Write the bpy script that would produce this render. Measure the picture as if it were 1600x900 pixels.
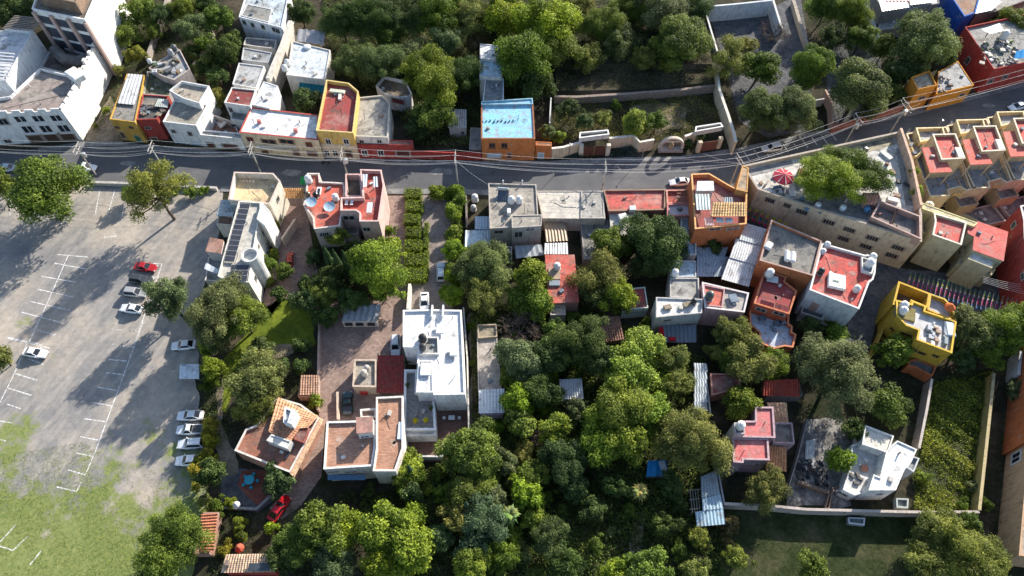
import bpy, bmesh, math, random
import numpy as np
from mathutils import Vector, Matrix
for o in list(bpy.data.objects): bpy.data.objects.remove(o)
SC = bpy.context.scene; COL = SC.collection
random.seed(7); RNG = np.random.default_rng(7)
# ------------------------------------------------------------------ camera, sky, sun, exposure
HC = 110.0; TH = math.radians(33.0); FPX = 1067.0
cam = bpy.data.cameras.new('camera'); camo = bpy.data.objects.new('camera', cam); COL.objects.link(camo)
cam.sensor_width = 36; cam.lens = FPX/1600*36; cam.clip_start = 1; cam.clip_end = 3000
camo.location = (0, 0, HC); camo.rotation_euler = (TH, 0, 0); SC.camera = camo
SUN_EL = math.radians(25.5); SUN_DIR = Vector((.60*math.cos(SUN_EL), .80*math.cos(SUN_EL), math.sin(SUN_EL)))   # towards the sun
w = bpy.data.worlds.new('World'); SC.world = w; w.use_nodes = True
nt = w.node_tree; sky = nt.nodes.new('ShaderNodeTexSky'); sky.sky_type = 'NISHITA'; sky.sun_disc = False
sky.sun_elevation = SUN_EL; sky.sun_rotation = math.atan2(SUN_DIR.x, SUN_DIR.y)
nt.links.new(sky.outputs[0], nt.nodes['Background'].inputs[0]); nt.nodes['Background'].inputs[1].default_value = 0.12
sl = bpy.data.lights.new('sun', 'SUN'); sl.energy = 5.0; sl.angle = math.radians(.6); sl.color = (1, .93, .82)
so = bpy.data.objects.new('sun', sl); COL.objects.link(so); so.location = (0, 0, 200)
so.rotation_euler = SUN_DIR.to_track_quat('Z', 'Y').to_euler()
SC.view_settings.view_transform = 'Standard'; SC.view_settings.look = 'None'; SC.view_settings.exposure = 1.08
SC.cycles.max_bounces = 6; SC.cycles.diffuse_bounces = 3; SC.cycles.transmission_bounces = 4

# ------------------------------------------------------------------ helpers
def L(h):
    h = h.lstrip('#'); r = [int(h[i:i+2], 16)/255 for i in (0, 2, 4)]
    return tuple((c/12.92 if c <= .04045 else ((c+.055)/1.055)**2.4) for c in r)
ST, CT = math.sin(TH), math.cos(TH)
def ray(px, py):
    v = 450-py
    return Vector((px-800, ST*FPX+CT*v, -CT*FPX+ST*v))
def P(px, py, z=0.0):
    d = ray(px, py); t = (HC-z)/-d.z
    return Vector((d.x*t, d.y*t, z))
def mpp(px, py, z=0.0):            # metres per pixel across
    v = 450-py; return ((HC-z)/(CT-ST*v/FPX))/FPX
def W(pts, z=0.0): return [P(x, y, z) for x, y in pts]

# ------------------------------------------------------------------ materials
MATS = {}
def newmat(name, rough=.9, spec=.3):
    m = bpy.data.materials.new(name); m.use_nodes = True; b = m.node_tree.nodes['Principled BSDF']
    b.inputs['Roughness'].default_value = rough; b.inputs['Specular IOR Level'].default_value = spec
    MATS[name] = m; return m, m.node_tree.nodes, m.node_tree.links, b
def nd(N, t, **k):
    n = N.new(t)
    for a, v in k.items():
        if a in n.inputs.keys(): n.inputs[a].default_value = v
        else: setattr(n, a, v)
    return n
def coords(N, Lk, scale=None, rand=True):
    tc = nd(N, 'ShaderNodeTexCoord')
    if not rand: return tc.outputs['Object']
    oi = nd(N, 'ShaderNodeObjectInfo'); m = nd(N, 'ShaderNodeVectorMath', operation='SCALE'); m.inputs['Scale'].default_value = 40
    cx = nd(N, 'ShaderNodeCombineXYZ')
    for i in range(3): Lk.new(oi.outputs['Random'], cx.inputs[i])
    Lk.new(cx.outputs[0], m.inputs[0]); a = nd(N, 'ShaderNodeVectorMath', operation='ADD')
    Lk.new(tc.outputs['Object'], a.inputs[0]); Lk.new(m.outputs[0], a.inputs[1]); return a.outputs[0]
def noise(N, Lk, co, scale, detail=6, rough=.6):
    n = nd(N, 'ShaderNodeTexNoise'); n.inputs['Scale'].default_value = scale; n.inputs['Detail'].default_value = detail
    n.inputs['Roughness'].default_value = rough; Lk.new(co, n.inputs['Vector']); return n.outputs['Fac']
def ramp(N, Lk, fac, stops):
    r = nd(N, 'ShaderNodeValToRGB'); e = r.color_ramp.elements
    while len(e) > 1: e.remove(e[-1])
    for i, (p, c) in enumerate(stops):
        k = e[0] if i == 0 else e.new(p)
        k.position = p; k.color = (c, c, c, 1) if not isinstance(c, tuple) else (*c, 1)
    Lk.new(fac, r.inputs[0]); return r.outputs[0]
def mix(N, Lk, fac, a, b, mode='MIX'):
    m = nd(N, 'ShaderNodeMix', data_type='RGBA', blend_type=mode)
    for s, v in ((m.inputs[0], fac), (m.inputs[6], a), (m.inputs[7], b)):
        if isinstance(v, (int, float)): s.default_value = v
        elif isinstance(v, tuple): s.default_value = (*v, 1)
        else: Lk.new(v, s)
    return m.outputs[2]
def bump(N, Lk, b, h, strength=.3, dist=.05):
    n = nd(N, 'ShaderNodeBump'); n.inputs['Strength'].default_value = strength; n.inputs['Distance'].default_value = dist
    Lk.new(h, n.inputs['Height']); Lk.new(n.outputs[0], b.inputs['Normal'])
def objcol(N): return nd(N, 'ShaderNodeObjectInfo').outputs['Color']

def m_plaster():
    m, N, Lk, b = newmat('plaster'); co = coords(N, Lk)
    f = ramp(N, Lk, noise(N, Lk, co, .9), [(.3, .80), (.6, 1.0)]); c = mix(N, Lk, 1.0, objcol(N), f, 'MULTIPLY')
    mp = nd(N, 'ShaderNodeMapping'); mp.inputs['Scale'].default_value = (1.4, 1.4, .3); Lk.new(co, mp.inputs[0])
    s = ramp(N, Lk, noise(N, Lk, mp.outputs[0], 1.6, 5), [(.50, 1.0), (.68, .5)]); c = mix(N, Lk, .7, c, s, 'MULTIPLY')
    c = mix(N, Lk, ramp(N, Lk, noise(N, Lk, co, .7, 9, .78), [(.585, 0.0), (.63, .5)]), c, (.34, .30, .26))
    Lk.new(c, b.inputs['Base Color']); bump(N, Lk, b, noise(N, Lk, co, 9), .25, .03)
m_plaster()
def m_roof(name, dirt, patch, lo, hi):       # painted / bare flat roofs: colour of the object, worn patches, dark water stains
    m, N, Lk, b = newmat(name, .85); co = coords(N, Lk)
    big = noise(N, Lk, co, .22, 8, .68); fine = noise(N, Lk, co, 2.2, 8, .7)
    c = mix(N, Lk, ramp(N, Lk, big, [(lo, 0.0), (hi, 1.0)]), objcol(N), mix(N, Lk, .75, objcol(N), patch))
    c = mix(N, Lk, 1.0, c, ramp(N, Lk, fine, [(.34, .62), (.6, 1.06)]), 'MULTIPLY')
    st = noise(N, Lk, co, .55, 9, .75); c = mix(N, Lk, ramp(N, Lk, st, [(.51, 0.0), (.64, .8)]), c, dirt)
    c = mix(N, Lk, ramp(N, Lk, big, [(.47, 0.0), (.485, .45), (.51, 0.0)]), c, dirt); c = mix(N, Lk, ramp(N, Lk, noise(N, Lk, co, 1.1, 3, .5), [(.66, 0.0), (.69, .55)]), c, dirt)
    Lk.new(c, b.inputs['Base Color']); bump(N, Lk, b, fine, .3, .03)
m_roof('roof_paint', (.10, .075, .06), (.42, .33, .28), .50, .72)
m_roof('roof_concrete', (.06, .06, .055), (.30, .28, .24), .40, .66)
m_roof('roof_white', (.22, .22, .22), (.55, .54, .52), .52, .75)
m_roof('roof_clean', (.30, .20, .17), (.55, .42, .36), .55, .85)
def m_sheet():
    m, N, Lk, b = newmat('metal_sheet', .5, .5); b.inputs['Metallic'].default_value = .15; co = coords(N, Lk)
    n1 = noise(N, Lk, co, .5, 8, .7); n2 = noise(N, Lk, co, 3, 6)
    c = mix(N, Lk, ramp(N, Lk, n1, [(.52, 0.0), (.68, .8)]), objcol(N), (.13, .09, .065))
    c = mix(N, Lk, 1.0, c, ramp(N, Lk, n2, [(.3, .7), (.65, 1.05)]), 'MULTIPLY'); Lk.new(c, b.inputs['Base Color'])
m_sheet()
def m_tile():
    m, N, Lk, b = newmat('clay_tile', .9); co = coords(N, Lk)
    v = nd(N, 'ShaderNodeTexVoronoi'); v.inputs['Scale'].default_value = 3.2; Lk.new(co, v.inputs['Vector'])
    sp = nd(N, 'ShaderNodeSeparateColor'); Lk.new(v.outputs['Color'], sp.inputs[0])
    c = mix(N, Lk, 1.0, objcol(N), ramp(N, Lk, sp.outputs[0], [(0, .72), (.5, .95), (1, 1.2)]), 'MULTIPLY')
    c = mix(N, Lk, ramp(N, Lk, noise(N, Lk, co, .5, 8, .7), [(.52, 0.0), (.7, .7)]), c, (.09, .065, .05)); Lk.new(c, b.inputs['Base Color'])
m_tile()
def m_asphalt():
    m, N, Lk, b = newmat('asphalt', .92, .2); co = coords(N, Lk, rand=False)
    c = ramp(N, Lk, noise(N, Lk, co, .13, 9, .7), [(.3, (.085, .087, .094)), (.55, (.118, .118, .122)), (.72, (.17, .163, .153))])
    c = mix(N, Lk, 1.0, c, ramp(N, Lk, noise(N, Lk, co, 3.5, 5), [(.3, .75), (.7, 1.15)]), 'MULTIPLY')
    mp = nd(N, 'ShaderNodeMapping'); mp.inputs['Scale'].default_value = (.05, .9, 1); Lk.new(co, mp.inputs[0])
    c = mix(N, Lk, ramp(N, Lk, noise(N, Lk, mp.outputs[0], 1.0, 4), [(.56, 0.0), (.7, .4)]), c, (.045, .045, .05))
    Lk.new(c, b.inputs['Base Color']); bump(N, Lk, b, noise(N, Lk, co, 12), .2, .02)
m_asphalt()
def m_lot():
    m, N, Lk, b = newmat('lot_gravel', .95, .15); co = coords(N, Lk, rand=False)
    n1 = noise(N, Lk, co, .07, 9, .68); n2 = noise(N, Lk, co, .9, 9, .75); n3 = noise(N, Lk, co, .16, 7, .65); n4 = noise(N, Lk, co, 1.6, 9, .85)
    c = ramp(N, Lk, n1, [(.36, (.18, .178, .18)), (.47, (.24, .228, .215)), (.55, (.315, .28, .243)), (.66, (.41, .345, .28))])
    mp = nd(N, 'ShaderNodeMapping', vector_type='TEXTURE'); mp.inputs['Rotation'].default_value = (0, 0, math.radians(68)); mp.inputs['Scale'].default_value = (16, 2.2, 1); Lk.new(co, mp.inputs[0])
    c = mix(N, Lk, ramp(N, Lk, noise(N, Lk, mp.outputs[0], 1.2, 6, .6), [(.47, 0.0), (.66, .45)]), c, (.44, .39, .335))   # wheel tracks of paler dust
    c = mix(N, Lk, 1.0, c, ramp(N, Lk, n2, [(.34, .78), (.62, 1.1)]), 'MULTIPLY')
    sp = nd(N, 'ShaderNodeSeparateXYZ'); Lk.new(co, sp.inputs[0])           # the grass has taken the south end of the lot
    a = nd(N, 'ShaderNodeMapRange'); a.inputs['From Min'].default_value = 50; a.inputs['From Max'].default_value = 22; Lk.new(sp.outputs['Y'], a.inputs['Value'])
    a.inputs['To Min'].default_value = -.26; a.inputs['To Max'].default_value = .30
    am = nd(N, 'ShaderNodeMath', operation='MULTIPLY_ADD'); Lk.new(noise(N, Lk, co, .10, 5, .6), am.inputs[0]); am.inputs[1].default_value = 1.1; am.inputs[2].default_value = -.55
    s0 = nd(N, 'ShaderNodeMath', operation='ADD'); Lk.new(a.outputs[0], s0.inputs[0]); Lk.new(am.outputs[0], s0.inputs[1]); s = nd(N, 'ShaderNodeMath', operation='ADD'); Lk.new(s0.outputs[0], s.inputs[0]); Lk.new(n3, s.inputs[1])
    s2 = nd(N, 'ShaderNodeMath', operation='MULTIPLY_ADD'); Lk.new(n2, s2.inputs[0]); s2.inputs[1].default_value = .45; Lk.new(s.outputs[0], s2.inputs[2])
    g = mix(N, Lk, ramp(N, Lk, n4, [(.4, 0.0), (.6, 1.0)]), (.085, .14, .020), (.23, .25, .07))
    c = mix(N, Lk, ramp(N, Lk, s2.outputs[0], [(.70, 0.0), (.84, .88)]), c, g)
    Lk.new(c, b.inputs['Base Color']); bump(N, Lk, b, n2, .5, .06)
m_lot()
def m_paver():
    m, N, Lk, b = newmat('brick_paver', .9); co = coords(N, Lk, rand=False)
    mp = nd(N, 'ShaderNodeMapping'); mp.inputs['Rotation'].default_value = (0, 0, .05); Lk.new(co, mp.inputs[0])
    t = nd(N, 'ShaderNodeTexBrick'); Lk.new(mp.outputs[0], t.inputs['Vector']); t.inputs['Scale'].default_value = 1.0
    t.inputs['Brick Width'].default_value = .5; t.inputs['Row Height'].default_value = .25; t.inputs['Mortar Size'].default_value = .018
    t.inputs['Color1'].default_value = (1, 1, 1, 1); t.inputs['Color2'].default_value = (.68, .64, .62, 1); t.inputs['Mortar'].default_value = (.45, .42, .4, 1)
    c = mix(N, Lk, 1.0, objcol(N), t.outputs['Color'], 'MULTIPLY')
    c = mix(N, Lk, 1.0, c, ramp(N, Lk, noise(N, Lk, co, .35, 8, .7), [(.3, .62), (.65, 1.08)]), 'MULTIPLY')
    Lk.new(c, b.inputs['Base Color']); bump(N, Lk, b, t.outputs['Fac'], -.2, .02)
m_paver()
def m_soil(name, c1, c2, c3, sc=.12):
    m, N, Lk, b = newmat(name, .97, .1); co = coords(N, Lk, rand=False)
    n1 = noise(N, Lk, co, sc, 9, .7); n2 = noise(N, Lk, co, 1.3, 9, .75)
    c = ramp(N, Lk, n1, [(.36, c1), (.5, c2), (.64, c3)]); c = mix(N, Lk, 1.0, c, ramp(N, Lk, n2, [(.3, .5), (.68, 1.25)]), 'MULTIPLY')
    Lk.new(c, b.inputs['Base Color']); bump(N, Lk, b, n2, .6, .15)
m_soil('soil', (.022, .028, .012), (.045, .041, .027), (.10, .08, .055))
m_soil('dry_earth', (.12, .10, .07), (.22, .18, .13), (.33, .27, .20), .2)
m_soil('lawn', (.08, .115, .015), (.125, .16, .018), (.17, .195, .025), .2)
m_soil('rough_grass', (.022, .034, .012), (.042, .052, .02), (.085, .08, .042), .25)
m_soil('concrete_floor', (.15, .15, .15), (.22, .215, .21), (.30, .29, .27), .25)
m_soil('rubble', (.10, .095, .09), (.20, .19, .18), (.38, .36, .34), .5)
m_soil('cobble', (.07, .072, .08), (.105, .107, .115), (.15, .15, .15), .4)
def m_leaf():
    m, N, Lk, b = newmat('foliage', .65, .25); at = nd(N, 'ShaderNodeAttribute'); at.attribute_name = 'tint'
    oi = nd(N, 'ShaderNodeObjectInfo')
    hsv = nd(N, 'ShaderNodeHueSaturation'); hsv.inputs['Saturation'].default_value = 1.06; Lk.new(oi.outputs['Color'], hsv.inputs['Color'])
    mr = nd(N, 'ShaderNodeMapRange'); Lk.new(at.outputs['Fac'], mr.inputs['Value']); mr.inputs['To Min'].default_value = .34; mr.inputs['To Max'].default_value = 2.35; Lk.new(mr.outputs[0], hsv.inputs['Value'])
    mh = nd(N, 'ShaderNodeMapRange'); Lk.new(at.outputs['Fac'], mh.inputs['Value']); mh.inputs['To Min'].default_value = .522; mh.inputs['To Max'].default_value = .483; Lk.new(mh.outputs[0], hsv.inputs['Hue'])
    Lk.new(hsv.outputs[0], b.inputs['Base Color'])
    tr = nd(N, 'ShaderNodeBsdfTranslucent'); Lk.new(hsv.outputs[0], tr.inputs['Color']); mx = nd(N, 'ShaderNodeMixShader'); mx.inputs[0].default_value = .38
    Lk.new(b.outputs[0], mx.inputs[1]); Lk.new(tr.outputs[0], mx.inputs[2]); Lk.new(mx.outputs[0], N['Material Output'].inputs['Surface'])
m_leaf()
def m_simple(name, rough, spec=.4, metal=0.0, nscale=3.0, lo=.8):
    m, N, Lk, b = newmat(name, rough, spec); b.inputs['Metallic'].default_value = metal; co = coords(N, Lk)
    c = mix(N, Lk, 1.0, objcol(N), ramp(N, Lk, noise(N, Lk, co, nscale, 5), [(.3, lo), (.65, 1.0)]), 'MULTIPLY'); Lk.new(c, b.inputs['Base Color'])
m_simple('bark', .95, .1, 0, 4, .5); m_simple('plain', .75); m_simple('gloss', .3, .5); m_simple('cloth', .9, .1, 0, 1.5, .75)
m_simple('car_paint', .25, .6, .1, 6, .93); m_simple('metal', .4, .5, .6); m_simple('wood', .85, .2, 0, 5, .55); m_simple('stone', .95, .2, 0, 2, .55)
m_simple('glass', .08, .8, 0, .6, .6)
def m_line():
    m, N, Lk, b = newmat('line_paint', .8); co = coords(N, Lk, rand=False)
    n = noise(N, Lk, co, 2.5, 8, .75); tr = nd(N, 'ShaderNodeBsdfTransparent'); mx = nd(N, 'ShaderNodeMixShader')
    b.inputs['Base Color'].default_value = (.72, .71, .69, 1); Lk.new(ramp(N, Lk, n, [(.36, 1.0), (.56, .0)]), mx.inputs[0])
    Lk.new(b.outputs[0], mx.inputs[1]); Lk.new(tr.outputs[0], mx.inputs[2]); Lk.new(mx.outputs[0], N['Material Output'].inputs['Surface'])
m_line()

# ------------------------------------------------------------------ object makers
WHITE = (.78, .77, .74)
def link(name, me, parent=None, mat='plain', col=WHITE, loc=None):
    o = bpy.data.objects.new(name, me); COL.objects.link(o); o.color = (*col, 1)
    if me is not None and mat and not me.materials: me.materials.append(MATS[mat])
    if parent is not None: o.parent = parent
    if loc is not None: o.location = loc
    return o
def mesh(verts, faces, name='mesh'):
    me = bpy.data.meshes.new(name); me.from_pydata([tuple(v) for v in verts], [], faces); me.update(); return me
def tag(o, label, cat, group=None):
    o['label'] = label; o['category'] = cat
    if group: o['group'] = group
    return o
def thing(name, label, cat, loc=(0, 0, 0), group=None, rz=0):
    o = bpy.data.objects.new(name, None); COL.objects.link(o); o.location = loc; o.rotation_euler = (0, 0, rz); o.empty_display_size = .5
    o['walls'] = 0; return tag(o, label, cat, group)
def struct(name, me, mat, col=WHITE, parent=None):
    o = link(name, me, parent, mat, col)
    if parent is None: o['kind'] = 'structure'
    return o
def off(o): return Vector(o.location)
def area2(p): return sum(p[i].x*p[(i+1) % len(p)].y-p[(i+1) % len(p)].x*p[i].y for i in range(len(p)))
def ccw(p): return p if area2(p) > 0 else p[::-1]
def inset(p, t):
    n = len(p); out = []
    for i in range(n):
        a, b, c = p[i-1], p[i], p[(i+1) % n]
        d1 = (b-a).to_2d().normalized(); d2 = (c-b).to_2d().normalized()
        n1 = Vector((-d1.y, d1.x)); n2 = Vector((-d2.y, d2.x)); m = n1+n2
        k = t/max(.25, (m.normalized().dot(n1))) if m.length > 1e-6 else t
        m = m.normalized() if m.length > 1e-6 else n1
        out.append(Vector((b.x+m.x*k, b.y+m.y*k, b.z)))
    return out
def prism(poly, z0, z1, o=Vector((0, 0, 0))):
    n = len(poly); v = [(p.x-o.x, p.y-o.y, z0-o.z) for p in poly]+[(p.x-o.x, p.y-o.y, z1-o.z) for p in poly]
    f = [list(range(n))[::-1], list(range(n, 2*n))]+[[i, (i+1) % n, n+(i+1) % n, n+i] for i in range(n)]
    return mesh(v, f)
WALLS = {}
CR = random.Random(11)
def clutter(b, poly, z, A, col):              # vent pipes, cables and patched coating on the larger flat roofs
    if A < 16: return
    xs = [p.x for p in poly]; ys = [p.y for p in poly]
    def inside(x, y):
        c = False
        for i in range(len(poly)):
            p, q = poly[i-1], poly[i]
            if (p.y > y) != (q.y > y) and x < (q.x-p.x)*(y-p.y)/(q.y-p.y)+p.x: c = not c
        return c
    def pick():
        for _ in range(30):
            x, y = CR.uniform(min(xs), max(xs)), CR.uniform(min(ys), max(ys))
            if inside(x, y) and inside(x+.7, y) and inside(x-.7, y) and inside(x, y+.7) and inside(x, y-.7): return Vector((x, y, z))
    o = off(b)
    for _ in range(min(5, 1+int(A/45))):
        p = pick()
        if p is None: continue
        n = CR.randint(6, 9); r = CR.uniform(.4, .9); pl = [Vector((p.x+r*CR.uniform(.6, 1.1)*math.cos(6.283*k/n), p.y+r*CR.uniform(.5, 1.1)*math.sin(6.283*k/n), 0)) for k in range(n)]
        f_ = CR.uniform(.5, 1.25); link('roof_patch', prism(pl, z, z+.018, o), b, 'roof_concrete', tuple(min(.75, c*f_+.03) for c in col))
    for _ in range(min(4, 1+int(A/60))):
        p = pick()
        if p is None: continue
        s = CR.choice((.12, .16, .22)); hh = CR.uniform(.35, .9); bbox('vent_pipe', b, p+Vector((0, 0, hh/2)), (s, s, hh), 'plain', CR.choice(((.5, .5, .5), (.25, .22, .2), (.6, .58, .55), (.12, .12, .13))), CR.uniform(0, 1.5), s*.2)
    if A > 30:
        p, q = pick(), pick()
        if p and q and (p-q).length > 2: m = (p+q)/2+Vector((CR.uniform(-.8, .8), CR.uniform(-.8, .8), 0)); tube('cable', b, [p+Vector((0, 0, .04)), m+Vector((0, 0, .04)), q+Vector((0, 0, .04))], .03, 'plain', (.05, .05, .055), 4)
    p = pick()
    if p and A > 24: bbox('roof_box', b, p+Vector((0, 0, .2)), (CR.uniform(.4, .9), CR.uniform(.4, .8), .4), 'plain', CR.choice(((.45, .42, .38), (.3, .18, .14), (.6, .6, .6), (.16, .2, .24))), CR.uniform(0, 1.5), .04)
def blk(b, pts, h, wall=WHITE, roof=None, base=-.4, par=.5, th=.22, rmat='roof_concrete', rim=None, name='wall', wmat='plaster', rname='roof', world=None):
    """storey block: pts = roof outline in photo pixels, h = parapet top in metres"""
    poly = ccw(world if world else W(pts, h)); o = off(b); n = len(poly); inn = inset(poly, th)
    v = []; f = []; mi = []
    for z, pl in ((base, poly), (h, poly), (h, inn), (h-par if par else h, inn)):
        v += [(p.x-o.x, p.y-o.y, z-o.z) for p in pl]
    for k in range(3):
        if k == 2 and not par: continue
        for i in range(n):
            j = (i+1) % n; f.append([k*n+i, k*n+j, (k+1)*n+j, (k+1)*n+i]); mi.append(1 if k == 1 else 0)
    f.append([i for i in range(n)][::-1]); mi.append(0)
    me = mesh(v, f); me.materials.append(MATS[wmat]); me.materials.append(MATS[wmat])
    wo = link(name, me, b, None, wall)
    WALLS.setdefault(b.name, []).append((poly, base, h))
    if rim:                                   # coping of another colour
        cp = []; cf = []
        a = inset(poly, -.05); c = inset(poly, th+.04)
        for z, pl in ((h+.004, a), (h+.09, a), (h+.09, c), (h+.004, c)): cp += [(p.x-o.x, p.y-o.y, z-o.z) for p in pl]
        for k in range(4):
            for i in range(n): j = (i+1) % n; cf.append([k*n+i, k*n+j, ((k+1) % 4)*n+j, ((k+1) % 4)*n+i])
        link('coping', mesh(cp, cf), b, 'plaster', rim)
    if roof is not None:
        if par: r = prism(inset(poly, th+.004), h-par-.15, h-par+.01, o)
        else: r = prism(inset(poly, -.08), h+.003, h+.13, o)
        link(rname, r, b, rmat, roof); clutter(b, inset(poly, th+.4), h-par+.01 if par else h+.13, abs(area2(poly))/2, roof)
    return wo
def build(label, cat, pts, h, name='house', group=None, **k):
    c = sum(W(pts, h), Vector())/len(pts); b = thing(name, label, cat, (c.x, c.y, 0), group); b.pop('walls', None)
    if h: blk(b, pts, h, **k)
    return b
UNIT = None
def unit():
    global UNIT
    if UNIT is None:
        UNIT = bpy.data.meshes.new('unit'); s = .5
        UNIT.from_pydata([(x, y, z) for x in (-s, s) for y in (-s, s) for z in (-s, s)], [], [[0, 1, 3, 2], [4, 6, 7, 5], [0, 4, 5, 1], [2, 3, 7, 6], [0, 2, 6, 4], [1, 5, 7, 3]])
    return UNIT
UM = {}
def ubox(mat):
    if mat not in UM: UM[mat] = unit().copy(); UM[mat].materials.append(MATS[mat])
    return UM[mat]
def box(name, parent, c, s, mat='plain', col=WHITE, rz=0):
    """box with centre c (world) and size s"""
    o = link(name, ubox(mat), parent, None, col); lo = off(parent) if parent else Vector()
    o.location = Vector(c)-lo; o.scale = s; o.rotation_euler = (0, 0, rz); return o
BEV = {}
def bbox(name, parent, c, s, mat='plain', col=WHITE, rz=0, bev=.04):
    bm = bmesh.new(); bmesh.ops.create_cube(bm, size=1); bmesh.ops.scale(bm, vec=s, verts=bm.verts)
    bmesh.ops.bevel(bm, geom=bm.edges[:], offset=bev, segments=1, affect='EDGES'); me = bpy.data.meshes.new(name); bm.to_mesh(me); bm.free()
    o = link(name, me, parent, mat, col); o.location = Vector(c)-(off(parent) if parent else Vector()); o.rotation_euler = (0, 0, rz); return o
def hit(b, px, py):
    d = ray(px, py); best = None
    for poly, base, h in WALLS[b.name]:
        n = len(poly)
        for i in range(n):
            a, c = poly[i], poly[(i+1) % n]; e = (c-a).to_2d(); nr = Vector((e.y, -e.x)).normalized()
            den = nr.x*d.x+nr.y*d.y
            if den >= -1e-6: continue
            t = (nr.x*a.x+nr.y*a.y)/den
            q = Vector((0, 0, HC))+d*t; u = (q-a).to_2d().dot(e)/e.length_squared
            if -.02 <= u <= 1.02 and base-.3 <= q.z <= h+.1 and (best is None or t < best[0]): best = (t, q, nr)
    return best
FR = {}
def ring(mat):
    if mat not in FR:
        v = []; 
        for y in (0., 1.):
            for s in (.5, .39): v += [(-s, y, -s), (s, y, -s), (s, y, s), (-s, y, s)]
        f = []
        for i in range(4):
            j = (i+1) % 4
            f += [[i, j, 8+j, 8+i][::-1], [4+i, 4+j, 12+j, 12+i], [8+i, 8+j, 12+j, 12+i], [i, j, 4+j, 4+i][::-1]]
        FR[mat] = mesh(v, f); FR[mat].materials.append(MATS[mat])
    return FR[mat]
DARK = (.02, .024, .03)
def win(b, px, py, w_, h_, name='window', frame=(.35, .33, .30), pane=DARK, mull=1, pm='glass', sill=None):
    r = hit(b, px, py)
    if r is None: return None
    t, q, nr = r; rz = math.atan2(-nr.x, nr.y)+math.pi; lo = off(b)
    fo = link(name if name != 'door' else 'door', ring('plain'), b, None, frame); fo.location = q-lo; fo.rotation_euler = (0, 0, math.atan2(nr.y, nr.x)-math.pi/2); fo.scale = (w_, .09, h_)
    po = link('pane' if name == 'window' else 'panel', ubox(pm), fo, None, pane); po.location = (0, .22, 0); po.scale = (.8, .3, .8)
    for k in range(mull):
        mo = link('mullion', ubox('plain'), fo, None, frame); mo.location = ((k+1)/(mull+1)*.8-.4, .4, 0); mo.scale = (.06, .3, .8)
    if sill:
        so_ = link('sill', ubox('plain'), fo, None, sill); so_.location = (0, 1.2, -.56); so_.scale = (1.15, 2.4, .1)
    return fo
def door(b, px, py, w_, h_, col=(.12, .07, .04), frame=(.3, .28, .25)): return win(b, px, py, w_, h_, 'door', frame, col, 0, 'wood')
def corr(name, parent, q, mat='metal_sheet', col=WHITE, pitch=.5, amp=.05, rows=1, step=0., th=.04, top=None):
    """corrugated / tiled sheet; q = four (px,py,z) corners a,b,c,d, ridges run from edge ab to edge dc"""
    A = [P(*k) if not isinstance(k, Vector) else k for k in q]; o = off(parent) if parent else sum(A, Vector())/4
    n = max(2, int((A[1]-A[0]).length/pitch))*4; R = max(1, rows); v = []; f = []
    lines = []
    for r in range(R):
        for e in (0, 1):
            lines.append(((r+e)/R, step*(1-e)))
    if step == 0: lines = [(r/R, 0) for r in range(R+1)]
    for (t, dz) in lines:
        for i in range(n+1):
            s = i/n; p = (A[0]*(1-s)+A[1]*s)*(1-t)+(A[3]*(1-s)+A[2]*s)*t
            v.append((p.x-o.x, p.y-o.y, p.z-o.z+dz+amp*math.sin(i*math.pi/2)))
    m = len(lines)
    for r in range(m-1):
        for i in range(n): f.append([r*(n+1)+i, r*(n+1)+i+1, (r+1)*(n+1)+i+1, (r+1)*(n+1)+i])
    k = len(v); v += [(a, b_, c-th) for a, b_, c in v]
    f += [[x+k for x in g][::-1] for g in f]
    for i in range(n): f += [[i, k+i, k+i+1, i+1], [(m-1)*(n+1)+i, (m-1)*(n+1)+i+1, k+(m-1)*(n+1)+i+1, k+(m-1)*(n+1)+i]]
    for r in range(m-1):
        a, b_ = r*(n+1), (r+1)*(n+1); f += [[a, b_, k+b_, k+a], [a+n, k+a+n, k+b_+n, b_+n]]
    me = mesh(v, f)
    ob = link(name, me, parent, mat, col)
    if parent is None: ob.location = o
    return ob
def tube_mesh(pts, r, sides=6, r2=None):
    pts = [Vector(p) for p in pts]; v = []; f = []; n = len(pts)
    for i, p in enumerate(pts):
        d = (pts[min(i+1, n-1)]-pts[max(i-1, 0)]).normalized(); a = d.orthogonal().normalized() if abs(d.z) < .95 else Vector((1, 0, 0)); a = (a-d*a.dot(d)).normalized(); b = d.cross(a)
        rr = r if r2 is None else r+(r2-r)*i/(n-1)
        for k in range(sides): an = 2*math.pi*k/sides; v.append(p+a*math.cos(an)*rr+b*math.sin(an)*rr)
    for i in range(n-1):
        for k in range(sides): j = (k+1) % sides; f.append([i*sides+k, i*sides+j, (i+1)*sides+j, (i+1)*sides+k])
    f.append(list(range(sides))[::-1]); f.append([(n-1)*sides+k for k in range(sides)]); return mesh(v, f)
def tube(name, parent, pts, r, mat='metal', col=(.4, .4, .4), sides=6, r2=None):
    o = off(parent) if parent else Vector(); return link(name, tube_mesh([Vector(p)-o for p in pts], r, sides, r2), parent, mat, col)
def lathe(prof, sides=20):
    v = []; f = []; n = len(prof)
    for r, z in prof:
        for k in range(sides): an = 2*math.pi*k/sides; v.append((r*math.cos(an), r*math.sin(an), z))
    for i in range(n-1):
        for k in range(sides): j = (k+1) % sides; f.append([i*sides+k, i*sides+j, (i+1)*sides+j, (i+1)*sides+k])
    f.append(list(range(sides))[::-1]); f.append([(n-1)*sides+k for k in range(sides)]); return mesh(v, f)
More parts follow.
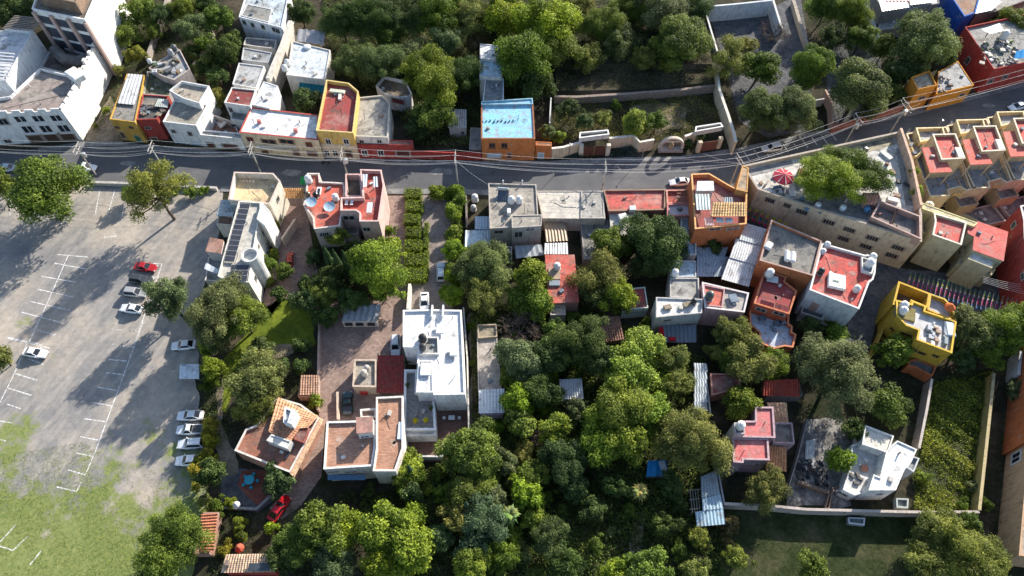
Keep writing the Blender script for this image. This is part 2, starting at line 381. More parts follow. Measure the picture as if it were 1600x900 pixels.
def wallrun(label, pts, h, th=.25, col=WHITE, mat='plaster', name='garden_wall', cat='wall', group=None, coping=None):
    """free-standing wall; pts = photo pixels of its top line"""
    w_ = W(pts, h); lft, rgt = [], []
    for i, p in enumerate(w_):
        d = (w_[min(i+1, len(w_)-1)]-w_[max(i-1, 0)]).to_2d().normalized(); nn = Vector((-d.y, d.x, 0))*th/2; lft.append(p+nn); rgt.append(p-nn)
    c = sum(w_, Vector())/len(w_); c.z = 0; n = len(w_); v = []; f = []
    for i in range(n):
        for q in (lft[i], rgt[i]):
            v.append((q.x-c.x, q.y-c.y, -.4)); v.append((q.x-c.x, q.y-c.y, h))
    for i in range(n-1):
        a, b = 4*i, 4*i+4; f += [[a, b, b+1, a+1][::-1], [a+2, b+2, b+3, a+3], [a+1, b+1, b+3, a+3][::-1]]
    f += [[0, 1, 3, 2][::-1], [4*n-4, 4*n-3, 4*n-1, 4*n-2]]
    if coping is None:
        return tag(link(name, mesh(v, f), None, mat, col, c), label, cat, group)
    b = thing(name, label, cat, c, group); b.pop('walls', None); link('wall', mesh(v, f), b, mat, col); v = []; f = []
    for i in range(n):
        m_ = (lft[i]+rgt[i])/2
        for q in (m_+(lft[i]-m_)*1.35, m_+(rgt[i]-m_)*1.35): v += [(q.x-c.x, q.y-c.y, h+.004), (q.x-c.x, q.y-c.y, h+.1)]
    for i in range(n-1):
        a, e = 4*i, 4*i+4; f += [[a, e, e+1, a+1][::-1], [a+2, e+2, e+3, a+3], [a+1, e+1, e+3, a+3][::-1], [a, e, e+2, a+2]]
    f += [[0, 1, 3, 2][::-1], [4*n-4, 4*n-3, 4*n-1, 4*n-2]]
    link('coping', mesh(v, f), b, mat, coping); return b
def sheet(name, pts, z, mat, col=WHITE, parent=None):
    w_ = ccw(W(pts, z))
    if mat in ('soil', 'dry_earth', 'lawn', 'rough_grass', 'rubble', 'lot_gravel'):      # ragged natural edges
        r_ = random.Random(len(pts)*7+int(pts[0][0])); out = []
        for i, p in enumerate(w_):
            q = w_[(i+1) % len(w_)]; n = max(1, int((q-p).length/.9)); d = (q-p).normalized(); nn = Vector((-d.y, d.x, 0)); a = 0
            for k in range(n): a = .7*a+r_.uniform(-.28, .28); out.append(p.lerp(q, k/n)+nn*(a if k else 0))
        w_ = out
    me = mesh([tuple(p) for p in w_], [list(range(len(w_)))]); return struct(name, me, mat, col, parent)
# ------------------------------------------------------------------ ground, road, paths
def ground():
    n = 60; v = []; f = []
    for j in range(n+1):
        for i in range(n+1):
            x = -700+1400*i/n; y = -500+1400*j/n
            v.append((x, y, 0))
    for j in range(n):
        for i in range(n): a = j*(n+1)+i; f.append([a, a+1, a+n+2, a+n+1])
    struct('ground', mesh(v, f), 'soil')
ground()
ROAD_N = [(-150, 245), (0, 236), (60, 232), (131, 222), (185, 222), (270, 231), (390, 240), (500, 245), (640, 250), (750, 252), (860, 252), (950, 247), (1060, 245), (1150, 232), (1235, 215), (1300, 200), (1430, 172), (1530, 146), (1600, 128), (1750, 90)]
ROAD_S = [(1750, 150), (1600, 196), (1480, 212), (1415, 225), (1330, 248), (1160, 292), (1085, 305), (950, 312), (760, 305), (600, 303), (480, 300), (345, 300), (290, 292), (150, 286), (0, 280), (-150, 280)]
sheet('road', ROAD_N+ROAD_S, .012, 'asphalt')
def strip(name, line, dx, dy, z, mat, col, kerb):   # raised pavement along the road, px line moved by (dx,dy)
    a = W(line, 0); b = W([(x+dx, y+dy) for x, y in line], 0); v = []; f = []; n = len(a)
    for p, q in zip(a, b): v += [(p.x, p.y, 0), (p.x, p.y, z), (q.x, q.y, z), (q.x, q.y, 0)]
    for i in range(n-1):
        for k in range(3): f.append([4*i+k, 4*i+4+k, 4*i+5+k, 4*i+1+k])
    struct(name, mesh(v, f), mat, col)
if 1: strip('pavement', ROAD_N[2:], 0, 7, .13, 'concrete_floor', WHITE, 1)
strip('pavement', ROAD_S[3:12], 0, -8, .13, 'concrete_floor', WHITE, 1)
sheet('dirt_lane', [(128, 226), (190, 227), (184, 180), (172, 150), (160, 170)], .03, 'dry_earth')
road = bpy.data.objects['road']
for i, (x, y, r, c) in enumerate(((300, 262, 1.4, .05), (455, 270, 1.8, .11), (620, 275, 1.2, .05), (690, 268, 2.0, .12), (830, 275, 1.7, .06), (900, 268, 1.3, .12), (1010, 268, 1.6, .05), (1110, 262, 1.5, .11), (1260, 225, 1.3, .05), (1480, 180, 1.6, .06), (1545, 165, 1.2, .12), (60, 255, 1.6, .05), (200, 255, 1.3, .12))):
    p = P(x, y, .017); n = 9; rr0 = random.Random(i); v = [(p.x+r*1.5*rr0.uniform(.7, 1.1)*math.cos(6.283*k/n), p.y+r*.6*rr0.uniform(.7, 1.1)*math.sin(6.283*k/n), .017) for k in range(n)]
    link('road_patch', mesh(v, [list(range(n))]), road, 'concrete_floor' if c > .1 else 'asphalt', WHITE)
for x, y in ((350, 268), (580, 272), (770, 270), (980, 262), (1180, 240)):
    p = P(x, y, 0); link('manhole_cover', lathe([(.38, .012), (.36, .03), (.02, .032)], 14), road, 'metal', (.12, .12, .12)).location = p
for k in range(10):
    a, c = P(1158+k*15, 230-k*3.3, .018), P(1172+k*15, 252-k*3.6, .018); d = (c-a).normalized(); n = Vector((-d.y, d.x, 0))*.09
    link('paving_line', mesh([a-n, c-n, c+n, a+n], [[0, 1, 2, 3]]), road, 'line_paint')
LOT = [(-220, 283), (0, 284), (150, 288), (290, 296), (345, 296), (352, 330), (335, 400), (318, 450), (312, 520), (306, 600), (312, 660), (322, 740), (322, 800), (300, 900), (260, 1000), (-260, 1000)]
lot = sheet('parking_lot', LOT, .02, 'lot_gravel')
def pline(a, b, w_=.19):
    p, q = P(*a, .026), P(*b, .026); d = (q-p).normalized(); n = Vector((-d.y, d.x, 0))*w_/2
    k = max(2, int((q-p).length/1.2)); v = []; f = []
    for i in range(k+1):
        c = p.lerp(q, i/k)+n*random.uniform(-.25, .25); v += [c-n*random.uniform(.8, 1.15), c+n*random.uniform(.8, 1.15)]
    for i in range(k): f.append([2*i, 2*i+2, 2*i+3, 2*i+1])
    link('parking_line', mesh(v, f), lot, 'line_paint')
def T3(l): return [((a/3, b/3+240), (c/3, d/3+240)) for a, b, c, d in l]
def T2(l): return [((a/2.25, b/2.25+500), (c/2.25, d/2.25+500)) for a, b, c, d in l]
for a, b in T3([(320, 478, 212, 722), (212, 722, 130, 895), (270, 473, 412, 485), (255, 513, 400, 540), (195, 575, 357, 603), (175, 636, 345, 672), (143, 693, 330, 735), (100, 743, 297, 795), (73, 800, 260, 852), (28, 860, 200, 897),
                (760, 515, 695, 705), (695, 705, 630, 895), (715, 515, 762, 517), (715, 578, 745, 582), (545, 825, 640, 835), (525, 895, 590, 905), (680, 705, 700, 708),
                (55, 180, 47, 290), (155, 195, 150, 300), (468, 170, 447, 285), (540, 165, 505, 285), (588, 215, 570, 300), (650, 215, 627, 285), (245, 200, 240, 300), (290, 230, 287, 330), (490, 392, 545, 387), (490, 386, 490, 398), (545, 381, 545, 393)]): pline(a, b)
for a, b in T2([(98, 75, 45, 200), (45, 200, 0, 290), (55, 15, 195, 52), (20, 62, 178, 100), (95, 133, 155, 158), (50, 187, 130, 212), (30, 240, 110, 265), (25, 295, 72, 312), (0, 355, 42, 362), (0, 420, 20, 425),
                (505, 0, 465, 110), (465, 110, 425, 220), (425, 220, 340, 450), (340, 450, 300, 545), (410, 33, 478, 42), (393, 87, 468, 95), (382, 138, 445, 145), (373, 185, 432, 192), (340, 235, 410, 248), (325, 290, 392, 302),
                (297, 347, 370, 357), (283, 410, 345, 422), (265, 467, 330, 480), (240, 527, 300, 545), (200, 587, 270, 602), (270, 602, 285, 570), (0, 780, 55, 720), (0, 795, 45, 810), (45, 810, 98, 760), (105, 860, 145, 812)]): pline(a, b)
sheet('brick_drive', [(600, 306), (642, 306), (634, 485), (634, 660), (508, 662), (502, 745), (470, 790), (440, 812), (420, 795), (468, 745), (500, 660), (496, 620), (500, 480), (520, 470), (598, 470)], .028, 'brick_paver', (.36, .265, .225))
sheet('brick_drive', [(436, 303), (482, 303), (484, 360), (500, 440), (520, 470), (500, 478), (470, 460), (440, 470), (425, 490), (410, 470), (430, 400)], .024, 'brick_paver', (.32, .225, .19))
sheet('brick_drive', [(655, 303), (712, 303), (706, 485), (634, 485), (640, 440), (668, 440)], .024, 'brick_paver', (.33, .28, .25))
sheet('brick_patio', [(678, 612), (732, 612), (732, 695), (692, 722), (630, 722), (630, 670)], .028, 'brick_paver', (.22, .13, .11))
sheet('lawn', [(412, 485), (440, 465), (488, 488), (492, 540), (430, 545), (372, 577), (352, 645), (343, 630), (350, 560)], .024, 'lawn')
sheet('footpath', [(338, 600), (350, 600), (345, 660), (368, 705), (372, 740), (345, 745), (338, 690)], .03, 'dry_earth')
sheet('footpath', [(396, 540), (455, 538), (460, 550), (430, 560), (398, 558)], .03, 'dry_earth')
sheet('stone_patio', [(345, 730), (420, 735), (430, 780), (405, 800), (345, 795)], .026, 'cobble')
sheet('brick_patio', [(378, 735), (414, 735), (428, 765), (403, 790), (390, 780), (371, 758)], .034, 'brick_paver', (.30, .10, .07))
sheet('paved_court', [(1108, 20), (1202, 14), (1250, -10), (1262, 60), (1268, 150), (1262, 205), (1200, 215), (1155, 190), (1135, 110)], .03, 'cobble')
sheet('terrace_floor', [(1290, 60), (1330, 50), (1375, 70), (1380, 150), (1300, 205), (1292, 150)], .03, 'cobble')
sheet('dry_pond_floor', [(985, 165), (1050, 160), (1072, 170), (1072, 200), (1030, 205), (985, 200)], .03, 'dry_earth')
sheet('courtyard_earth', [(870, 150), (1130, 135), (1145, 205), (1010, 225), (905, 218), (866, 225)], .022, 'soil')
sheet('side_street', [(1135, 300), (1170, 300), (1190, 345), (1300, 370), (1412, 420), (1470, 425), (1560, 440), (1700, 480), (1700, 545), (1505, 490), (1395, 470), (1368, 505), (1348, 590), (1318, 590), (1325, 500), (1265, 420), (1150, 370)], .02, 'cobble')
sheet('rough_field', [(1452, 595), (1545, 575), (1556, 590), (1530, 805), (1425, 800), (1430, 700)], .024, 'rough_grass')
sheet('rough_field', [(1130, 798), (1530, 805), (1575, 960), (1110, 960)], .02, 'rough_grass')
sheet('building_plot', [(1262, 655), (1310, 655), (1345, 690), (1330, 790), (1228, 795), (1240, 720)], .026, 'rubble')
sheet('dirt_lane', [(1540, 800), (1562, 580), (1590, 560), (1575, 680), (1560, 860), (1540, 880)], .022, 'soil')
sheet('garden_path', [(985, 860), (995, 800), (1005, 800), (1002, 900), (985, 900)], .02, 'dry_earth')
sheet('side_alley', [(732, 490), (746, 490), (748, 680), (735, 680)], .02, 'dry_earth')
# hillside behind the street: a low bank held by a stone retaining wall
def bank(name, pts, h, mat):
    top = ccw(W(pts, h)); bot = inset(top, -1.6); n = len(top); v = [tuple(p) for p in top]+[(p.x, p.y, -.05) for p in bot]
    struct(name, mesh(v, [list(range(n))]+[[i+n, (i+1) % n+n, (i+1) % n, i] for i in range(n)]), mat)
bank('earth_bank', [(868, 142), (980, 140), (1116, 128), (1112, 95), (1000, 92), (868, 95)], 2.0, 'soil')
bank('earth_bank', [(868, 100), (1112, 100), (1095, -60), (700, -60), (800, 60)], 3.2, 'soil')

# ------------------------------------------------------------------ foliage
def leafmesh(name, pos, nrm, size, aspect, tint, mat='foliage'):
    n = len(pos); nrm = nrm/np.linalg.norm(nrm, axis=1, keepdims=True)
    r = RNG.normal(size=(n, 3)); t = r-nrm*(r*nrm).sum(1, keepdims=True); t /= np.linalg.norm(t, axis=1, keepdims=True); b = np.cross(nrm, t)
    s = (size*.5)[:, None]; q = np.stack([pos-t*s, pos-b*s*aspect+nrm*s*.15, pos+t*s, pos+b*s*aspect+nrm*s*.15], 1).reshape(-1, 3)
    me = bpy.data.meshes.new(name); me.vertices.add(4*n); me.vertices.foreach_set('co', q.astype(np.float32).ravel())
    me.loops.add(4*n); me.loops.foreach_set('vertex_index', np.arange(4*n, dtype=np.int32)); me.polygons.add(n)
    me.polygons.foreach_set('loop_start', np.arange(0, 4*n, 4, dtype=np.int32)); me.polygons.foreach_set('loop_total', np.full(n, 4, dtype=np.int32))
    at = me.attributes.new('tint', 'FLOAT', 'FACE'); at.data.foreach_set('value', np.clip(tint, 0, 1).astype(np.float32))
    me.update(); me.materials.append(MATS[mat]); return me
def rdir(n):
    v = RNG.normal(size=(n, 3)); return v/np.linalg.norm(v, axis=1, keepdims=True)
# kind: lobes, lobe radius range (of R), leaf size, aspect, vertical squash, density, looseness
KIND = {'broad':  dict(lob=30, lr=(.20, .36), leaf=.36, asp=.62, sq=.80, den=1.0, loose=.24),
        'round':  dict(lob=40, lr=(.22, .34), leaf=.32, asp=.60, sq=.85, den=1.0, loose=.12),
        'feather': dict(lob=42, lr=(.14, .28), leaf=.36, asp=.32, sq=.74, den=1.0, loose=.34),
        'loose':  dict(lob=26, lr=(.14, .27), leaf=.36, asp=.42, sq=.85, den=.95, loose=.42),
        'hedge':  dict(lob=34, lr=(.26, .38), leaf=.24, asp=.60, sq=.90, den=1.3, loose=.08)}
def make_crown(kind, R, seed):
    k = KIND[kind]; P_, N_, S_, T_ = [], [], [], []
    nl = max(7, int(k['lob']*min(1.3, (R/3.4)**.75))); cs = []; ph = RNG.uniform(0, 6.28, 3); am = np.array([.20, .15, .10])*RNG.uniform(.5, 1.3, 3)*(0 if kind == 'hedge' else 1)
    for _ in range(nl*40):
        d = rdir(1)[0]; d[2] = d[2] if d[2] > -.6 else -d[2]
        c = d*R*RNG.uniform(.25, .80)*np.array([1, 1, k['sq']]); an = math.atan2(c[1], c[0]); c[:2] *= RNG.uniform(.82, 1.18)*(1+am[0]*math.sin(2*an+ph[0])+am[1]*math.sin(3*an+ph[1])+am[2]*math.sin(5*an+ph[2]))
        if all(np.linalg.norm(c-e) > R*.19 for e in cs): cs.append(c)
        if len(cs) >= nl: break
    for c in cs:
        r = R*RNG.uniform(*k['lr'])*(1.25 if R < 2 else 1); lf = k['leaf']*(.75 if R < 2 else 1); n = int(k['den']*8.6*r*r/(lf*lf*k['asp']*.5))+12
        d = rdir(n); d[:, 2] = np.where(d[:, 2] < -.55, -d[:, 2], d[:, 2])
        rad = r*(1-RNG.random(n)**2*.45+RNG.normal(size=n)*k['loose']*.5); p = c+d*rad[:, None]*np.array([1, 1, .85])
        P_.append(p); N_.append(d*.8+rdir(n)*.75+np.array([0, 0, .35])); S_.append(k['leaf']*RNG.uniform(.55, 1.3, n)*(.75 if R < 2 else 1))
        T_.append(np.clip(RNG.uniform(.18, .68)+RNG.normal(size=n)*.17, 0, 1))
    return leafmesh('crown', np.concatenate(P_), np.concatenate(N_), np.concatenate(S_), k['asp'], np.concatenate(T_)), cs
def make_trunk(cs, R, zc, r0):
    v = []; f = []
    def add(pts, ra, rb):
        me = tube_mesh(pts, ra, 6, rb); k = len(v); v.extend([x.co.copy() for x in me.vertices]); f.extend([[i+k for i in p.vertices] for p in me.polygons]); bpy.data.meshes.remove(me)
    top = Vector((0, 0, zc-R*.25)); add([(0, 0, -.3), (R*.03, 0, zc*.3), tuple(top)], r0, r0*.6)
    for c in cs[:7]:
        c = Vector(c)+Vector((0, 0, zc)); m = top.lerp(c, .5)+Vector((0, 0, -R*.06)); add([tuple(top-Vector((0, 0, .15))), tuple(m), tuple(c)], r0*.5, r0*.15)
    me = mesh(v, f); me.materials.append(MATS['bark']); return me
TPL = {}
def template(kind, R, var):
    key = (kind, R, var)
    if key not in TPL:
        cr, cs = make_crown(kind, R, var); zc = R*(1.0 if R > 2 else .72); TPL[key] = (cr, make_trunk(cs, R, zc, max(.05, R*.055)), zc)
    return TPL[key]
SIZES = (1.3, 2.4, 3.8, 5.6)
# foliage hues (linear albedo)
HUE = {'bright': (.175, .215, .034), 'fresh': (.150, .195, .028), 'mid': (.108, .145, .026), 'dark': (.062, .090, .026), 'grey': (.122, .148, .055),
       'olive': (.162, .170, .042), 'yellow': (.25, .225, .035), 'lime': (.175, .225, .030), 'blue': (.078, .115, .048), 'brown': (.13, .105, .05)}
TREES = []
TALL = {'olive tree with russet tips at the street side of lot': 1.4, 'grey green tree right of the parked white car row': 1.25, 'broad grey green tree below solar house, left half': 1.25, 'lower grey green tree above the lawn': 1.2, 'bright feathery shrub beside white metal canopy': 2.2, 'bright shrub above white metal canopy': 2.2, 'green shrub below white metal canopy': 2.2, 'dark shrub behind the yellow shrub row': 1.6}
def tree(px, py, rpx, kind, hue, label, cat='tree', name=None, group=None, sy=1.0, low=False):
    g0 = P(px, py, 0); R = rpx*mpp(px, py, 5); Rt = min(SIZES, key=lambda s: abs(math.log(s/R))); cr, tr, zc = template(kind, Rt, random.randrange(4))
    s = R/Rt*(1.38 if kind == 'hedge' else 1.14); zs = s*(.62 if low else 1.0)*random.uniform(.92, 1.08)*TALL.get(label, 1.0); b = P(px, py, zc*zs); b.z = 0
    root = thing(name or ('tree' if cat == 'tree' else cat.replace(' ', '_')), label, cat, b, group, random.uniform(0, 6.28)); root.pop('walls', None)
    h = HUE[hue]; j = random.uniform(.85, 1.15); hc = (h[0]*j*random.uniform(.9, 1.1), h[1]*j, h[2]*j*random.uniform(.8, 1.2))
    c = link('crown', cr, root, None, hc); c.location = (0, 0, zc)
    link('trunk', tr, root, None, (.10, .075, .055)); root.scale = (s*random.uniform(.86, 1.14), s*sy*random.uniform(.86, 1.14), zs); root.rotation_euler.x = random.uniform(-.06, .06); TREES.append(root); return root
def stuff(name, label, cat, pts, dens, h, size, col, asp=.35, patch=.0, mat='foliage', z=0.02):
    """uncountable ground cover over a photo-pixel polygon"""
    poly = ccw(W(pts, z)); xs = [p.x for p in poly]; ys = [p.y for p in poly]; A = abs(area2(poly))/2
    n = int((max(xs)-min(xs))*(max(ys)-min(ys))*dens); p = np.stack([RNG.uniform(min(xs), max(xs), n), RNG.uniform(min(ys), max(ys), n)], 1)
    ins = np.zeros(n, bool); m = len(poly)
    for i in range(m):
        a, b = poly[i], poly[(i+1) % m]; cr = (a.y > p[:, 1]) != (b.y > p[:, 1])
        xx = (b.x-a.x)*(p[:, 1]-a.y)/((b.y-a.y) or 1e-9)+a.x; ins ^= cr & (p[:, 0] < xx)
    p = p[ins]
    def fld(q, s, ph): return np.sin(q[:, 0]*s+ph)*np.cos(q[:, 1]*s*1.3+ph*2)+.6*np.sin(q[:, 0]*s*2.3+q[:, 1]*s*1.9+ph)
    f = fld(p, .55, 1.3)+fld(p, .19, .4)+.5*fld(p, 1.7, 2.2); keep = f > patch*3-1.6+RNG.normal(size=len(p))*.5; p = p[keep]; f = f[keep]; n = len(p)
    hh = h*np.clip(.35+.4*f+RNG.uniform(0, .6, n), .08, 1.6); pos = np.stack([p[:, 0], p[:, 1], z+hh*RNG.uniform(.15, 1, n)], 1)
    me = leafmesh(name, pos, rdir(n)*.9+np.array([0, 0, .7]), size*RNG.uniform(.5, 1.4, n), asp, np.clip(.42+.12*f+RNG.normal(size=n)*.16, 0, 1), mat)
    o = link(name, me, None, None, col); o['kind'] = 'stuff'; o['label'] = label; o['category'] = cat; return o
# ------------------------------------------------------------------ buildings north of the street, left to right
CREAM = (.62, .52, .36); BEIGE = (.56, .46, .32); YEL = (.50, .30, .06); RED = (.34, .055, .045); ORG = (.47, .16, .05); PINK = (.58, .36, .33); RROOF = (.50, .09, .07)
GREY = (.30, .29, .28); LGREY = (.45, .44, .42); BRN = (.16, .10, .07); BLUEW = (.40, .56, .66); BRICK = (.42, .22, .15); MAROON = (.24, .05, .045)
b = build('large white mansion with two rows of dark windows and a tall rear tower', 'mansion', [(-45, 180), (96, 173), (127, 122), (62, 106), (15, 150), (-45, 158)], 8.7, 'mansion', wall=(.74, .74, .73), roof=(.30, .24, .22), par=.7, rmat='roof_concrete')
blk(b, [(50, 14), (133, 31), (168, -50), (80, -75)], 15, (.74, .74, .72), (.17, .12, .09), par=.5, rim=(.8, .8, .78))
blk(b, [(58, -8), (118, 4), (128, -22), (70, -35)], 17.5, (.20, .14, .10), (.20, .15, .11), base=14.4, par=.3)
blk(b, [(62, 104), (126, 121), (152, 90), (84, 68)], 5.2, (.66, .65, .64), (.07, .055, .05), par=.6)
blk(b, [(52, 47), (8, 125), (-60, 128), (-60, 62), (18, 44)], 10.8, (.72, .73, .74), (.62, .64, .66), par=.9, rmat='roof_white')
# east wall that ties the front block to the tower, with its broken top
E1, E2 = P(131, 215), P(180, 109); ed = (E2-E1).normalized(); en = Vector((-ed.y, ed.x, 0)); L_ = (E2-E1).length; k0 = 0.36*L_
poly = [E1+ed*k0-en*.0, E1+ed*(L_-.3), E1+ed*(L_-.3)+en*.6, E1+ed*k0+en*.6]
blk(b, None, 8.2, (.74, .73, .70), None, par=0, world=poly)
for i in range(9):
    t = k0+(L_-k0)*(i+.5)/9.6; hh = [1.4, .5, .9, .35, 1.1, .4, .8, .3, .7][i]; bbox('merlon', b, E1+ed*t+en*.3+Vector((0, 0, 8.2+hh/2)), (1.0, .58, hh), 'plaster', (.7, .68, .64), math.atan2(ed.y, ed.x), .06)
f0, f1 = P(-45, 180, 8.7), P(96, 173, 8.7); fd = (f1-f0).normalized()
for i in range(8):
    c = f1-fd*(1.3+i*2.7)+Vector((0, .2, .28)); bbox('merlon', b, c, (1.7, .34, .55), 'plaster', (.76, .76, .75), math.atan2(fd.y, fd.x), .05)
s0, s1 = P(96, 173, 8.7), P(127, 122, 8.7)
for i in range(5):
    c = s0.lerp(s1, .1+i*.19)+Vector((-.2, 0, .28)); bbox('merlon', b, c, (1.5, .34, .55), 'plaster', (.76, .76, .75), math.atan2((s1-s0).y, (s1-s0).x), .05)
for y, hh in ((186, 1.3), (202, 1.7)):
    for i in range(3): win(b, 32+i*28+(y-186)*.75, y-i*.8, 2.7, hh+.7, frame=(.66, .66, .66), sill=(.7, .7, .7))
for i in range(3): win(b, 56+i*25, 217-i*2, 3.4, 2.5, 'door', (.25, .2, .17), (.10, .06, .045), 0, 'wood')
win(b, 5, 190, 2.4, 2.0); win(b, 12, 220, 1.6, 1.2)
# tower loggia: pillars and glazed bands on the south face
t0, t1 = P(50, 14, 15), P(133, 31, 15)
for z0, z1 in ((11.6, 13.6), (8.0, 10.6), (4.6, 7.2)):
    for i in range(3):
        c = t0.lerp(t1, (i+.5)/3); q = Vector((c.x, c.y, (z0+z1)/2)); tn = Vector(((t1-t0).y, -(t1-t0).x, 0)).normalized()
        box('window', b, q+tn*.05, ((t1-t0).length/3-1.0, .16, z1-z0), 'glass', (.05, .06, .08), math.atan2((t1-t0).y, (t1-t0).x))
for i in range(4):
    c = t0.lerp(t1, i/3*.97+.015); tn = Vector(((t1-t0).y, -(t1-t0).x, 0)).normalized(); box('pillar', b, Vector((c.x, c.y, 7.2))+tn*.3, (.8, .55, 14.4), 'plaster', (.50, .36, .32), math.atan2((t1-t0).y, (t1-t0).x))
for i in range(9):
    a = P(14, 30+i*3, 13.2); box('pergola_slat', b, P(46-i*2.2, 27+i*2.4, 11.8), (7.5, .16, .16), 'wood', (.30, .26, .24), -.15)
for i in range(8): box('pergola_slat', b, P(-4-i*1.0, 82+i*5, 11.4), (8, .3, .16), 'plain', (.5, .51, .53), -.12)
cv = W([(86, 78), (100, 92), (122, 96), (142, 90), (152, 82)], 6.0)
tube('canopy', b, cv, 1.3, 'roof_concrete', (.10, .10, .11), 8)
bbox('chimney', b, P(118, 118, 9.4), (2.6, 4.2, 1.6), 'plaster', (.7, .7, .69), .9, .25)

b = build('narrow house with mustard yellow street front and white sheet roof', 'house', [(171, 186), (211, 191), (226, 117), (198, 115)], 6.2, wall=YEL, roof=(.20, .18, .17), par=.25)
corr('roof_sheet', b, [(183, 161, 6.4), (211, 164, 6.4), (223, 117, 6.9), (200, 115, 6.9)], col=(.62, .62, .60), pitch=.7)
for x in (183, 205): win(b, x, 199, 1.2, .8, frame=(.3, .2, .1))
door(b, 216, 217, 1.5, 2.3, (.05, .16, .09)); door(b, 192, 211, 1.2, 2.2)
b = build('dark red fronted house with cluttered black roof beside the yellow front', 'house', [(212, 187), (245, 186), (264, 150), (223, 147)], 6.0, wall=RED, roof=(.07, .065, .06), par=.3)
blk(b, [(223, 147), (264, 150), (278, 120), (230, 111)], 5.6, (.35, .33, .3), (.10, .11, .05), par=.5)
win(b, 231, 200, 1.3, .8); door(b, 242, 219, 1.8, 2.0); win(b, 265, 223, 1.2, 1.6)
rr = random.Random(3)
for i in range(22): bbox('junk_piece', b, P(rr.uniform(222, 258), rr.uniform(152, 182), 5.9), (rr.uniform(.4, 1.6), rr.uniform(.3, 1.2), rr.uniform(.1, .5)), 'plain', rr.choice([(.05, .045, .04), (.15, .12, .1), (.12, .13, .15), (.25, .2, .15)]), rr.uniform(0, 3), .05)
corr('roof_sheet', b, [(241, 166, 6.4), (262, 168, 6.4), (264, 156, 6.4), (247, 154, 6.4)], col=(.30, .34, .33), pitch=.4)
b = build('cluttered bare concrete house behind the dark red front', 'house', [(232, 106), (252, 118), (272, 125), (297, 108), (281, 77), (262, 86)], 7.0, wall=(.50, .42, .37), roof=(.33, .34, .37), par=.4)
for i in range(26): bbox('junk_piece', b, P(rr.uniform(240, 280), rr.uniform(92, 114), 7.0), (rr.uniform(.3, 1.5), rr.uniform(.3, 1.2), rr.uniform(.15, .7)), 'plain', rr.choice([(.08, .08, .08), (.3, .28, .25), (.06, .1, .04), (.4, .42, .45), (.2, .12, .06)]), rr.uniform(0, 3), .05)
b = build('white two storey house with grey concrete roof and pale blue shutters', 'house', [(254, 190), (306, 196), (325, 163), (272, 156)], 6.2, wall=(.72, .72, .71), roof=(.34, .31, .26), par=.35)
blk(b, [(264, 141), (285, 153), (311, 161), (327, 134), (284, 126)], 7.8, (.72, .71, .69), (.40, .34, .27), par=.7)
win(b, 271, 205, 1.1, 1.1); win(b, 297, 209, 1.1, 1.3)
for x in (284, 306): win(b, x, 224, 3.0, 1.6, 'door', (.7, .7, .7), (.42, .55, .64), 0, 'plain')
b = build('low white garage front with two brown gates beside grey roofed white house', 'garage', [(308, 210), (377, 217), (381, 208), (318, 203)], 3.6, 'garage', wall=(.76, .75, .73), roof=(.5, .5, .48), par=.3)
door(b, 330, 227, 2.0, 1.9, (.14, .07, .05)); door(b, 360, 229, 4.0, 1.7, (.14, .06, .05))
b = build('red floored sunken patio with arched walls and curved stair behind low garage', 'patio', [(318, 203), (374, 210), (366, 190), (330, 178)], 2.6, 'patio', wall=(.60, .52, .46), roof=(.25, .08, .06), par=1.6)
for a in range(7): box('stair_tread', b, P(341+a*1.6, 198-abs(a-3)*2.0, 1.2+a*.15), (.9, .35, .25), 'plaster', (.68, .64, .58), a*.5)
b = build('cream street house with bright white flat roof edged in red', 'house', [(374, 207), (497, 219), (497, 180), (392, 168)], 6.0, wall=CREAM, roof=(.78, .79, .80), par=.22, rmat='roof_white', rim=(.45, .08, .07))
for x, y, w_, h_ in ((391, 218, 1.6, 1.6), (483, 226, 1.5, 1.6)): win(b, x, y, w_, h_, frame=(.3, .13, .09), pane=(.10, .04, .03), pm='wood')
for x in (420, 448): win(b, x, 221, 3.6, 1.3, frame=(.25, .15, .1))
for x, w_ in ((391, 1.3), (414, 1.8), (463, 1.7), (488, 2.6)): door(b, x, 235+(x-391)*.05, w_, 1.8, (.16, .07, .05))
bal = P(432, 226, 3.0); r = hit(b, 432, 224)
for i in range(22): box('baluster', b, r[1]+Vector((-3.9+i*.37, -.75, -.55)), (.09, .09, .8), 'plain', (.75, .75, .73))
box('balcony', b, r[1]+Vector((0, -.45, -1.05)), (8.6, .9, .14), 'plaster', CREAM); box('handrail', b, r[1]+Vector((0, -.75, -.1)), (8.6, .14, .1), 'plain', (.75, .75, .73))
for x, y in ((405, 190), (462, 204)): bbox('vent_stack', b, P(x, y, 6.2), (.8, .7, 1.0), 'plain', (.55, .2, .18), .2, .08)
b = build('small house of stepped blocks with maroon roof and white vaulted store', 'house', [(350, 160), (391, 166), (400, 140), (362, 136)], 7.0, wall=(.68, .66, .62), roof=MAROON, par=.3, rmat='roof_paint')
blk(b, [(394, 163), (421, 169), (434, 134), (412, 127)], 6.6, (.72, .72, .71), (.68, .69, .70), par=.12, rmat='roof_white')
blk(b, [(360, 186), (386, 190), (388, 174), (362, 172)], 4.6, (.62, .60, .56), (.24, .25, .25), par=.2)
win(b, 361, 172, 1.0, 1.6); win(b, 365, 196, 1.4, 1.0)
b = build('grey patchy roofed block with black stain behind maroon roof', 'house', [(363, 131), (400, 138), (413, 103), (373, 98)], 6.5, wall=(.62, .61, .60), roof=(.42, .42, .42), par=.2)
blk(b, [(377, 93), (419, 98), (425, 82), (380, 74)], 4.5, (.5, .5, .5), (.34, .36, .38), par=.2)
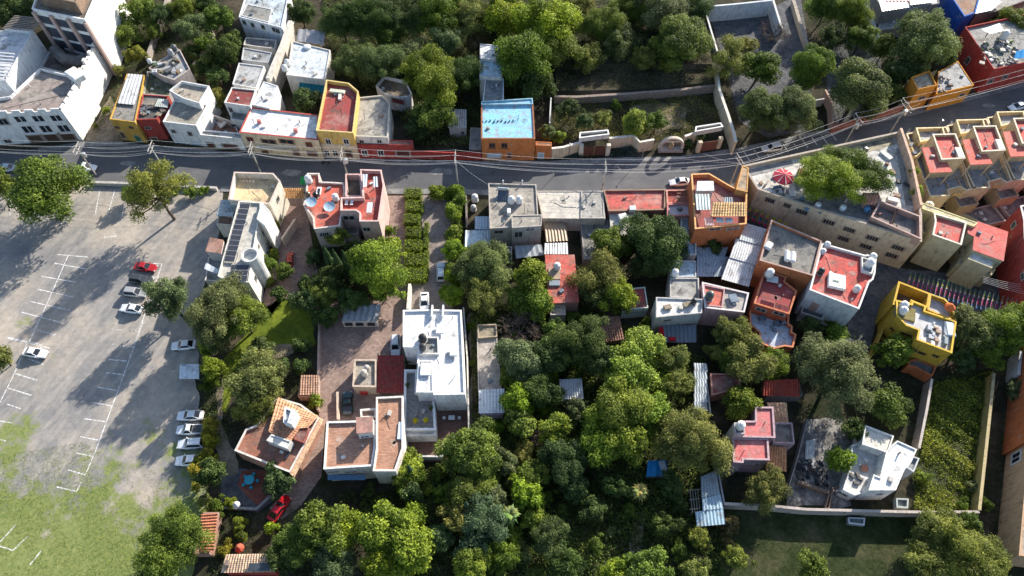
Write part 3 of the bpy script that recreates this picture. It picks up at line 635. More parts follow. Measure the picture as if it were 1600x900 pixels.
blk(b, [(380, 70), (430, 76), (432, 62), (384, 58)], 3.8, (.55, .52, .47), (.20, .19, .18), par=.3)
b = build('white house with pale blue and grey roof at top edge', 'house', [(373, 26), (440, 43), (452, -12), (388, -22)], 6.2, wall=(.72, .73, .74), roof=(.50, .58, .64), par=.35)
blk(b, [(376, 24), (420, 35), (425, 14), (386, 6)], 6.3, (.6, .6, .6), (.24, .24, .23), base=5.6, par=.1)
for x, y in ((382, 35), (395, 39), (411, 42), (428, 46), (434, 48)): win(b, x, y, 1.1, 1.4)
b = build('house with white and pale blue roof and teal awning beside garden tree', 'house', [(447, 117), (508, 124), (516, 78), (457, 64)], 6.0, wall=(.58, .55, .50), roof=(.58, .63, .66), par=.25, rmat='roof_white')
corr('terrace_sheet', b, [(463, 64, 5.0), (505, 70, 5.0), (508, 48, 5.4), (466, 45, 5.4)], col=(.30, .30, .31), pitch=1.4, amp=.08)
corr('awning', b, [(468, 121, 4.6), (507, 124, 4.6), (506, 146, 3.6), (467, 142, 3.6)], 'cloth', (.02, .17, .20), .8, .04)
lathe_dome = lathe([(.9, 0), (.9, .25), (.7, .4), (.3, .5), (.05, .52)]); d = link('roof_dome', lathe_dome, b, 'plain', (.65, .66, .66)); d.location = P(480, 74, 5.9)-off(b)
wallrun('long pale concrete wall climbing between the white roofed back houses', [(453, 32), (440, 70), (427, 100), (418, 122)], 6.5, .9, (.56, .52, .46))
b = build('tall narrow house with maroon red roof above yellow and cream front', 'house', [(494, 204), (552, 208), (560, 143), (545, 130), (510, 125)], 7.9, wall=(.60, .40, .12), roof=(.30, .055, .05), par=.9, rmat='roof_paint', rim=(.62, .48, .20))
lo = [P(494, 204, 7.9), P(552, 208, 7.9)]; base_l = [Vector((p.x, p.y, 0)) for p in lo]; dd = (base_l[1]-base_l[0]).normalized(); nn = Vector((dd.y, -dd.x, 0))
blk(b, None, 4.3, CREAM, None, par=0, world=[base_l[0]+nn*.12, base_l[1]+nn*.12, base_l[1]-nn*.3, base_l[0]-nn*.3])
for x in (513, 541): win(b, x, 221, 1.3, 1.7, frame=(.66, .63, .58), sill=(.6, .57, .5))
for x in (511, 524): win(b, x, 239, 1.3, 1.9, frame=(.70, .68, .64))
door(b, 545, 240, 1.7, 2.3, (.12, .07, .05))
bbox('roof_hatch', b, P(527, 143, 7.4), (1.0, 3.4, .5), 'plaster', (.55, .56, .44), 1.4, .05); bbox('roof_ledge', b, P(531, 152, 7.3), (.7, 1.8, .5), 'plaster', (.6, .56, .5), .1, .05)
b = build('house with grey moss edged roof over white and red street front', 'house', [(553, 213), (606, 215), (609, 160), (597, 149), (557, 153)], 6.0, wall=(.68, .65, .60), roof=(.42, .39, .34), par=.3, rim=(.5, .46, .38))
blk(b, [(557, 226), (643, 227), (645, 219), (557, 218)], 4.2, RED, (.2, .06, .05), par=.12)
for x in (565, 593): win(b, x, 221, 1.1, 1.0, frame=(.5, .45, .4))
for x in (570, 595): win(b, x, 239, 1.4, 2.0, frame=(.68, .66, .62))
door(b, 630, 240, 3.4, 1.9, (.13, .05, .04))
wallrun('long low dark red street wall left of the orange house', [(643, 235), (700, 238), (752, 238)], 2.3, .3, (.34, .05, .04))
b = build('small ruin with white curved parapet among the dark trees', 'ruin', [(587, 134), (601, 147), (622, 152), (641, 150), (643, 144), (634, 126), (600, 118)], 4.2, 'ruin', wall=(.70, .69, .68), roof=(.22, .15, .09), par=.9, rmat='dry_earth' if False else 'roof_concrete')
door(b, 622, 158, 3.6, 1.6, (.20, .05, .05))
b = build('grey block shack with tin roof beside the blue roofed house', 'shack', [(702, 199), (728, 199), (728, 172), (704, 171)], 3.0, 'shack', wall=(.40, .39, .37), roof=None, par=0)
corr('roof_sheet', b, [(700, 200, 3.1), (729, 200, 3.1), (729, 171, 3.5), (703, 170, 3.5)], col=(.34, .35, .37), pitch=.5)
win(b, 723, 207, .8, .8)
b = build('low rubble store with grey slab roof between shack and red wall', 'shack', [(733, 232), (752, 233), (752, 200), (735, 199)], 2.4, 'shack', wall=(.28, .27, .25), roof=(.22, .22, .22), par=.15)
b = build('orange street house with sky blue painted roof', 'house', [(752, 217), (836, 217), (833, 163), (752, 164)], 6.5, wall=ORG, roof=(.25, .55, .72), par=.18, rmat='roof_clean', rim=(.30, .12, .06))
blk(b, [(752, 163), (833, 162), (832, 153), (752, 158)], 6.9, (.3, .5, .6), (.26, .52, .66), par=.3, rmat='roof_clean')
for x in (769, 788): win(b, x, 227, 1.4, 1.5, frame=(.22, .10, .05), sill=(.2, .1, .05))
win(b, 772, 243, 3.2, 1.5, 'door', (.4, .4, .4), (.40, .50, .60), 0, 'plain'); door(b, 796, 243, 1.1, 1.9, (.18, .05, .03))
for i in range(9): bbox('roof_pipe', b, P(754+i*6, 190-(i % 3), 6.5), (.4, .3, .25), 'plain', (.06, .1, .14), i, .05)
blk(b, [(837, 227), (862, 228), (862, 222), (837, 221)], 4.0, ORG, (.3, .12, .06), par=.1)
win(b, 845, 243, 1.5, 1.9, 'door', (.6, .6, .6), (.35, .45, .55), 0, 'plain')
b = build('narrow grey blue rear wing stepping back behind the blue roof', 'house', [(754, 160), (787, 158), (787, 122), (758, 122)], 6.6, wall=(.50, .56, .60), roof=(.17, .20, .23), par=.3)
b = build('small house with white and sky blue roof among trees behind orange house', 'house', [(749, 120), (784, 121), (785, 72), (750, 69)], 7.2, wall=(.60, .58, .54), roof=(.42, .60, .70), par=.2, rmat='roof_white')
blk(b, [(750, 92), (785, 93), (785, 71), (750, 68)], 7.7, (.6, .6, .58), (.66, .67, .68), base=6.5, par=.15, rmat='roof_white')
o = tag(link('barrel', lathe([(.5, 0), (.55, .1), (.58, .5), (.55, .9), (.5, 1.0), (.45, 1.02)]), None, 'gloss', (.03, .12, .42), P(824, 144, .0)), 'blue plastic barrel in the dark yard behind the blue roof', 'barrel'); o.scale = (1.6, 1.6, 1.8)
wallrun('thin pale wall with pillars right of the blue roof', [(861, 152), (859, 192)], 3.5, .3, (.55, .55, .52))
# garden wall with gates and arch
GW = (.60, .50, .35)
wallrun('cream garden wall between orange house and white portal', [(862, 232), (880, 230), (908, 222)], 3.0, .4, GW, coping=(.66, .62, .55))
b = thing('gate_portal', 'white stone portal with brown double gate in cream garden wall', 'gate', P(929, 238)); b.pop('walls')
blk(b, [(905, 216), (952, 210), (950, 203), (906, 207)], 4.2, (.60, .57, .53), (.07, .07, .07), par=.5, rim=(.72, .71, .68), base=3.0)
for x in (908, 950): bbox('pillar', b, P(x, 234, 1.5), (.9, .9, 3.1), 'plaster', (.60, .54, .44), 0, .06)
bbox('gate_leaf', b, P(920, 236, 1.4), (2.2, .15, 2.7), 'wood', (.14, .06, .04), 0, .03); bbox('gate_leaf', b, P(937, 235, 1.4), (2.2, .15, 2.7), 'wood', (.13, .055, .04), 0, .03)
wallrun('cream garden wall with weathered end between portal and stone arch', [(952, 216), (990, 212), (1000, 222), (1022, 218)], 3.0, .4, GW, coping=(.66, .62, .55))
b = thing('moon_gate', 'pale stone arch with carved statue set in the garden wall', 'arch', P(1047, 240)); b.pop('walls'); mc = P(1047, 236, 0)
N_ = 26; v = []; f = []
for i in range(N_+1):
    a = math.pi*(-.08+1.16*i/N_)
    for rr_ in (2.6, 2.1):
        for y in (-.35, .35): v.append((rr_*math.cos(a)*1.02, y, 1.6+rr_*math.sin(a)))
for i in range(N_):
    a, e = 4*i, 4*i+4; f += [[a, a+1, e+1, e], [a+2, e+2, e+3, a+3], [a, e, e+2, a+2], [a+1, a+3, e+3, e+1]]
f += [[0, 2, 3, 1], [4*N_, 4*N_+1, 4*N_+3, 4*N_+2]]
link('stone_ring', mesh(v, f), b, 'stone', (.58, .50, .42)).location = mc-off(b)
bbox('base_bench', b, mc+Vector((0, .2, .35)), (5.4, 1.6, .7), 'stone', (.45, .40, .36), 0, .08); bbox('back_wall', b, mc+Vector((0, 1.0, .9)), (4.6, .25, 1.8), 'plaster', (.2, .17, .15), 0, .05)
link('statue', lathe([(.5, 0), (.6, .4), (.45, .8), (.5, 1.1), (.3, 1.4), (.25, 1.6), (.1, 1.75)], 10), b, 'stone', (.42, .32, .20)).location = mc+Vector((0, .3, .7))-off(b)
wallrun('cream garden wall right of the stone arch', [(1070, 213), (1088, 207)], 3.0, .4, GW, coping=(.66, .62, .55))
b = thing('gate_portal', 'dark roofed gateway with white beam near the hillside wall', 'gate', P(1108, 222)); b.pop('walls')
blk(b, [(1086, 206), (1130, 198), (1126, 192), (1087, 198)], 4.2, (.60, .56, .52), (.04, .04, .045), par=.5, base=3.0, rim=(.74, .73, .70))
for x, y in ((1092, 229), (1124, 223)): bbox('pillar', b, P(x, y, 1.5), (.9, .9, 3.1), 'plaster', GW, .1, .06)
bbox('gate_leaf', b, P(1107, 228, 1.4), (3.6, .15, 2.7), 'wood', (.22, .10, .07), .15, .03)
wallrun('long pale wall climbing beside the paved court', [(1097, -20), (1103, 20), (1121, 80)], 3.6, .4, (.62, .62, .60))
wallrun('tall cream boundary wall running up from the street past olive tree', [(1121, 112), (1124, 140), (1138, 180), (1147, 208), (1150, 222)], 3.8, .45, GW, coping=(.68, .64, .55))
wallrun('low stone retaining wall holding the bank above the sunken garden', [(866, 150), (900, 151), (980, 146), (1060, 140), (1118, 133)], 2.0, .7, (.30, .24, .20), 'stone')
wallrun('tall white back wall of the paved court at top edge', [(1104, 10), (1150, 6), (1206, 0)], 4.5, .5, (.60, .62, .64))
wallrun('white dividing wall along the right of the paved court', [(1206, -8), (1215, 22), (1222, 44)], 4.0, .5, (.60, .60, .58))
wallrun('broken stone wall at the right edge of the court', [(1240, 0), (1255, 50), (1264, 75), (1262, 105)], 1.6, .8, (.42, .36, .30), 'stone')
for k, (x, y) in enumerate(((1120, 32), (1134, 31), (1150, 29), (1166, 27), (1182, 26))): pass
wallrun('pink plaster wall stub beside round tree above the street', [(1290, 140), (1300, 160), (1302, 190)], 2.6, .35, (.52, .36, .30))
wallrun('low terracotta street wall under the dark round tree', [(1302, 196), (1350, 183), (1412, 164)], 2.2, .4, (.34, .12, .08))
wallrun('low grey wall beside the paired round trees', [(1264, 158), (1288, 154)], 2.2, .3, (.5, .5, .48))
b = build('weathered house with white and pink tin roofs at top right', 'house', [(1366, -12), (1378, 20), (1420, 15), (1468, 5), (1460, -40), (1370, -40)], 6.0, wall=(.24, .22, .21), roof=(.50, .50, .50), par=.15)
for k, (c_, q) in enumerate((((.70, .70, .69), [(1378, 18), (1422, 11), (1414, -6), (1372, -2)]), ((.42, .15, .16), [(1385, 2), (1440, 2), (1440, -20), (1385, -20)]), ((.6, .6, .58), [(1422, 8), (1462, 3), (1460, -10), (1420, -8)]))): corr('roof_sheet', b, [(x, y, 6.4+.12*k) for x, y in q], col=c_, pitch=.8)
blk(b, [(1372, 48), (1450, 36), (1448, 22), (1374, 30)], 3.0, (.36, .34, .34), (.33, .36, .38), par=.1)
wallrun('pale curved wall beside the steps at top right', [(1352, 0), (1362, 25), (1370, 48), (1374, 60)], 2.6, .5, (.55, .58, .60))
b = build('bright blue walled house with brown band at top right', 'house', [(1484, -8), (1507, 26), (1524, 20), (1540, -40), (1484, -40)], 7.0, wall=(.015, .075, .34), roof=(.25, .12, .07), par=.3, rim=(.02, .12, .45))
b = build('brown walled house with large white awning roof at top right', 'house', [(1524, 24), (1555, 18), (1605, 0), (1605, -40), (1530, -40)], 6.0, wall=(.20, .15, .13), roof=(.35, .33, .31), par=.3)
corr('awning', b, [(1522, 22, 6.8), (1550, 16, 6.8), (1566, 2, 6.8), (1532, -14, 6.8)], 'cloth', (.78, .77, .75), 1.2, .06)
b = build('large dark red walled house with cluttered roof garden by the street', 'house', [(1508, 42), (1553, 108), (1600, 98), (1680, 80), (1660, 10)], 7.0, wall=(.36, .045, .035), roof=(.26, .26, .26), par=.6)
corr('awning', b, [(1533, 46, 9.2), (1547, 53, 9.2), (1569, 48, 9.2), (1562, 36, 9.2)], 'cloth', (.80, .79, .76), 1.2, .05)
for i in range(34): bbox('junk_piece', b, P(rr.uniform(1530, 1590), rr.uniform(60, 100), 6.8), (rr.uniform(.3, 1.4), rr.uniform(.3, 1.2), rr.uniform(.2, .8)), 'plain', rr.choice([(.5, .5, .5), (.3, .28, .25), (.05, .12, .04), (.45, .42, .36), (.1, .14, .05), (.2, .2, .22)]), rr.uniform(0, 3), .05)
corr('tarp', b, [(1584, 92, 8.4), (1604, 90, 8.4), (1604, 76, 8.6), (1588, 80, 8.6)], 'cloth', (.03, .22, .50), 1.3, .1)
win(b, 1512, 95, 1.4, 2.0); win(b, 1547, 127, 1.6, 1.2); win(b, 1570, 120, 1.6, 1.2)
b = build('orange yellow corner house with grey patched roof by the street', 'house', [(1463, 147), (1522, 133), (1497, 95), (1466, 112)], 5.0, wall=(.58, .25, .03), roof=(.42, .43, .45), par=.12)
blk(b, [(1424, 120), (1434, 140), (1464, 133), (1453, 110)], 6.6, (.58, .25, .035), (.40, .34, .24), par=.5)
win(b, 1440, 153, 2.0, 1.0); door(b, 1448, 163, 1.4, 1.6, (.08, .05, .04)); win(b, 1503, 148, 1.6, .9)
for i in range(10): bbox('junk_piece', b, P(rr.uniform(1466, 1488), rr.uniform(118, 142), 5.3), (rr.uniform(.4, 1.2), rr.uniform(.3, 1.0), rr.uniform(.2, .6)), 'plain', rr.choice([(.5, .45, .42), (.1, .08, .07), (.3, .2, .18)]), rr.uniform(0, 3), .05)

wallrun('old stone wall in the back yard behind the mansion alley', [(262, -10), (250, 30), (238, 62), (228, 90)], 1.8, .6, (.34, .30, .27), 'stone')
wallrun('pale yard wall beside the cluttered concrete house', [(330, 44), (318, 72), (302, 100)], 2.2, .4, (.44, .38, .34))
sheet('back_yard', [(240, 70), (262, 30), (318, 60), (300, 105), (285, 80), (255, 85)], .03, 'soil')
# ------------------------------------------------------------------ buildings south of the street
SOLAR = (.055, .055, .065)
b = build('long cream house with rooftop solar panels and round turret beside parking lot', 'house', [(366, 269), (427, 271), (438, 283), (422, 319), (357, 312)], 7.2, wall=(.66, .60, .50), roof=(.66, .52, .30), par=1.5, rmat='roof_clean', rim=(.58, .46, .40))
blk(b, [(373, 314), (408, 316), (403, 350), (393, 412), (389, 441), (355, 441), (340, 431)], 7.6, (.68, .65, .58), (.52, .49, .43), par=.45, rmat='roof_white')
blk(b, [(409, 315), (422, 330), (414, 352), (401, 342)], 8.4, (.72, .70, .66), (.70, .68, .64), par=.05, rmat='roof_white')
blk(b, [(320, 438), (356, 441), (359, 425), (352, 400), (325, 402)], 5.0, (.66, .62, .55), (.46, .45, .43), par=.5)
blk(b, [(322, 393), (345, 396), (349, 376), (329, 372)], 7.4, (.62, .56, .52), (.32, .17, .13), par=.0, rmat='roof_paint')
blk(b, [(338, 350), (362, 352), (366, 338), (342, 334)], 4.2, (.60, .56, .48), (.28, .12, .07), par=.3)
for k in range(4): corr('roof_sheet', b, [(337+k*2, 338-k*6.5, 5.6), (364+k*2, 337-k*6.5, 5.6), (366+k*2, 331-k*6.5, 5.7), (339+k*2, 332-k*6.5, 5.7)], col=(.36, .42, .44), pitch=.6)
corr('awning', b, [(319, 420, 6.3), (338, 428, 6.0), (343, 422, 6.3), (322, 410, 6.5)], 'cloth', (.74, .75, .76), 1.0, .05)
tc = P(390, 398, 8.6); tur = link('turret', lathe([(1.6, -8.6), (1.6, 0), (1.3, 0), (1.3, -.9), (.2, -.95)], 24), b, 'plaster', (.58, .58, .56)); tur.location = tc-off(b)
for i in range(11):                       # solar panels in a row and a block of eight
    px = 382.5-i*2.35; py = 322+i*8.2; c = P(px, py, 7.75); a = P(px+6, py+.6, 7.75); o = box('solar_panel', b, c, (1.9, 1.05, .06), 'glass', SOLAR, math.atan2((a-c).y, (a-c).x)+.03); o.rotation_euler = (.12, 0, -.08)
    box('panel_frame', o, (0, 0, 0), (1.06, 1.1, .5), 'plain', (.6, .6, .6)).location = (0, 0, -.3)
for i in range(3):
    for j in range(2):
        o = box('solar_panel', b, P(368+j*13.5-i*1.2, 418+i*8.3, 7.8), (1.6, 1.05, .06), 'glass', SOLAR, -.05); o.rotation_euler = (.12, 0, -.05)
        box('panel_frame', o, (0, 0, 0), (1.06, 1.1, .5), 'plain', (.6, .6, .6)).location = (0, 0, -.3)
win(b, 434, 311, 1.2, 1.4); win(b, 411, 364, .9, 1.2); win(b, 399, 435, 1.0, 1.6); win(b, 341, 447, 2.0, 1.1, mull=2); win(b, 404, 385, .8, 1.0)
for i in range(5): box('wall_light', b, P(376+i*5, 282+.4*i, 6.4), (.3, .2, .3), 'plain', (.45, .36, .32))
b = thing('gate_roof', 'small clay tiled gate roof between cream house and red roofed house', 'gate', P(458, 305)); b.pop('walls')
corr('tile_roof', b, [(442, 310, 3.0), (475, 310, 3.0), (474, 294, 3.8), (443, 294, 3.8)], 'clay_tile', (.50, .27, .11), .42, .07, 6, .05)
for x in (444, 473): bbox('pillar', b, P(x, 308, 1.5), (.5, .5, 3.1), 'plaster', (.55, .48, .4), 0, .04)
wallrun('pale splayed garden wall jutting into the brick drive', [(461, 342), (450, 358), (440, 373)], 2.4, .4, (.60, .46, .36))
# red roofed house
b = build('house with red terrace roofs and pink walls beside the street', 'house', [(480, 271), (499, 271), (500, 284), (537, 286), (539, 300), (531, 353), (491, 358), (489, 340), (474, 320), (478, 309)], 6.3, wall=(.60, .50, .44), roof=(.58, .13, .085), par=.4, rmat='roof_paint', rim=(.66, .56, .50))
blk(b, [(540, 272), (563, 272), (566, 307), (540, 307)], 6.8, (.56, .40, .36), (.10, .09, .07), par=1.6, rim=(.62, .40, .36))
blk(b, [(563, 265), (596, 266), (600, 290), (592, 346), (562, 346), (562, 333), (556, 329), (532, 329), (533, 309), (567, 308)], 8.2, (.58, .40, .36), (.46, .075, .055), par=.9, rmat='roof_paint', rim=(.64, .44, .40))
blk(b, [(500, 366), (560, 366), (560, 350), (500, 352)], 3.0, (.45, .38, .34), (.14, .12, .11), par=.3)
win(b, 573, 358, 1.6, 1.2); win(b, 545, 340, 2.6, 1.4); win(b, 507, 366, 2.0, 1.2, mull=3)
bbox('roof_hatch', b, P(498, 299, 6.2), (.9, 2.0, .5), 'plaster', (.68, .66, .64), 0, .05); box('pane', b, P(498, 299, 6.5), (.5, 1.5, .04), 'glass', DARK)
corr('awning', b, [(572, 332, 9.0), (581, 332, 9.0), (583, 316, 9.2), (574, 316, 9.2)], 'cloth', (.66, .66, .66), .8, .03)
for q in ([(567, 292, 8.6), (573, 292, 8.6), (575, 272, 9.0), (566, 272, 9.0)], [(583, 292, 8.6), (591, 292, 8.6), (590, 276, 9.0), (583, 276, 9.0)]): corr('roof_sheet', b, q, 'metal_sheet', (.45, .50, .55), .6)
def table(px, py, z, label, r=1.1, col=(.36, .48, .58)):
    t = thing('satellite_dish', label, 'satellite dish', P(px, py, z)); t.pop('walls')
    dish = link('dish', lathe([(.06, 0), (r*.5, .06), (r*.85, .17), (r, .25), (r*.98, .28), (r*.84, .2), (r*.5, .1), (.02, .05)], 28), t, 'gloss', col); dish.location = (0, 0, .7); dish.rotation_euler = (.25, .1, 0)
    tube('post', t, [P(px, py, z)-Vector((0, 0, .1)), P(px, py, z)+Vector((0, 0, .75))], .06); tube('feed_arm', t, [P(px, py, z)+Vector((0, -r*.8, .7)), P(px, py, z)+Vector((0, -.1, 1.7))], .03); return t
table(488, 320, 5.95, 'pale blue round dish near the left edge of red terrace'); table(516, 327, 5.95, 'blue round dish in the middle of red terrace')
# tanks ----------------------------------------------------------------
TANK = [(.0, 0), (.55, .0), (.58, .06), (.58, .3), (.55, .34), (.58, .38), (.58, .62), (.55, .66), (.58, .7), (.58, .92), (.52, 1.08), (.36, 1.2), (.22, 1.24), (.0, 1.24)]
TM = {}
def tank(px, py, z, label, col=(.72, .71, .68), s=1.0, lid=None):
    if not TM: TM['b'] = lathe(TANK[1:-1], 20); TM['l'] = lathe([(.24, 0), (.24, .1), (.2, .14), (.05, .15)], 14); TM['p'] = lathe([(.68, 0), (.68, .12), (.6, .13)], 14); TM['b'].materials.append(MATS['gloss']); TM['l'].materials.append(MATS['gloss']); TM['p'].materials.append(MATS['plaster'])
    t = thing('water_tank', label, 'water tank', P(px, py, z), 'rooftop water tanks'); t.pop('walls'); t.scale = (s, s, s)
    link('tank_base', TM['p'], t, None, (.4, .39, .37)); link('tank_body', TM['b'], t, None, col).location = (0, 0, .12); link('lid', TM['l'], t, None, lid or tuple(c*.8 for c in col)).location = (0, 0, 1.35); return t
BLK = (.02, .02, .022)
for a in ((483, 284, 6, 'white water tank at the left corner of red terrace', (.74, .74, .73), 1.2), (525, 312, 6, 'small white water tank beside blue dish on red terrace', WHITE, 1.1), (494, 308, 6, 'black water tank near the left dish on red terrace', BLK, .9),
          (482, 307, 6, 'brown water tank at the left edge of red terrace', (.12, .09, .06), .9), (799, 316, 6.2, 'white water tank on the grey concrete house, left of pair', (.66, .66, .65), 1.15), (811, 316, 6.2, 'white water tank on the grey concrete house, right of pair', (.66, .66, .65), 1.15),
          (661, 532, 6.9, 'black water tank in white house roof well', BLK, 1.2), (661, 545, 6.9, 'smaller black water tank in white house roof well', (.04, .04, .04), 1.0),
          (570, 585, 2.9, 'cream water tank on the small flat roofed hut', (.55, .5, .42), .9), (574, 577, 2.9, 'grey water tank at the back of flat roofed hut', (.45, .42, .38), .8),
          (870, 420, 4.1, 'white water tank on long red roof among trees', (.68, .68, .67), 1.15), (1053, 430, 4.2, 'white water tank at edge of grey blue middle roofs', (.72, .72, .7), 1.2), (1107, 466, 5.7, 'dark water tank on pink walled house', (.06, .08, .08), 1.3), (1083, 474, 6.0, 'black water tank on white roofed concrete block', BLK, .9),
          (1201, 430, 6.9, 'white water tank in the orange house roof corner', (.72, .72, .71), 1.2), (1356, 415, 7.6, 'large white water tank on red roof corner of white house', (.74, .74, .72), 1.3), (1361, 405, 7.6, 'white water tank behind the large one on white house', (.70, .70, .68), 1.1),
          (1336, 455, 7.2, 'pale water tank standing on red roof near its east edge', (.66, .65, .6), 1.1), (1290, 386, 7.2, 'white tank at northwest corner of the red roofed white house', (.7, .7, .7), 1.0), (1284, 396, 7.2, 'white tank below northwest corner of red roofed white house', (.7, .7, .7), .9),
          (1409, 481, 6.8, 'upper of two white water tanks on yellow house', (.68, .68, .67), 1.2), (1408, 489, 6.8, 'lower of two white water tanks on yellow house', (.70, .70, .70), 1.2), (1155, 668, 7.1, 'white water tank in purple house tower', (.74, .72, .68), 1.2),
          (1446, 328, 5.4, 'cream water tank on olive cream house terrace', (.66, .6, .48), 1.5), (1422, 133, .0, 'white round water tank beside orange corner house', (.75, .75, .74), 1.6), (1281, 427, 7.4, 'black water tank on grey roof of big orange house', BLK, 1.0),
          (235, 98, 7.0, 'white water tank on cluttered house behind red front', (.7, .7, .7), .8), (274, 79, 7.0, 'dark water tank at back of cluttered concrete house', (.10, .11, .12), 1.1), (268, 85, 7.0, 'grey water tank beside dark one on cluttered house', (.3, .3, .32), 1.0),
          (450, 102, 6.0, 'white water tank at left edge of pale blue roof', (.68, .68, .66), 1.1), (446, 110, 6.0, 'lower white water tank at left edge of pale blue roof', (.68, .68, .66), 1.1), (1566, 60, 7.0, 'pale round tank on dark red house roof garden', (.6, .6, .6), 1.5), (742, 313, .2, 'white tank in the narrow service yard', (.68, .68, .68), 1.2), (740, 328, .2, 'grey tank in the narrow service yard', (.5, .5, .5), 1.0)):
    tank(*a)
# sun loungers on the red terrace and the blue terrace
def lounger(px, py, z, label, rz=0.):
    t = thing('lounger', label, 'lounger', P(px, py, z), None, rz); t.pop('walls')
    for n_, c, s in (('seat', (0, 0, .32), (.6, 1.2, .06)), ('backrest', (0, .85, .5), (.6, .7, .06))):
        o = bbox(n_, None, (0, 0, 0), s, 'cloth', (.74, .74, .74), 0, .02); o.parent = t; o.location = c; o.rotation_euler = (.5 if n_ == 'backrest' else 0, 0, 0)
    for sx in (-.25, .25):
        for sy in (-.5, .5): o = box('leg', None, (0, 0, 0), (.05, .05, .3), 'plain', (.6, .6, .6)); o.parent = t; o.location = (sx, sy, .15)
lounger(542, 318, 7.35, 'left white lounger on the upper red terrace'); lounger(550, 318, 7.35, 'right white lounger on the upper red terrace')
# grey concrete house and street row
b = build('grey concrete house with solar heater above two small south windows', 'house', [(763, 286), (838, 288), (841, 335), (846, 352), (765, 357)], 6.4, wall=(.42, .38, .34), roof=(.38, .34, .29), par=.35)
blk(b, [(800, 356), (846, 353), (847, 335), (799, 336)], 7.0, (.42, .38, .35), (.36, .32, .27), par=.15)
blk(b, [(767, 405), (800, 405), (800, 385), (767, 385)], 3.2, (.4, .36, .33), (.17, .17, .18), par=.2)
win(b, 779, 362, 2.0, 1.0, frame=(.3, .25, .2)); win(b, 828, 358, 2.0, 1.0, frame=(.5, .48, .45)); win(b, 810, 366, 1.8, 2.0)
c = P(786, 306, 6.5); o = box('solar_heater', b, c, (2.2, 2.4, .08), 'glass', (.06, .07, .09), -.1); o.rotation_euler = (.35, 0, -.1); bbox('heater_tank', b, c+Vector((0, 1.2, .8)), (2.3, .5, .5), 'metal', (.5, .5, .5), -.1, .15)
for i in range(6): o = box('heater_tube', b, c+Vector((-.95+i*.38, 0, .12)), (.16, 2.2, .06), 'glass', (.12, .14, .18)); o.rotation_euler = (.35, 0, -.1)
bbox('roof_unit', b, P(795, 331, 6.6), (.7, 1.2, .9), 'plain', (.66, .67, .68), 0, .06)
for x in (786, 816): bbox('coping_lamp', b, P(x, 284, 6.7), (.25, .25, .9), 'plain', (.7, .7, .7), 0, .04)
b = build('low building with wide sunlit concrete roof along the street', 'house', [(838, 298), (943, 298), (946, 342), (848, 341)], 4.0, wall=(.48, .43, .37), roof=(.56, .51, .44), par=.12, rmat='roof_white')
blk(b, [(908, 298), (942, 298), (945, 341), (907, 341)], 4.15, (.45, .42, .38), (.40, .38, .35), base=3.6, par=.12)
blk(b, [(907, 344), (950, 343), (955, 405), (912, 405)], 2.2, (.34, .31, .28), (.19, .18, .17), par=.15)
corr('roof_sheet', b, [(853, 378, 2.6), (888, 376, 2.6), (883, 345, 3.0), (850, 348, 3.0)], col=(.30, .22, .15), pitch=.6, amp=.08)
b = build('long low building with weathered red roof along the street', 'house', [(943, 297), (1040, 296), (1039, 328), (951, 330)], 4.4, wall=(.44, .18, .14), roof=(.55, .11, .09), par=.35, rmat='roof_paint', rim=(.30, .20, .14))
blk(b, [(952, 331), (1004, 331), (1004, 368), (955, 368)], 3.6, (.5, .47, .42), (.58, .55, .50), par=.15, rmat='roof_white')
bbox('roof_unit', b, P(988, 327, 4.4), (1.3, 1.2, 1.0), 'plain', (.5, .52, .53), 0, .06); bbox('roof_unit', b, P(973, 340, 3.9), (1.7, 1.5, 1.0), 'plain', (.6, .6, .6), .3, .1)
b = build('small red tiled terrace house with pale pink block below it', 'house', [(1041, 297), (1077, 297), (1080, 317), (1042, 318)], 4.6, wall=(.5, .2, .16), roof=(.42, .08, .06), par=.5, rmat='roof_paint', rim=(.6, .28, .22))
blk(b, [(1042, 319), (1082, 318), (1083, 337), (1043, 338)], 4.9, (.55, .35, .35), (.56, .50, .52), par=.3, rmat='roof_white', rim=(.55, .2, .18))
for i in range(5): box('pergola_slat', b, P(1067, 298+i*4, 5.4), (2.4, .2, .1), 'wood', (.22, .13, .09))
link('skylight', lathe([(.5, 0), (.5, .25), (.35, .4), (.05, .45)], 14), b, 'gloss', (.1, .1, .11)).location = P(1062, 327, 4.7)-off(b)
b = build('tall orange house with roof terrace and tiled canopy by the junction', 'house', [(1080, 272), (1108, 271), (1140, 290), (1167, 303), (1166, 350), (1086, 358)], 8.6, wall=(.46, .15, .055), roof=(.32, .085, .075), par=1.0, rmat='roof_paint', rim=(.68, .38, .16))
corr('tile_canopy', b, [(1111, 338, 9.6), (1166, 338, 9.6), (1166, 316, 10.3), (1114, 316, 10.3)], 'clay_tile', (.66, .42, .20), .5, .07, 5, .05)
corr('roof_sheet', b, [(1088, 328, 9.4), (1111, 328, 9.4), (1109, 303, 9.8), (1086, 303, 9.8)], col=(.42, .48, .47), pitch=.5)
blk(b, [(1089, 298), (1115, 298), (1114, 284), (1090, 284)], 9.8, (.70, .66, .62), (.72, .70, .66), base=7.4, par=0, rmat='roof_white')
for i in range(6): box('lattice_slat', b, P(1102+i*2.3, 346, 8.9), (.12, 1.9, .1), 'plain', (.5, .5, .5))
for x in (1125, 1139): bbox('solar_heater', b, P(x, 344, 9.0), (1.4, 1.2, .12), 'glass', (.35, .42, .46), 0, .03)
corr('roof_sheet', b, [(1131, 316, 9.3), (1146, 316, 9.3), (1145, 308, 9.6), (1132, 308, 9.6)], col=(.48, .52, .5), pitch=.4)
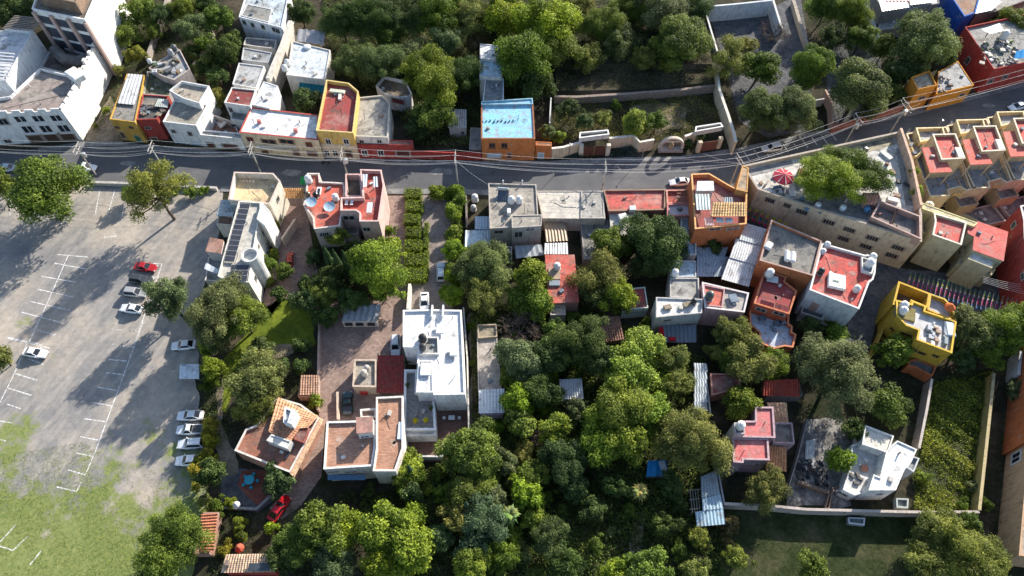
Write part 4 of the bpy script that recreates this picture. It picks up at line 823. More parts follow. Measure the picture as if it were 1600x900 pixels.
win(b, 1117, 358, 2.6, .5, frame=(.3, .28, .25)); win(b, 1145, 357, 2.8, .6, frame=(.3, .28, .25))
b = build('row of low pale blue roofed rooms behind the dark round trees', 'house', [(1064, 341), (1087, 343), (1088, 398), (1063, 399)], 4.0, wall=(.5, .48, .45), roof=(.34, .46, .56), par=.2, rmat='roof_concrete', rim=(.6, .6, .56))
blk(b, [(1050, 407), (1087, 407), (1088, 433), (1047, 433)], 4.2, (.46, .46, .46), (.36, .47, .56), par=.15, rmat='roof_white')
blk(b, [(1047, 434), (1092, 434), (1093, 467), (1047, 464)], 4.6, (.45, .43, .41), (.38, .37, .36), par=.3)
b = build('concrete block with white patchy roof and blue grey lean-to', 'house', [(1025, 464), (1098, 467), (1097, 489), (1025, 496)], 6.2, wall=(.46, .45, .43), roof=(.66, .65, .62), par=.3, rmat='roof_white')
win(b, 1043, 500, 1.5, .6)
corr('lean_to_roof', b, [(1030, 535, 2.4), (1088, 535, 2.4), (1088, 508, 3.0), (1028, 508, 3.0)], col=(.12, .15, .19), pitch=.7)
bbox('red_awning', b, P(1034, 525, 2.7), (.9, 3.6, .5), 'cloth', (.45, .02, .03), 0, .05); bbox('red_awning', b, P(1050, 530, 2.6), (1.2, .8, .4), 'cloth', (.45, .02, .03), 0, .05)
for x, y in ((1043, 480), (1073, 476)): bbox('roof_planter', b, P(x, y, 6.2), (1.4, 1.0, .4), 'stone', (.3, .25, .18), .3, .08)
b = build('pink walled house with half red half grey roof', 'house', [(1097, 441), (1170, 458), (1163, 488), (1101, 481)], 5.9, wall=(.50, .30, .30), roof=(.42, .39, .36), par=.35, rim=(.66, .60, .58))
blk(b, [(1099, 444), (1133, 451), (1129, 480), (1103, 477)], 6.0, (.5, .3, .3), (.55, .14, .10), base=5.3, par=.3, rmat='roof_paint')
bbox('solar_heater', b, P(1146, 466, 6.0), (1.5, 1.7, .3), 'glass', (.2, .24, .28), .2, .04)
b = thing('market_roof', 'long pale corrugated roof in the gap beside orange house', 'roof', P(1160, 410)); b.pop('walls')
for k, q in enumerate(([(1127, 436, 4.0), (1170, 448, 4.0), (1180, 412, 4.2), (1140, 400, 4.2)], [(1140, 402, 4.35), (1181, 414, 4.35), (1190, 382, 4.5), (1150, 372, 4.5)], [(1155, 374, 4.65), (1190, 384, 4.65), (1198, 358, 4.8), (1164, 348, 4.8)])): corr('roof_sheet', b, q, col=((.62, .63, .64), (.60, .62, .64), (.46, .52, .56))[k], pitch=.45)
for x, y in ((1130, 432), (1172, 442), (1192, 366), (1160, 360)): box('post', b, P(x, y, 2), (.15, .15, 4), 'wood', (.2, .15, .1))
b = thing('tin_roof', 'grey blue tin lean-to in the shade below tall orange house', 'roof', P(1107, 415)); b.pop('walls')
for k in range(3): corr('roof_sheet', b, [(1088, 432-k*15, 2.6+k*.1), (1132, 432-k*15, 2.6+k*.1), (1138, 416-k*15, 2.8+k*.1), (1089, 416-k*15, 2.8+k*.1)], col=(.30, .37, .44), pitch=.5)
box('post', b, P(1092, 430, 1.2), (.15, .15, 2.6), 'wood', (.2, .15, .1))
# big orange house: grey roof block, maroon roofed wing and blue terrace
b = build('big orange house with wet grey roof and maroon lower wing', 'house', [(1205, 344), (1284, 377), (1270, 431), (1187, 407)], 8.2, wall=(.48, .16, .06), roof=(.17, .165, .16), par=.5, rim=(.44, .30, .25))
blk(b, [(1195, 422), (1229, 433), (1226, 440), (1245, 455), (1233, 491), (1178, 474)], 6.2, (.44, .11, .055), (.30, .05, .05), par=.3, rmat='roof_paint', rim=(.52, .18, .09))
blk(b, [(1171, 488), (1178, 476), (1233, 492), (1232, 506), (1238, 510), (1237, 519), (1244, 523), (1239, 543), (1226, 541), (1209, 545), (1185, 535), (1187, 520), (1172, 506)], 3.8, (.44, .12, .06), (.46, .55, .66), par=.8, rmat='roof_clean', rim=(.56, .22, .11))
corr('porch_roof', b, [(1186, 477, 6.0), (1208, 483, 6.0), (1210, 474, 6.5), (1189, 468, 6.5)], 'roof_paint', (.46, .10, .09), .8, .02); corr('porch_roof', b, [(1209, 486, 6.0), (1232, 492, 6.0), (1235, 481, 6.5), (1212, 473, 6.5)], 'roof_paint', (.48, .11, .10), .8, .02)
win(b, 1189, 484, 2.0, .9); win(b, 1217, 490, 2.2, .9)
for x, y in ((1230, 400), (1239, 402)): bbox('roof_tank', b, P(x, y, 8.4), (1.0, 2.6, .9), 'gloss', (.72, .71, .69), -.25, .3)
bbox('roof_tank', b, P(1201, 384, 8.2), (1.3, 1.8, .8), 'gloss', (.66, .66, .66), -.6, .2)
bbox('tank_stand', b, P(1207, 436, 6.3), (2.0, 1.4, .3), 'plain', (.5, .55, .58), -.25, .05)
for i, (x, y, l) in enumerate(((1190, 499, 'dark table on the blue terrace, left'), (1213, 507, 'dark chair on the blue terrace, middle'), (1221, 506, 'grey barbecue on the blue terrace, right'))):
    t = thing('terrace_furniture', l, 'furniture', P(x, y, 3.0)); t.pop('walls'); o = bbox('top', None, (0, 0, 0), (1.3, .9, .1), 'plain', (.12, .14, .17), 0, .03); o.parent = t; o.location = (0, 0, .7)
    for sx in (-.5, .5): o = box('leg', None, (0, 0, 0), (.08, .7, .7), 'plain', (.1, .1, .12)); o.parent = t; o.location = (sx, 0, .35)
b = build('white house with broad red roof and skylight beside the side street', 'house', [(1284, 380), (1352, 399), (1355, 398), (1369, 404), (1367, 427), (1364, 437), (1358, 441), (1342, 483), (1265, 453)], 8.0, wall=(.62, .64, .66), roof=(.52, .085, .07), par=.55, rmat='roof_paint', rim=(.72, .68, .65))
bbox('skylight', b, P(1307, 440, 7.8), (3.0, 3.2, .7), 'plaster', (.72, .71, .68), -.28, .12); 
for i in range(3): box('vent_grille', b, P(1303+i*3.2, 438+i*.8, 8.2), (.3, .35, .06), 'plain', (.2, .25, .2), -.3)
blk(b, [(1272, 462), (1307, 475), (1304, 484), (1270, 472)], 5.2, (.45, .30, .25), (.28, .13, .10), par=.1)
blk(b, [(1255, 470), (1290, 482), (1286, 500), (1252, 488)], 3.0, (.42, .40, .38), (.06, .065, .07), par=.4)
blk(b, [(1346, 401), (1368, 407), (1363, 428), (1347, 423)], 8.1, (.68, .66, .62), (.5, .5, .5), base=7.3, par=.5)
# courtyard building with the long beige facade
b = build('long beige building with windowed facade around a raised tree courtyard', 'building', [(1160, 259), (1404, 206), (1413, 212), (1440, 335), (1440, 378), (1240, 315), (1184, 296)], 8.8, 'courtyard_building', wall=(.52, .42, .30), roof=(.74, .72, .67), par=.9, th=.35, rmat='roof_concrete', rim=(.40, .34, .28))
for x, y, w_ in ((1203, 311, 2.0), (1230, 319, 1.5), (1253, 329, 2.3), (1295, 345, 2.4), (1327, 357, 2.3), (1363, 370, 2.4), (1403, 385, 2.4), (1318, 371, 2.2), (1353, 383, 2.3), (1393, 397, 2.3)): win(b, x, y+2, w_, 1.25, frame=(.22, .18, .14), mull=3)
blk(b, [(1361, 339), (1375, 314), (1438, 338), (1439, 374)], 9.6, (.36, .24, .20), (.24, .21, .20), par=1.2, base=7.6, rim=(.46, .32, .28))
w0, w1 = P(1393, 351, 9.6), P(1402, 326, 9.6); blk(b, None, 9.5, (.42, .3, .26), None, base=8, par=0, world=[w0, w0+Vector((.3, .1, 0)), w1+Vector((.3, .1, 0)), w1])
blk(b, [(1150, 296), (1160, 258), (1170, 262), (1168, 300)], 9.2, (.56, .30, .10), (.5, .3, .15), par=.1)
corr('shed_roof', b, [(1345, 318, 10.0), (1368, 320, 10.0), (1374, 304, 10.4), (1350, 302, 10.4)], 'clay_tile', (.42, .20, .13), .5, .06, 4, .04); box('shed', b, P(1360, 314, 8.9), (3, 2.4, 2), 'plaster', (.36, .24, .2))
corr('shed_roof', b, [(1247, 280, 9.6), (1260, 279, 9.6), (1258, 263, 9.9), (1246, 265, 9.9)], 'clay_tile', (.40, .20, .12), .5, .06, 4, .04); box('shed', b, P(1254, 273, 8.7), (1.6, 2, 1.7), 'plaster', (.3, .25, .2))
for k, (q, c_) in enumerate((([(1262, 244), (1395, 214), (1398, 226), (1340, 242), (1262, 262)], (.34, .29, .19)), ([(1236, 312), (1300, 300), (1345, 300), (1362, 322), (1356, 344), (1290, 330)], (.20, .21, .22)), ([(1400, 232), (1412, 230), (1432, 320), (1415, 322)], (.30, .29, .28)), ([(1168, 266), (1236, 250), (1240, 258), (1172, 276)], (.30, .30, .31)))):  # brown and grey floor areas, their darker tone also standing in for shade
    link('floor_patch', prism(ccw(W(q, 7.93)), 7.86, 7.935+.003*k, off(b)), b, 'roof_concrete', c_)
for i in range(34): bbox('courtyard_clutter', b, P(*rr.choice([(rr.uniform(1240, 1352), rr.uniform(308, 330)), (rr.uniform(1380, 1430), rr.uniform(222, 310)), (rr.uniform(1185, 1245), rr.uniform(268, 300))]), 8.15), (rr.uniform(.3, 1.5), rr.uniform(.3, .9), rr.uniform(.15, .7)), 'plain', rr.choice([(.10, .12, .15), (.30, .26, .22), (.5, .5, .5), (.05, .05, .05), (.20, .12, .08), (.12, .2, .26)]), rr.uniform(0, 3), .04)
wallrun('pink rendered wall between the tree courtyard and stepped terraces', [(1408, 200), (1425, 250), (1440, 320)], 10.2, .5, (.56, .38, .28))
def canopy(px, py, z, label, r, col, stripes=0):
    t = thing('parasol', label, 'parasol', P(px, py, z)); t.pop('walls'); v = [(0, 0, 2.9)]; f = []; n = 8
    for k in range(n): v.append((r*math.cos(2*math.pi*k/n), r*math.sin(2*math.pi*k/n), 2.1))
    for k in range(n): v.append((r*1.01*math.cos(2*math.pi*k/n), r*1.01*math.sin(2*math.pi*k/n), 1.85))
    for k in range(n): j = (k+1) % n; f += [[0, 1+k, 1+j], [1+k, 1+n+k, 1+n+j, 1+j]]
    link('canopy', mesh(v, f), t, 'cloth', col)
    for k in range(n*stripes):
        a = 2*math.pi*k/(n*stripes); o = link('stripe', mesh([(.0, 0, 2.925), (r*math.cos(a-.05), r*math.sin(a-.05), 2.13), (r*math.cos(a+.05), r*math.sin(a+.05), 2.13)], [[0, 1, 2]]), t, 'cloth', (.7, .6, .6))
    tube('pole', t, [P(px, py, z), P(px, py, z)+Vector((0, 0, 2.9))], .05); return t
canopy(1219, 287, 7.9, 'red and white striped parasol on the white courtyard floor', 2.1, (.45, .05, .07), 1)
for i, (x, y, l, c_) in enumerate(((1315, 328, 'white tank on its side by courtyard edge', (.7, .72, .74)), (1276, 324, 'white gas cylinder under the courtyard tree', (.65, .66, .66)), (1350, 238, 'black bin on the sunny courtyard floor', (.03, .03, .035)), (1353, 330, 'blue drum beside the brown shed in courtyard', (.1, .25, .45)))):
    o = tag(link('courtyard_drum', lathe([(.4, 0), (.55, .15), (.58, .6), (.55, 1.0), (.4, 1.15), (.1, 1.2)], 14), None, 'gloss', c_, P(x, y, 8.0)), l, 'drum')
for i, (x, y, sx) in enumerate(((1230, 272, 2.0), (1200, 300, 1.6), (1238, 300, 2.4), (1385, 243, 2.6), (1395, 312, 2.0), (1330, 245, 1.5))): bbox('floor_block', b, P(x, y, 8.1), (sx, 1.2, .5), 'plaster', (.66, .64, .6), i*.7, .06)
# stepped row houses with red roofs
ROWL = ('first stepped row house with red roof tower, nearest the tree courtyard', 'second stepped row house with red roof tower, in the middle', 'third stepped row house with red roof tower, at the right edge')
RB = (.58, .46, .32)
for k in range(3):
    dx, dy = 63.0*k, -12.5*k
    def S(pts): return [(x+dx+(0 if k == 0 else 0), y+dy) for x, y in pts]
    b = build(ROWL[k], 'row house', S([(1416, 209), (1478, 198), (1490, 222), (1524, 294), (1510, 298), (1500, 292), (1482, 297), (1484, 306), (1453, 307), (1436, 262)]), 6.0, 'row_house', 'stepped row houses', wall=RB, roof=(.30, .33, .37), par=.8, rim=(.68, .56, .38))
    blk(b, S([(1431, 200), (1473, 199), (1477, 212), (1438, 222)]), 7.4, (.64, .50, .28), (.42, .41, .42), par=.9, rim=(.72, .60, .36))
    blk(b, S([(1421, 223), (1440, 220), (1444, 234), (1431, 246)]), 6.6, (.66, .52, .26), (.5, .5, .48), par=.8)
    blk(b, S([(1438, 222), (1455, 214), (1462, 228), (1440, 240)]), 6.4, (.66, .6, .5), (.74, .70, .64), par=.05, rmat='roof_white')
    blk(b, S([(1441, 232), (1464, 230), (1487, 268.5), (1453, 270)]), 9.7, (.52, .40, .26), (.58, .125, .095), base=9.45, par=.0, rmat='roof_clean')
    for x, y in ((1443, 234), (1486, 267), (1455, 268)): box('post', b, P(x+dx, y+dy, 9.4)-Vector((0, 0, 2.2)), (.2, .2, 4.4), 'plaster', RB)
    blk(b, S([(1457, 210), (1493, 209), (1508, 247.5), (1471, 249.5)]), 10.6, (.58, .44, .26), (.55, .10, .08), par=.55, rmat='roof_clean', rim=(.72, .64, .50))
    blk(b, S([(1492, 231), (1500, 231), (1507, 246), (1498, 246)]), 10.6, (.7, .65, .55), (.74, .70, .62), base=9.9, par=.0, rmat='roof_white')
    blk(b, S([(1474, 279), (1496, 276), (1504, 292), (1484, 296)]), 5.4, (.52, .38, .24), (.05, .05, .06), par=1.2)
    for x, y in ((1478, 318), (1508, 311), (1489, 330)): win(b, x+dx*.93, y+dy*.8, 1.6, 1.2)
    blk(b, S([(1487, 300), (1512, 294), (1530, 318), (1500, 324)]), 3.6, (.42, .32, .22), (.17, .10, .09), par=.3)
    for i in range(4): box('railing_bar', b, P(1490+dx+i*3.2, 303+dy-i*.6, 6.1), (.3, .5, .9), 'plaster', (.5, .32, .16))
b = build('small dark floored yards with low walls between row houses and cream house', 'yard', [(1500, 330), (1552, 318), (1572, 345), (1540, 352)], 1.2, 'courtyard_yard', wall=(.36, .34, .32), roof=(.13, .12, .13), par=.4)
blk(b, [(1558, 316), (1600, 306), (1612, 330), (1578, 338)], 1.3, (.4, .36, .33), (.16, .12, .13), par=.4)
for x, y in ((1533, 333), (1570, 324)): bbox('drain_cover', b, P(x, y, .95), (.8, .8, .08), 'plain', (.5, .5, .48), 0, .02)
# cream house with two red roofs
OL = (.46, .42, .28)
b = build('olive cream house with two red roofs above the flag street', 'house', [(1459, 333), (1510, 348), (1502, 383), (1457, 367), (1461, 346)], 8.7, wall=OL, roof=(.52, .10, .085), par=.5, rmat='roof_clean', rim=(.72, .66, .56))
blk(b, [(1528, 347), (1574, 363), (1567, 408), (1520, 391), (1522, 370), (1512, 365), (1512, 352)], 7.8, OL, (.56, .11, .095), par=0, rmat='roof_clean')
blk(b, [(1440, 316), (1528, 348), (1522, 354), (1441, 326)], 8.4, (.62, .54, .28), (.66, .58, .34), par=.1)
blk(b, [(1441, 326), (1462, 332), (1458, 366), (1441, 364)], 5.6, (.48, .42, .26), (.42, .40, .34), par=.3)
blk(b, [(1512, 404), (1520, 393), (1555, 407), (1550, 419)], 7.2, OL, (.72, .69, .62), par=.15, rmat='roof_white')
blk(b, [(1504, 384), (1514, 366), (1522, 372), (1518, 396), (1508, 404)], 5.0, (.40, .36, .24), (.12, .11, .10), par=.3)
blk(b, [(1500, 402), (1556, 421), (1550, 430), (1496, 412)], 4.2, OL, (.40, .36, .26), par=.1)
for x, y in ((1500, 395), (1484, 414)): win(b, x, y, 1.0, .9)
b = build('tall dark red house wall at the right edge beside cream house', 'house', [(1594, 322), (1599, 344), (1600, 372), (1612, 440), (1700, 440), (1700, 300)], 9.0, wall=(.34, .05, .04), roof=(.4, .35, .3), par=.4, rim=(.66, .62, .58))
win(b, 1584, 352, 1.3, 1.6); win(b, 1598, 432, 1.6, 1.0)
# yellow house
YH = (.47, .295, .035)
b = build('mustard yellow house with cluttered white roof terrace on the corner', 'house', [(1400, 469), (1424, 475), (1425, 470), (1447, 479), (1445, 486), (1487, 500), (1494, 503), (1487, 552), (1432, 531), (1435, 516), (1416, 509), (1401, 494)], 7.4, wall=YH, roof=(.58, .57, .57), par=.6, rmat='roof_white', rim=(.60, .40, .06))
blk(b, [(1404, 440), (1453, 459), (1449, 481), (1425, 471), (1424, 475), (1395, 476)], 7.2, YH, (.14, .06, .04), par=2.6, th=.25, rim=(.58, .36, .05))
blk(b, [(1453, 459), (1476, 467), (1488, 480), (1494, 502), (1487, 500), (1449, 484)], 6.8, YH, (.50, .50, .54), par=.9, rmat='roof_white', rim=(.58, .40, .1))
blk(b, [(1418, 571), (1430, 573), (1457, 588), (1464, 572), (1438, 560), (1422, 562)], 2.6, (.45, .14, .05), (.12, .14, .16), par=.7)
for x, y, w_, h_ in ((1394, 514, .9, .7), (1382, 525, .9, .7), (1415, 522, 2.0, .7), (1434, 549, 3.2, .8), (1462, 556, 1.2, .8)): win(b, x, y, w_, h_, frame=(.30, .19, .03))
bbox('planter_box', b, P(1413, 489, 6.95), (3.6, 2.8, .3), 'plaster', (.20, .17, .06), -.35, .05)
for i in range(16): bbox('terrace_item', b, P(rr.uniform(1446, 1484), rr.uniform(506, 538), 7.1), (rr.uniform(.4, 1.6), rr.uniform(.3, 1.0), rr.uniform(.2, .8)), 'plain', rr.choice([(.25, .3, .32), (.6, .6, .58), (.4, .42, .45), (.35, .25, .18)]), rr.choice([-.35, 1.2]), .05)
bbox('hot_tub', b, P(1484, 515, 7.1), (1.6, 3.0, .7), 'gloss', (.5, .54, .56), -.2, .2)
canopy(1475, 489, 5.9, 'orange parasol on the yellow house side terrace', .9, (.60, .15, .05))
wallrun('yellow garden wall running down from the yellow house', [(1396, 476), (1380, 515), (1362, 556)], 2.6, .3, (.46, .29, .05))
wallrun('long pale wall between yellow house garden and weedy plot', [(1456, 592), (1448, 640), (1436, 700)], 2.8, .3, (.40, .32, .27), coping=(.46, .40, .36))
wallrun('yellowish boundary wall on right of the weedy plot', [(1553, 583), (1545, 660), (1530, 797)], 2.4, .35, (.40, .30, .11), coping=(.44, .36, .20))
wallrun('pale boundary wall along the bottom of building plots', [(1131, 787), (1200, 790), (1260, 796), (1420, 800), (1530, 800)], 2.4, .3, (.42, .36, .32), coping=(.45, .39, .35))
wallrun('grey dividing wall between purple house and building plot', [(1262, 655), (1248, 710), (1230, 770)], 2.0, .2, (.25, .22, .2))
# purple house
PU = (.24, .17, .20)
b = build('dusty purple house with pink red roofs and tank tower', 'house', [(1180, 636), (1208, 636), (1211, 684), (1160, 683), (1157, 658), (1180, 658)], 6.3, wall=PU, roof=(.55, .16, .16), par=.2, rmat='roof_clean', rim=(.44, .30, .32))
blk(b, [(1144, 684), (1200, 685), (1202, 719), (1162, 718), (1161, 723), (1146, 722)], 6.0, PU, (.55, .15, .145), par=.25, rmat='roof_clean', rim=(.46, .32, .34))
blk(b, [(1147, 660), (1164, 660), (1164, 678), (1148, 678)], 7.6, (.42, .38, .38), (.20, .20, .18), par=.5)
blk(b, [(1211, 660), (1238, 660), (1242, 693), (1208, 692)], 4.6, (.36, .26, .28), (.18, .15, .14), par=.6)
corr('tile_roof', b, [(1209, 660, 3.4), (1232, 660, 3.4), (1229, 629, 4.0), (1198, 629, 4.0)], 'clay_tile', (.56, .33, .20), .42, .07, 8, .05)
corr('tile_roof', b, [(1197, 735, 2.8), (1229, 737, 2.8), (1229, 699, 3.6), (1202, 696, 3.6)], 'clay_tile', (.50, .24, .12), .42, .07, 8, .05)
win(b, 1172, 724, 1.4, .6); win(b, 1181, 725, 1.4, .6); win(b, 1147, 733, 1.2, .5)
b = thing('tiled_shed', 'red clay tiled shed roof above the purple house', 'shed', P(1222, 610)); b.pop('walls')
corr('tile_roof', b, [(1192, 618, 2.8), (1250, 620, 2.8), (1249, 592, 3.6), (1193, 594, 3.6)], 'clay_tile', (.34, .06, .04), .42, .07, 8, .05); bbox('wall', b, P(1221, 612, 1.3), (6.0, 2.6, 2.6), 'plaster', (.2, .16, .14), 0, .03)
b = build('flat dark red roofed outbuilding left above the purple house', 'shed', [(1110, 584), (1156, 584), (1157, 607), (1112, 618)], 3.0, 'shed', wall=(.3, .15, .12), roof=(.24, .06, .05), par=.1, rmat='roof_paint', rim=(.4, .2, .16))
wallrun('thin pale wall left of dark red outbuilding', [(1102, 580), (1106, 610), (1110, 645)], 2.2, .25, (.42, .40, .38))
# white unfinished house
WH = (.70, .69, .67)
b = build('white angular house under construction with round pattern on terrace', 'house', [(1347, 694), (1352, 664), (1397, 681), (1388, 708)], 4.4, wall=WH, roof=(.66, .62, .54), par=.3, rmat='roof_white')
blk(b, [(1385, 705), (1402, 688), (1433, 702), (1424, 722), (1413, 735), (1400, 766), (1357, 766), (1365, 741), (1375, 745)], 5.2, WH, (.78, .77, .75), par=.2, rmat='roof_white')
blk(b, [(1331, 695), (1340, 693), (1386, 707), (1375, 745), (1365, 741), (1351, 770), (1335, 774), (1317, 765), (1328, 730)], 2.9, WH, (.56, .55, .54), par=.6, rmat='roof_white')
blk(b, [(1422, 711), (1437, 716), (1428, 738), (1417, 731)], 4.0, (.52, .53, .54), (.32, .36, .39), par=.5)
for x, y, w_ in ((1354, 756, 1.0), (1374, 772, 1.1), (1386, 725, .9), (1316, 771, 2.0)): win(b, x, y, w_, .8, frame=(.5, .48, .46))
for i in range(6):
    for j in range(2): o = link('terrace_flower', lathe([(.28, 0), (.3, .04), (.1, .05)], 7), b, 'plain', (.52, .22, .14)); o.location = P(1351+math.cos(i*1.05)*(3+j*1), 732+math.sin(i*1.05)*(2.6+j), 2.42+.01*j)-off(b)
for x, y in ((1331, 743), (1340, 742), (1344, 748), (1338, 755)): bbox('tool_pile', b, P(x, y, 2.45), (.9, .5, .4), 'plain', (.12, .11, .11), x, .05)
b = thing('skip', 'grey open skip beside white unfinished house', 'skip', P(1409, 785)); b.pop('walls'); blk(b, [(1400, 778), (1420, 779), (1419, 794), (1401, 793)], 1.2, (.36, .40, .40), (.30, .33, .32), par=.5, base=.02, wmat='plain')
b = thing('material_stack', 'stack of long pale boards on the building plot', 'boards', P(1266, 708)); b.pop('walls')
for i in range(7): box('board', b, P(1259+i*2.1, 712-i*.6, .15+.06*(i % 2)), (.22, 5.2, .12), 'wood', (.55, .56, .56), -.28)
for i, (pp, hh) in enumerate((([(1247, 750), (1300, 768), (1298, 772), (1246, 754)], 1.0), ([(1296, 768), (1302, 768), (1296, 795), (1288, 795)], 1.0), ([(1300, 762), (1310, 758), (1312, 762), (1302, 768)], .8))):
    b = build(('broken earth wall across the plot', 'broken earth wall running down the plot', 'broken stub of wall beside yellow green tree')[i], 'wall', pp, hh, 'foundation_wall', wall=(.22, .16, .12), roof=None, par=0)
b = thing('rubble_pile', 'dark heap of charred rubble on the building plot', 'rubble', P(1268, 742)); b.pop('walls')
for i in range(60): a = rr.uniform(0, 6.28); q = rr.random()**.5; bbox('rubble_piece', b, P(1267, 740)+Vector((math.cos(a)*q*2.6, math.sin(a)*q*3, rr.uniform(.1, .8)*(1.1-q))), (rr.uniform(.3, 1.2), rr.uniform(.2, .7), rr.uniform(.1, .4)), 'stone', rr.choice([(.03, .03, .035), (.05, .045, .05), (.12, .11, .1)]), rr.uniform(0, 3), .04)
b = thing('water_trough', 'pale metal trough on the dark grass below boundary wall', 'trough', P(1338, 815)); b.pop('walls'); blk(b, [(1325, 808), (1352, 809), (1351, 821), (1326, 818)], .9, (.5, .53, .55), (.2, .22, .22), par=.4, base=.02, wmat='metal')
b = build('orange red and beige building at the right edge of frame', 'building', [(1618, 530), (1612, 640), (1603, 740), (1592, 868), (1700, 880), (1700, 520)], 6.0, wall=(.50, .32, .19), roof=(.5, .38, .28), par=.5)
blk(b, [(1616, 530), (1603, 690), (1700, 690), (1700, 520)], 6.3, (.46, .13, .045), (.45, .18, .08), par=.4)
win(b, 1588, 715, 2.2, 2.6, frame=(.5, .52, .55))
wallrun('white wall corner beside the orange building at right edge', [(1596, 548), (1592, 585)], 3.5, .5, (.6, .6, .58))
# middle gardens ---------------------------------------------------------
b = build('long red roofed shed running between garden trees', 'shed', [(852, 399), (897, 399), (904, 472), (858, 474)], 4.0, 'shed', wall=(.40, .22, .18), roof=(.50, .095, .07), par=0, rmat='roof_paint')
blk(b, [(860, 492), (884, 492), (883, 477), (860, 477)], 3.2, (.45, .4, .36), (.50, .38, .30), par=.15)
bbox('roof_unit', b, P(866, 443, 4.3), (2.0, 1.2, .5), 'plain', (.2, .24, .28), 0, .05); bbox('roof_slab', b, P(866, 428, 4.2), (2.2, 2.6, .3), 'plaster', (.38, .28, .2), 0, .05)
corr('roof_sheet', b, [(850, 397, 3.4), (888, 397, 3.4), (887, 379, 3.6), (851, 380, 3.6)], col=(.55, .56, .56), pitch=.5)
b = thing('tin_roof', 'grey tarpaulin shade roof below the concrete house', 'roof', P(824, 395)); b.pop('walls'); corr('roof_sheet', b, [(806, 404, 2.6), (850, 398, 2.6), (846, 382, 2.8), (804, 384, 2.8)], 'cloth', (.33, .35, .37), 1.0, .06); box('post', b, P(808, 404, 1.3), (.15, .15, 2.6), 'wood', (.2, .15, .1))
b = thing('tin_roof', 'blue white tin roofs left of the grey concrete house', 'roof', P(745, 375)); b.pop('walls')
for k, q in enumerate(([(726, 386, 3.0), (766, 386, 3.0), (766, 358, 3.3), (727, 360, 3.3)], [(742, 358, 3.5), (764, 358, 3.5), (764, 338, 3.6), (742, 338, 3.6)])): corr('roof_sheet', b, q, col=((.50, .58, .62), (.42, .50, .56))[k], pitch=.5)
box('post', b, P(730, 384, 1.5), (.15, .15, 3), 'wood', (.2, .15, .1))
wallrun('dark wall of the narrow service yard by hedge drive', [(728, 305), (729, 355)], 2.6, .3, (.22, .18, .16))
b = build('narrow roofless brick shed strip with white tin roof end', 'shed', [(745, 512), (775, 505), (784, 612), (747, 612)], 2.8, 'shed', wall=(.40, .36, .33), roof=(.44, .38, .34), par=.15)
corr('roof_sheet', b, [(748, 646, 2.9), (788, 645, 2.9), (788, 607, 3.2), (748, 609, 3.2)], col=(.56, .60, .63), pitch=.5); blk(b, [(750, 648), (786, 647), (786, 612), (750, 613)], 2.7, (.33, .26, .32), None, par=0)
blk(b, [(747, 528), (777, 526), (776, 506), (746, 507)], 3.2, (.42, .34, .24), (.35, .28, .18), par=.3)
b = build('small rusty tin shack hidden between dark garden trees', 'shack', [(877, 622), (910, 622), (909, 596), (876, 596)], 2.6, 'shack', wall=(.30, .29, .28), roof=None, par=0); corr('roof_sheet', b, [(875, 624, 2.7), (912, 623, 2.7), (909, 591, 3.1), (874, 593, 3.1)], col=(.42, .43, .45), pitch=.4)
b = build('brown clay tiled shed beside the concrete white roofed block', 'shed', [(925, 535), (972, 528), (965, 500), (925, 502)], 2.4, 'shed', wall=(.28, .2, .15), roof=None, par=0); corr('tile_roof', b, [(923, 538, 2.5), (976, 530, 2.5), (968, 494, 3.2), (920, 496, 3.2)], 'clay_tile', (.22, .12, .085), .42, .06, 8, .05)
b = build('small pale blue hut with long window strip and dark red top', 'hut', [(972, 484), (1013, 481), (1008, 448), (988, 450)], 3.2, 'hut', wall=(.46, .52, .50), roof=(.28, .06, .055), par=.2, rmat='roof_paint'); win(b, 993, 488, 4.2, .7, pane=(.3, .42, .46), mull=3)
b = thing('tin_roof', 'faded striped tin roof strip left of dark red outbuilding', 'roof', P(1095, 605)); b.pop('walls')
for k in range(6): corr('roof_sheet', b, [(1085, 640-k*12, 2.4+k*.06), (1106, 641-k*12, 2.4+k*.06), (1104, 628-k*12, 2.5+k*.06), (1084, 627-k*12, 2.5+k*.06)], col=(.46, .50, .53) if k % 2 else (.38, .42, .45), pitch=.4)
box('post', b, P(1088, 638, 1.2), (.15, .15, 2.4), 'wood', (.2, .15, .1))
b = build('small shack under a rumpled blue tarpaulin', 'shack', [(1012, 742), (1042, 742), (1041, 722), (1013, 722)], 2.2, 'shack', wall=(.2, .18, .17), roof=None, par=0); corr('tarp', b, [(1010, 745, 2.3), (1044, 743, 2.2), (1042, 718, 2.6), (1012, 720, 2.5)], 'cloth', (.03, .24, .50), 1.1, .14, 3)
bbox('tarp_patch', b, P(1036, 728, 2.7), (1.0, 1.6, .06), 'cloth', (.5, .5, .5), .2, .02)
b = thing('tin_roof', 'blue grey stepped tin roofs beside the purple house wall', 'roof', P(1115, 790)); b.pop('walls')
for k, q in enumerate(([(1089, 823, 2.4), (1133, 819, 2.4), (1130, 793, 2.6), (1086, 800, 2.6)], [(1098, 798, 2.7), (1130, 794, 2.7), (1126, 772, 2.8), (1097, 779, 2.8)], [(1096, 778, 2.9), (1125, 772, 2.9), (1119, 735, 3.0), (1095, 745, 3.0)])): corr('roof_sheet', b, q, col=((.33, .46, .54), (.34, .45, .52), (.26, .31, .33))[k], pitch=.5)
for x, y in ((1091, 820), (1131, 815)): box('post', b, P(x, y, 1.2), (.15, .15, 2.4), 'wood', (.2, .15, .1))
wallrun('grey wall between tin roofs and purple house garden', [(1121, 718), (1124, 745), (1132, 788)], 2.4, .25, (.40, .40, .42))
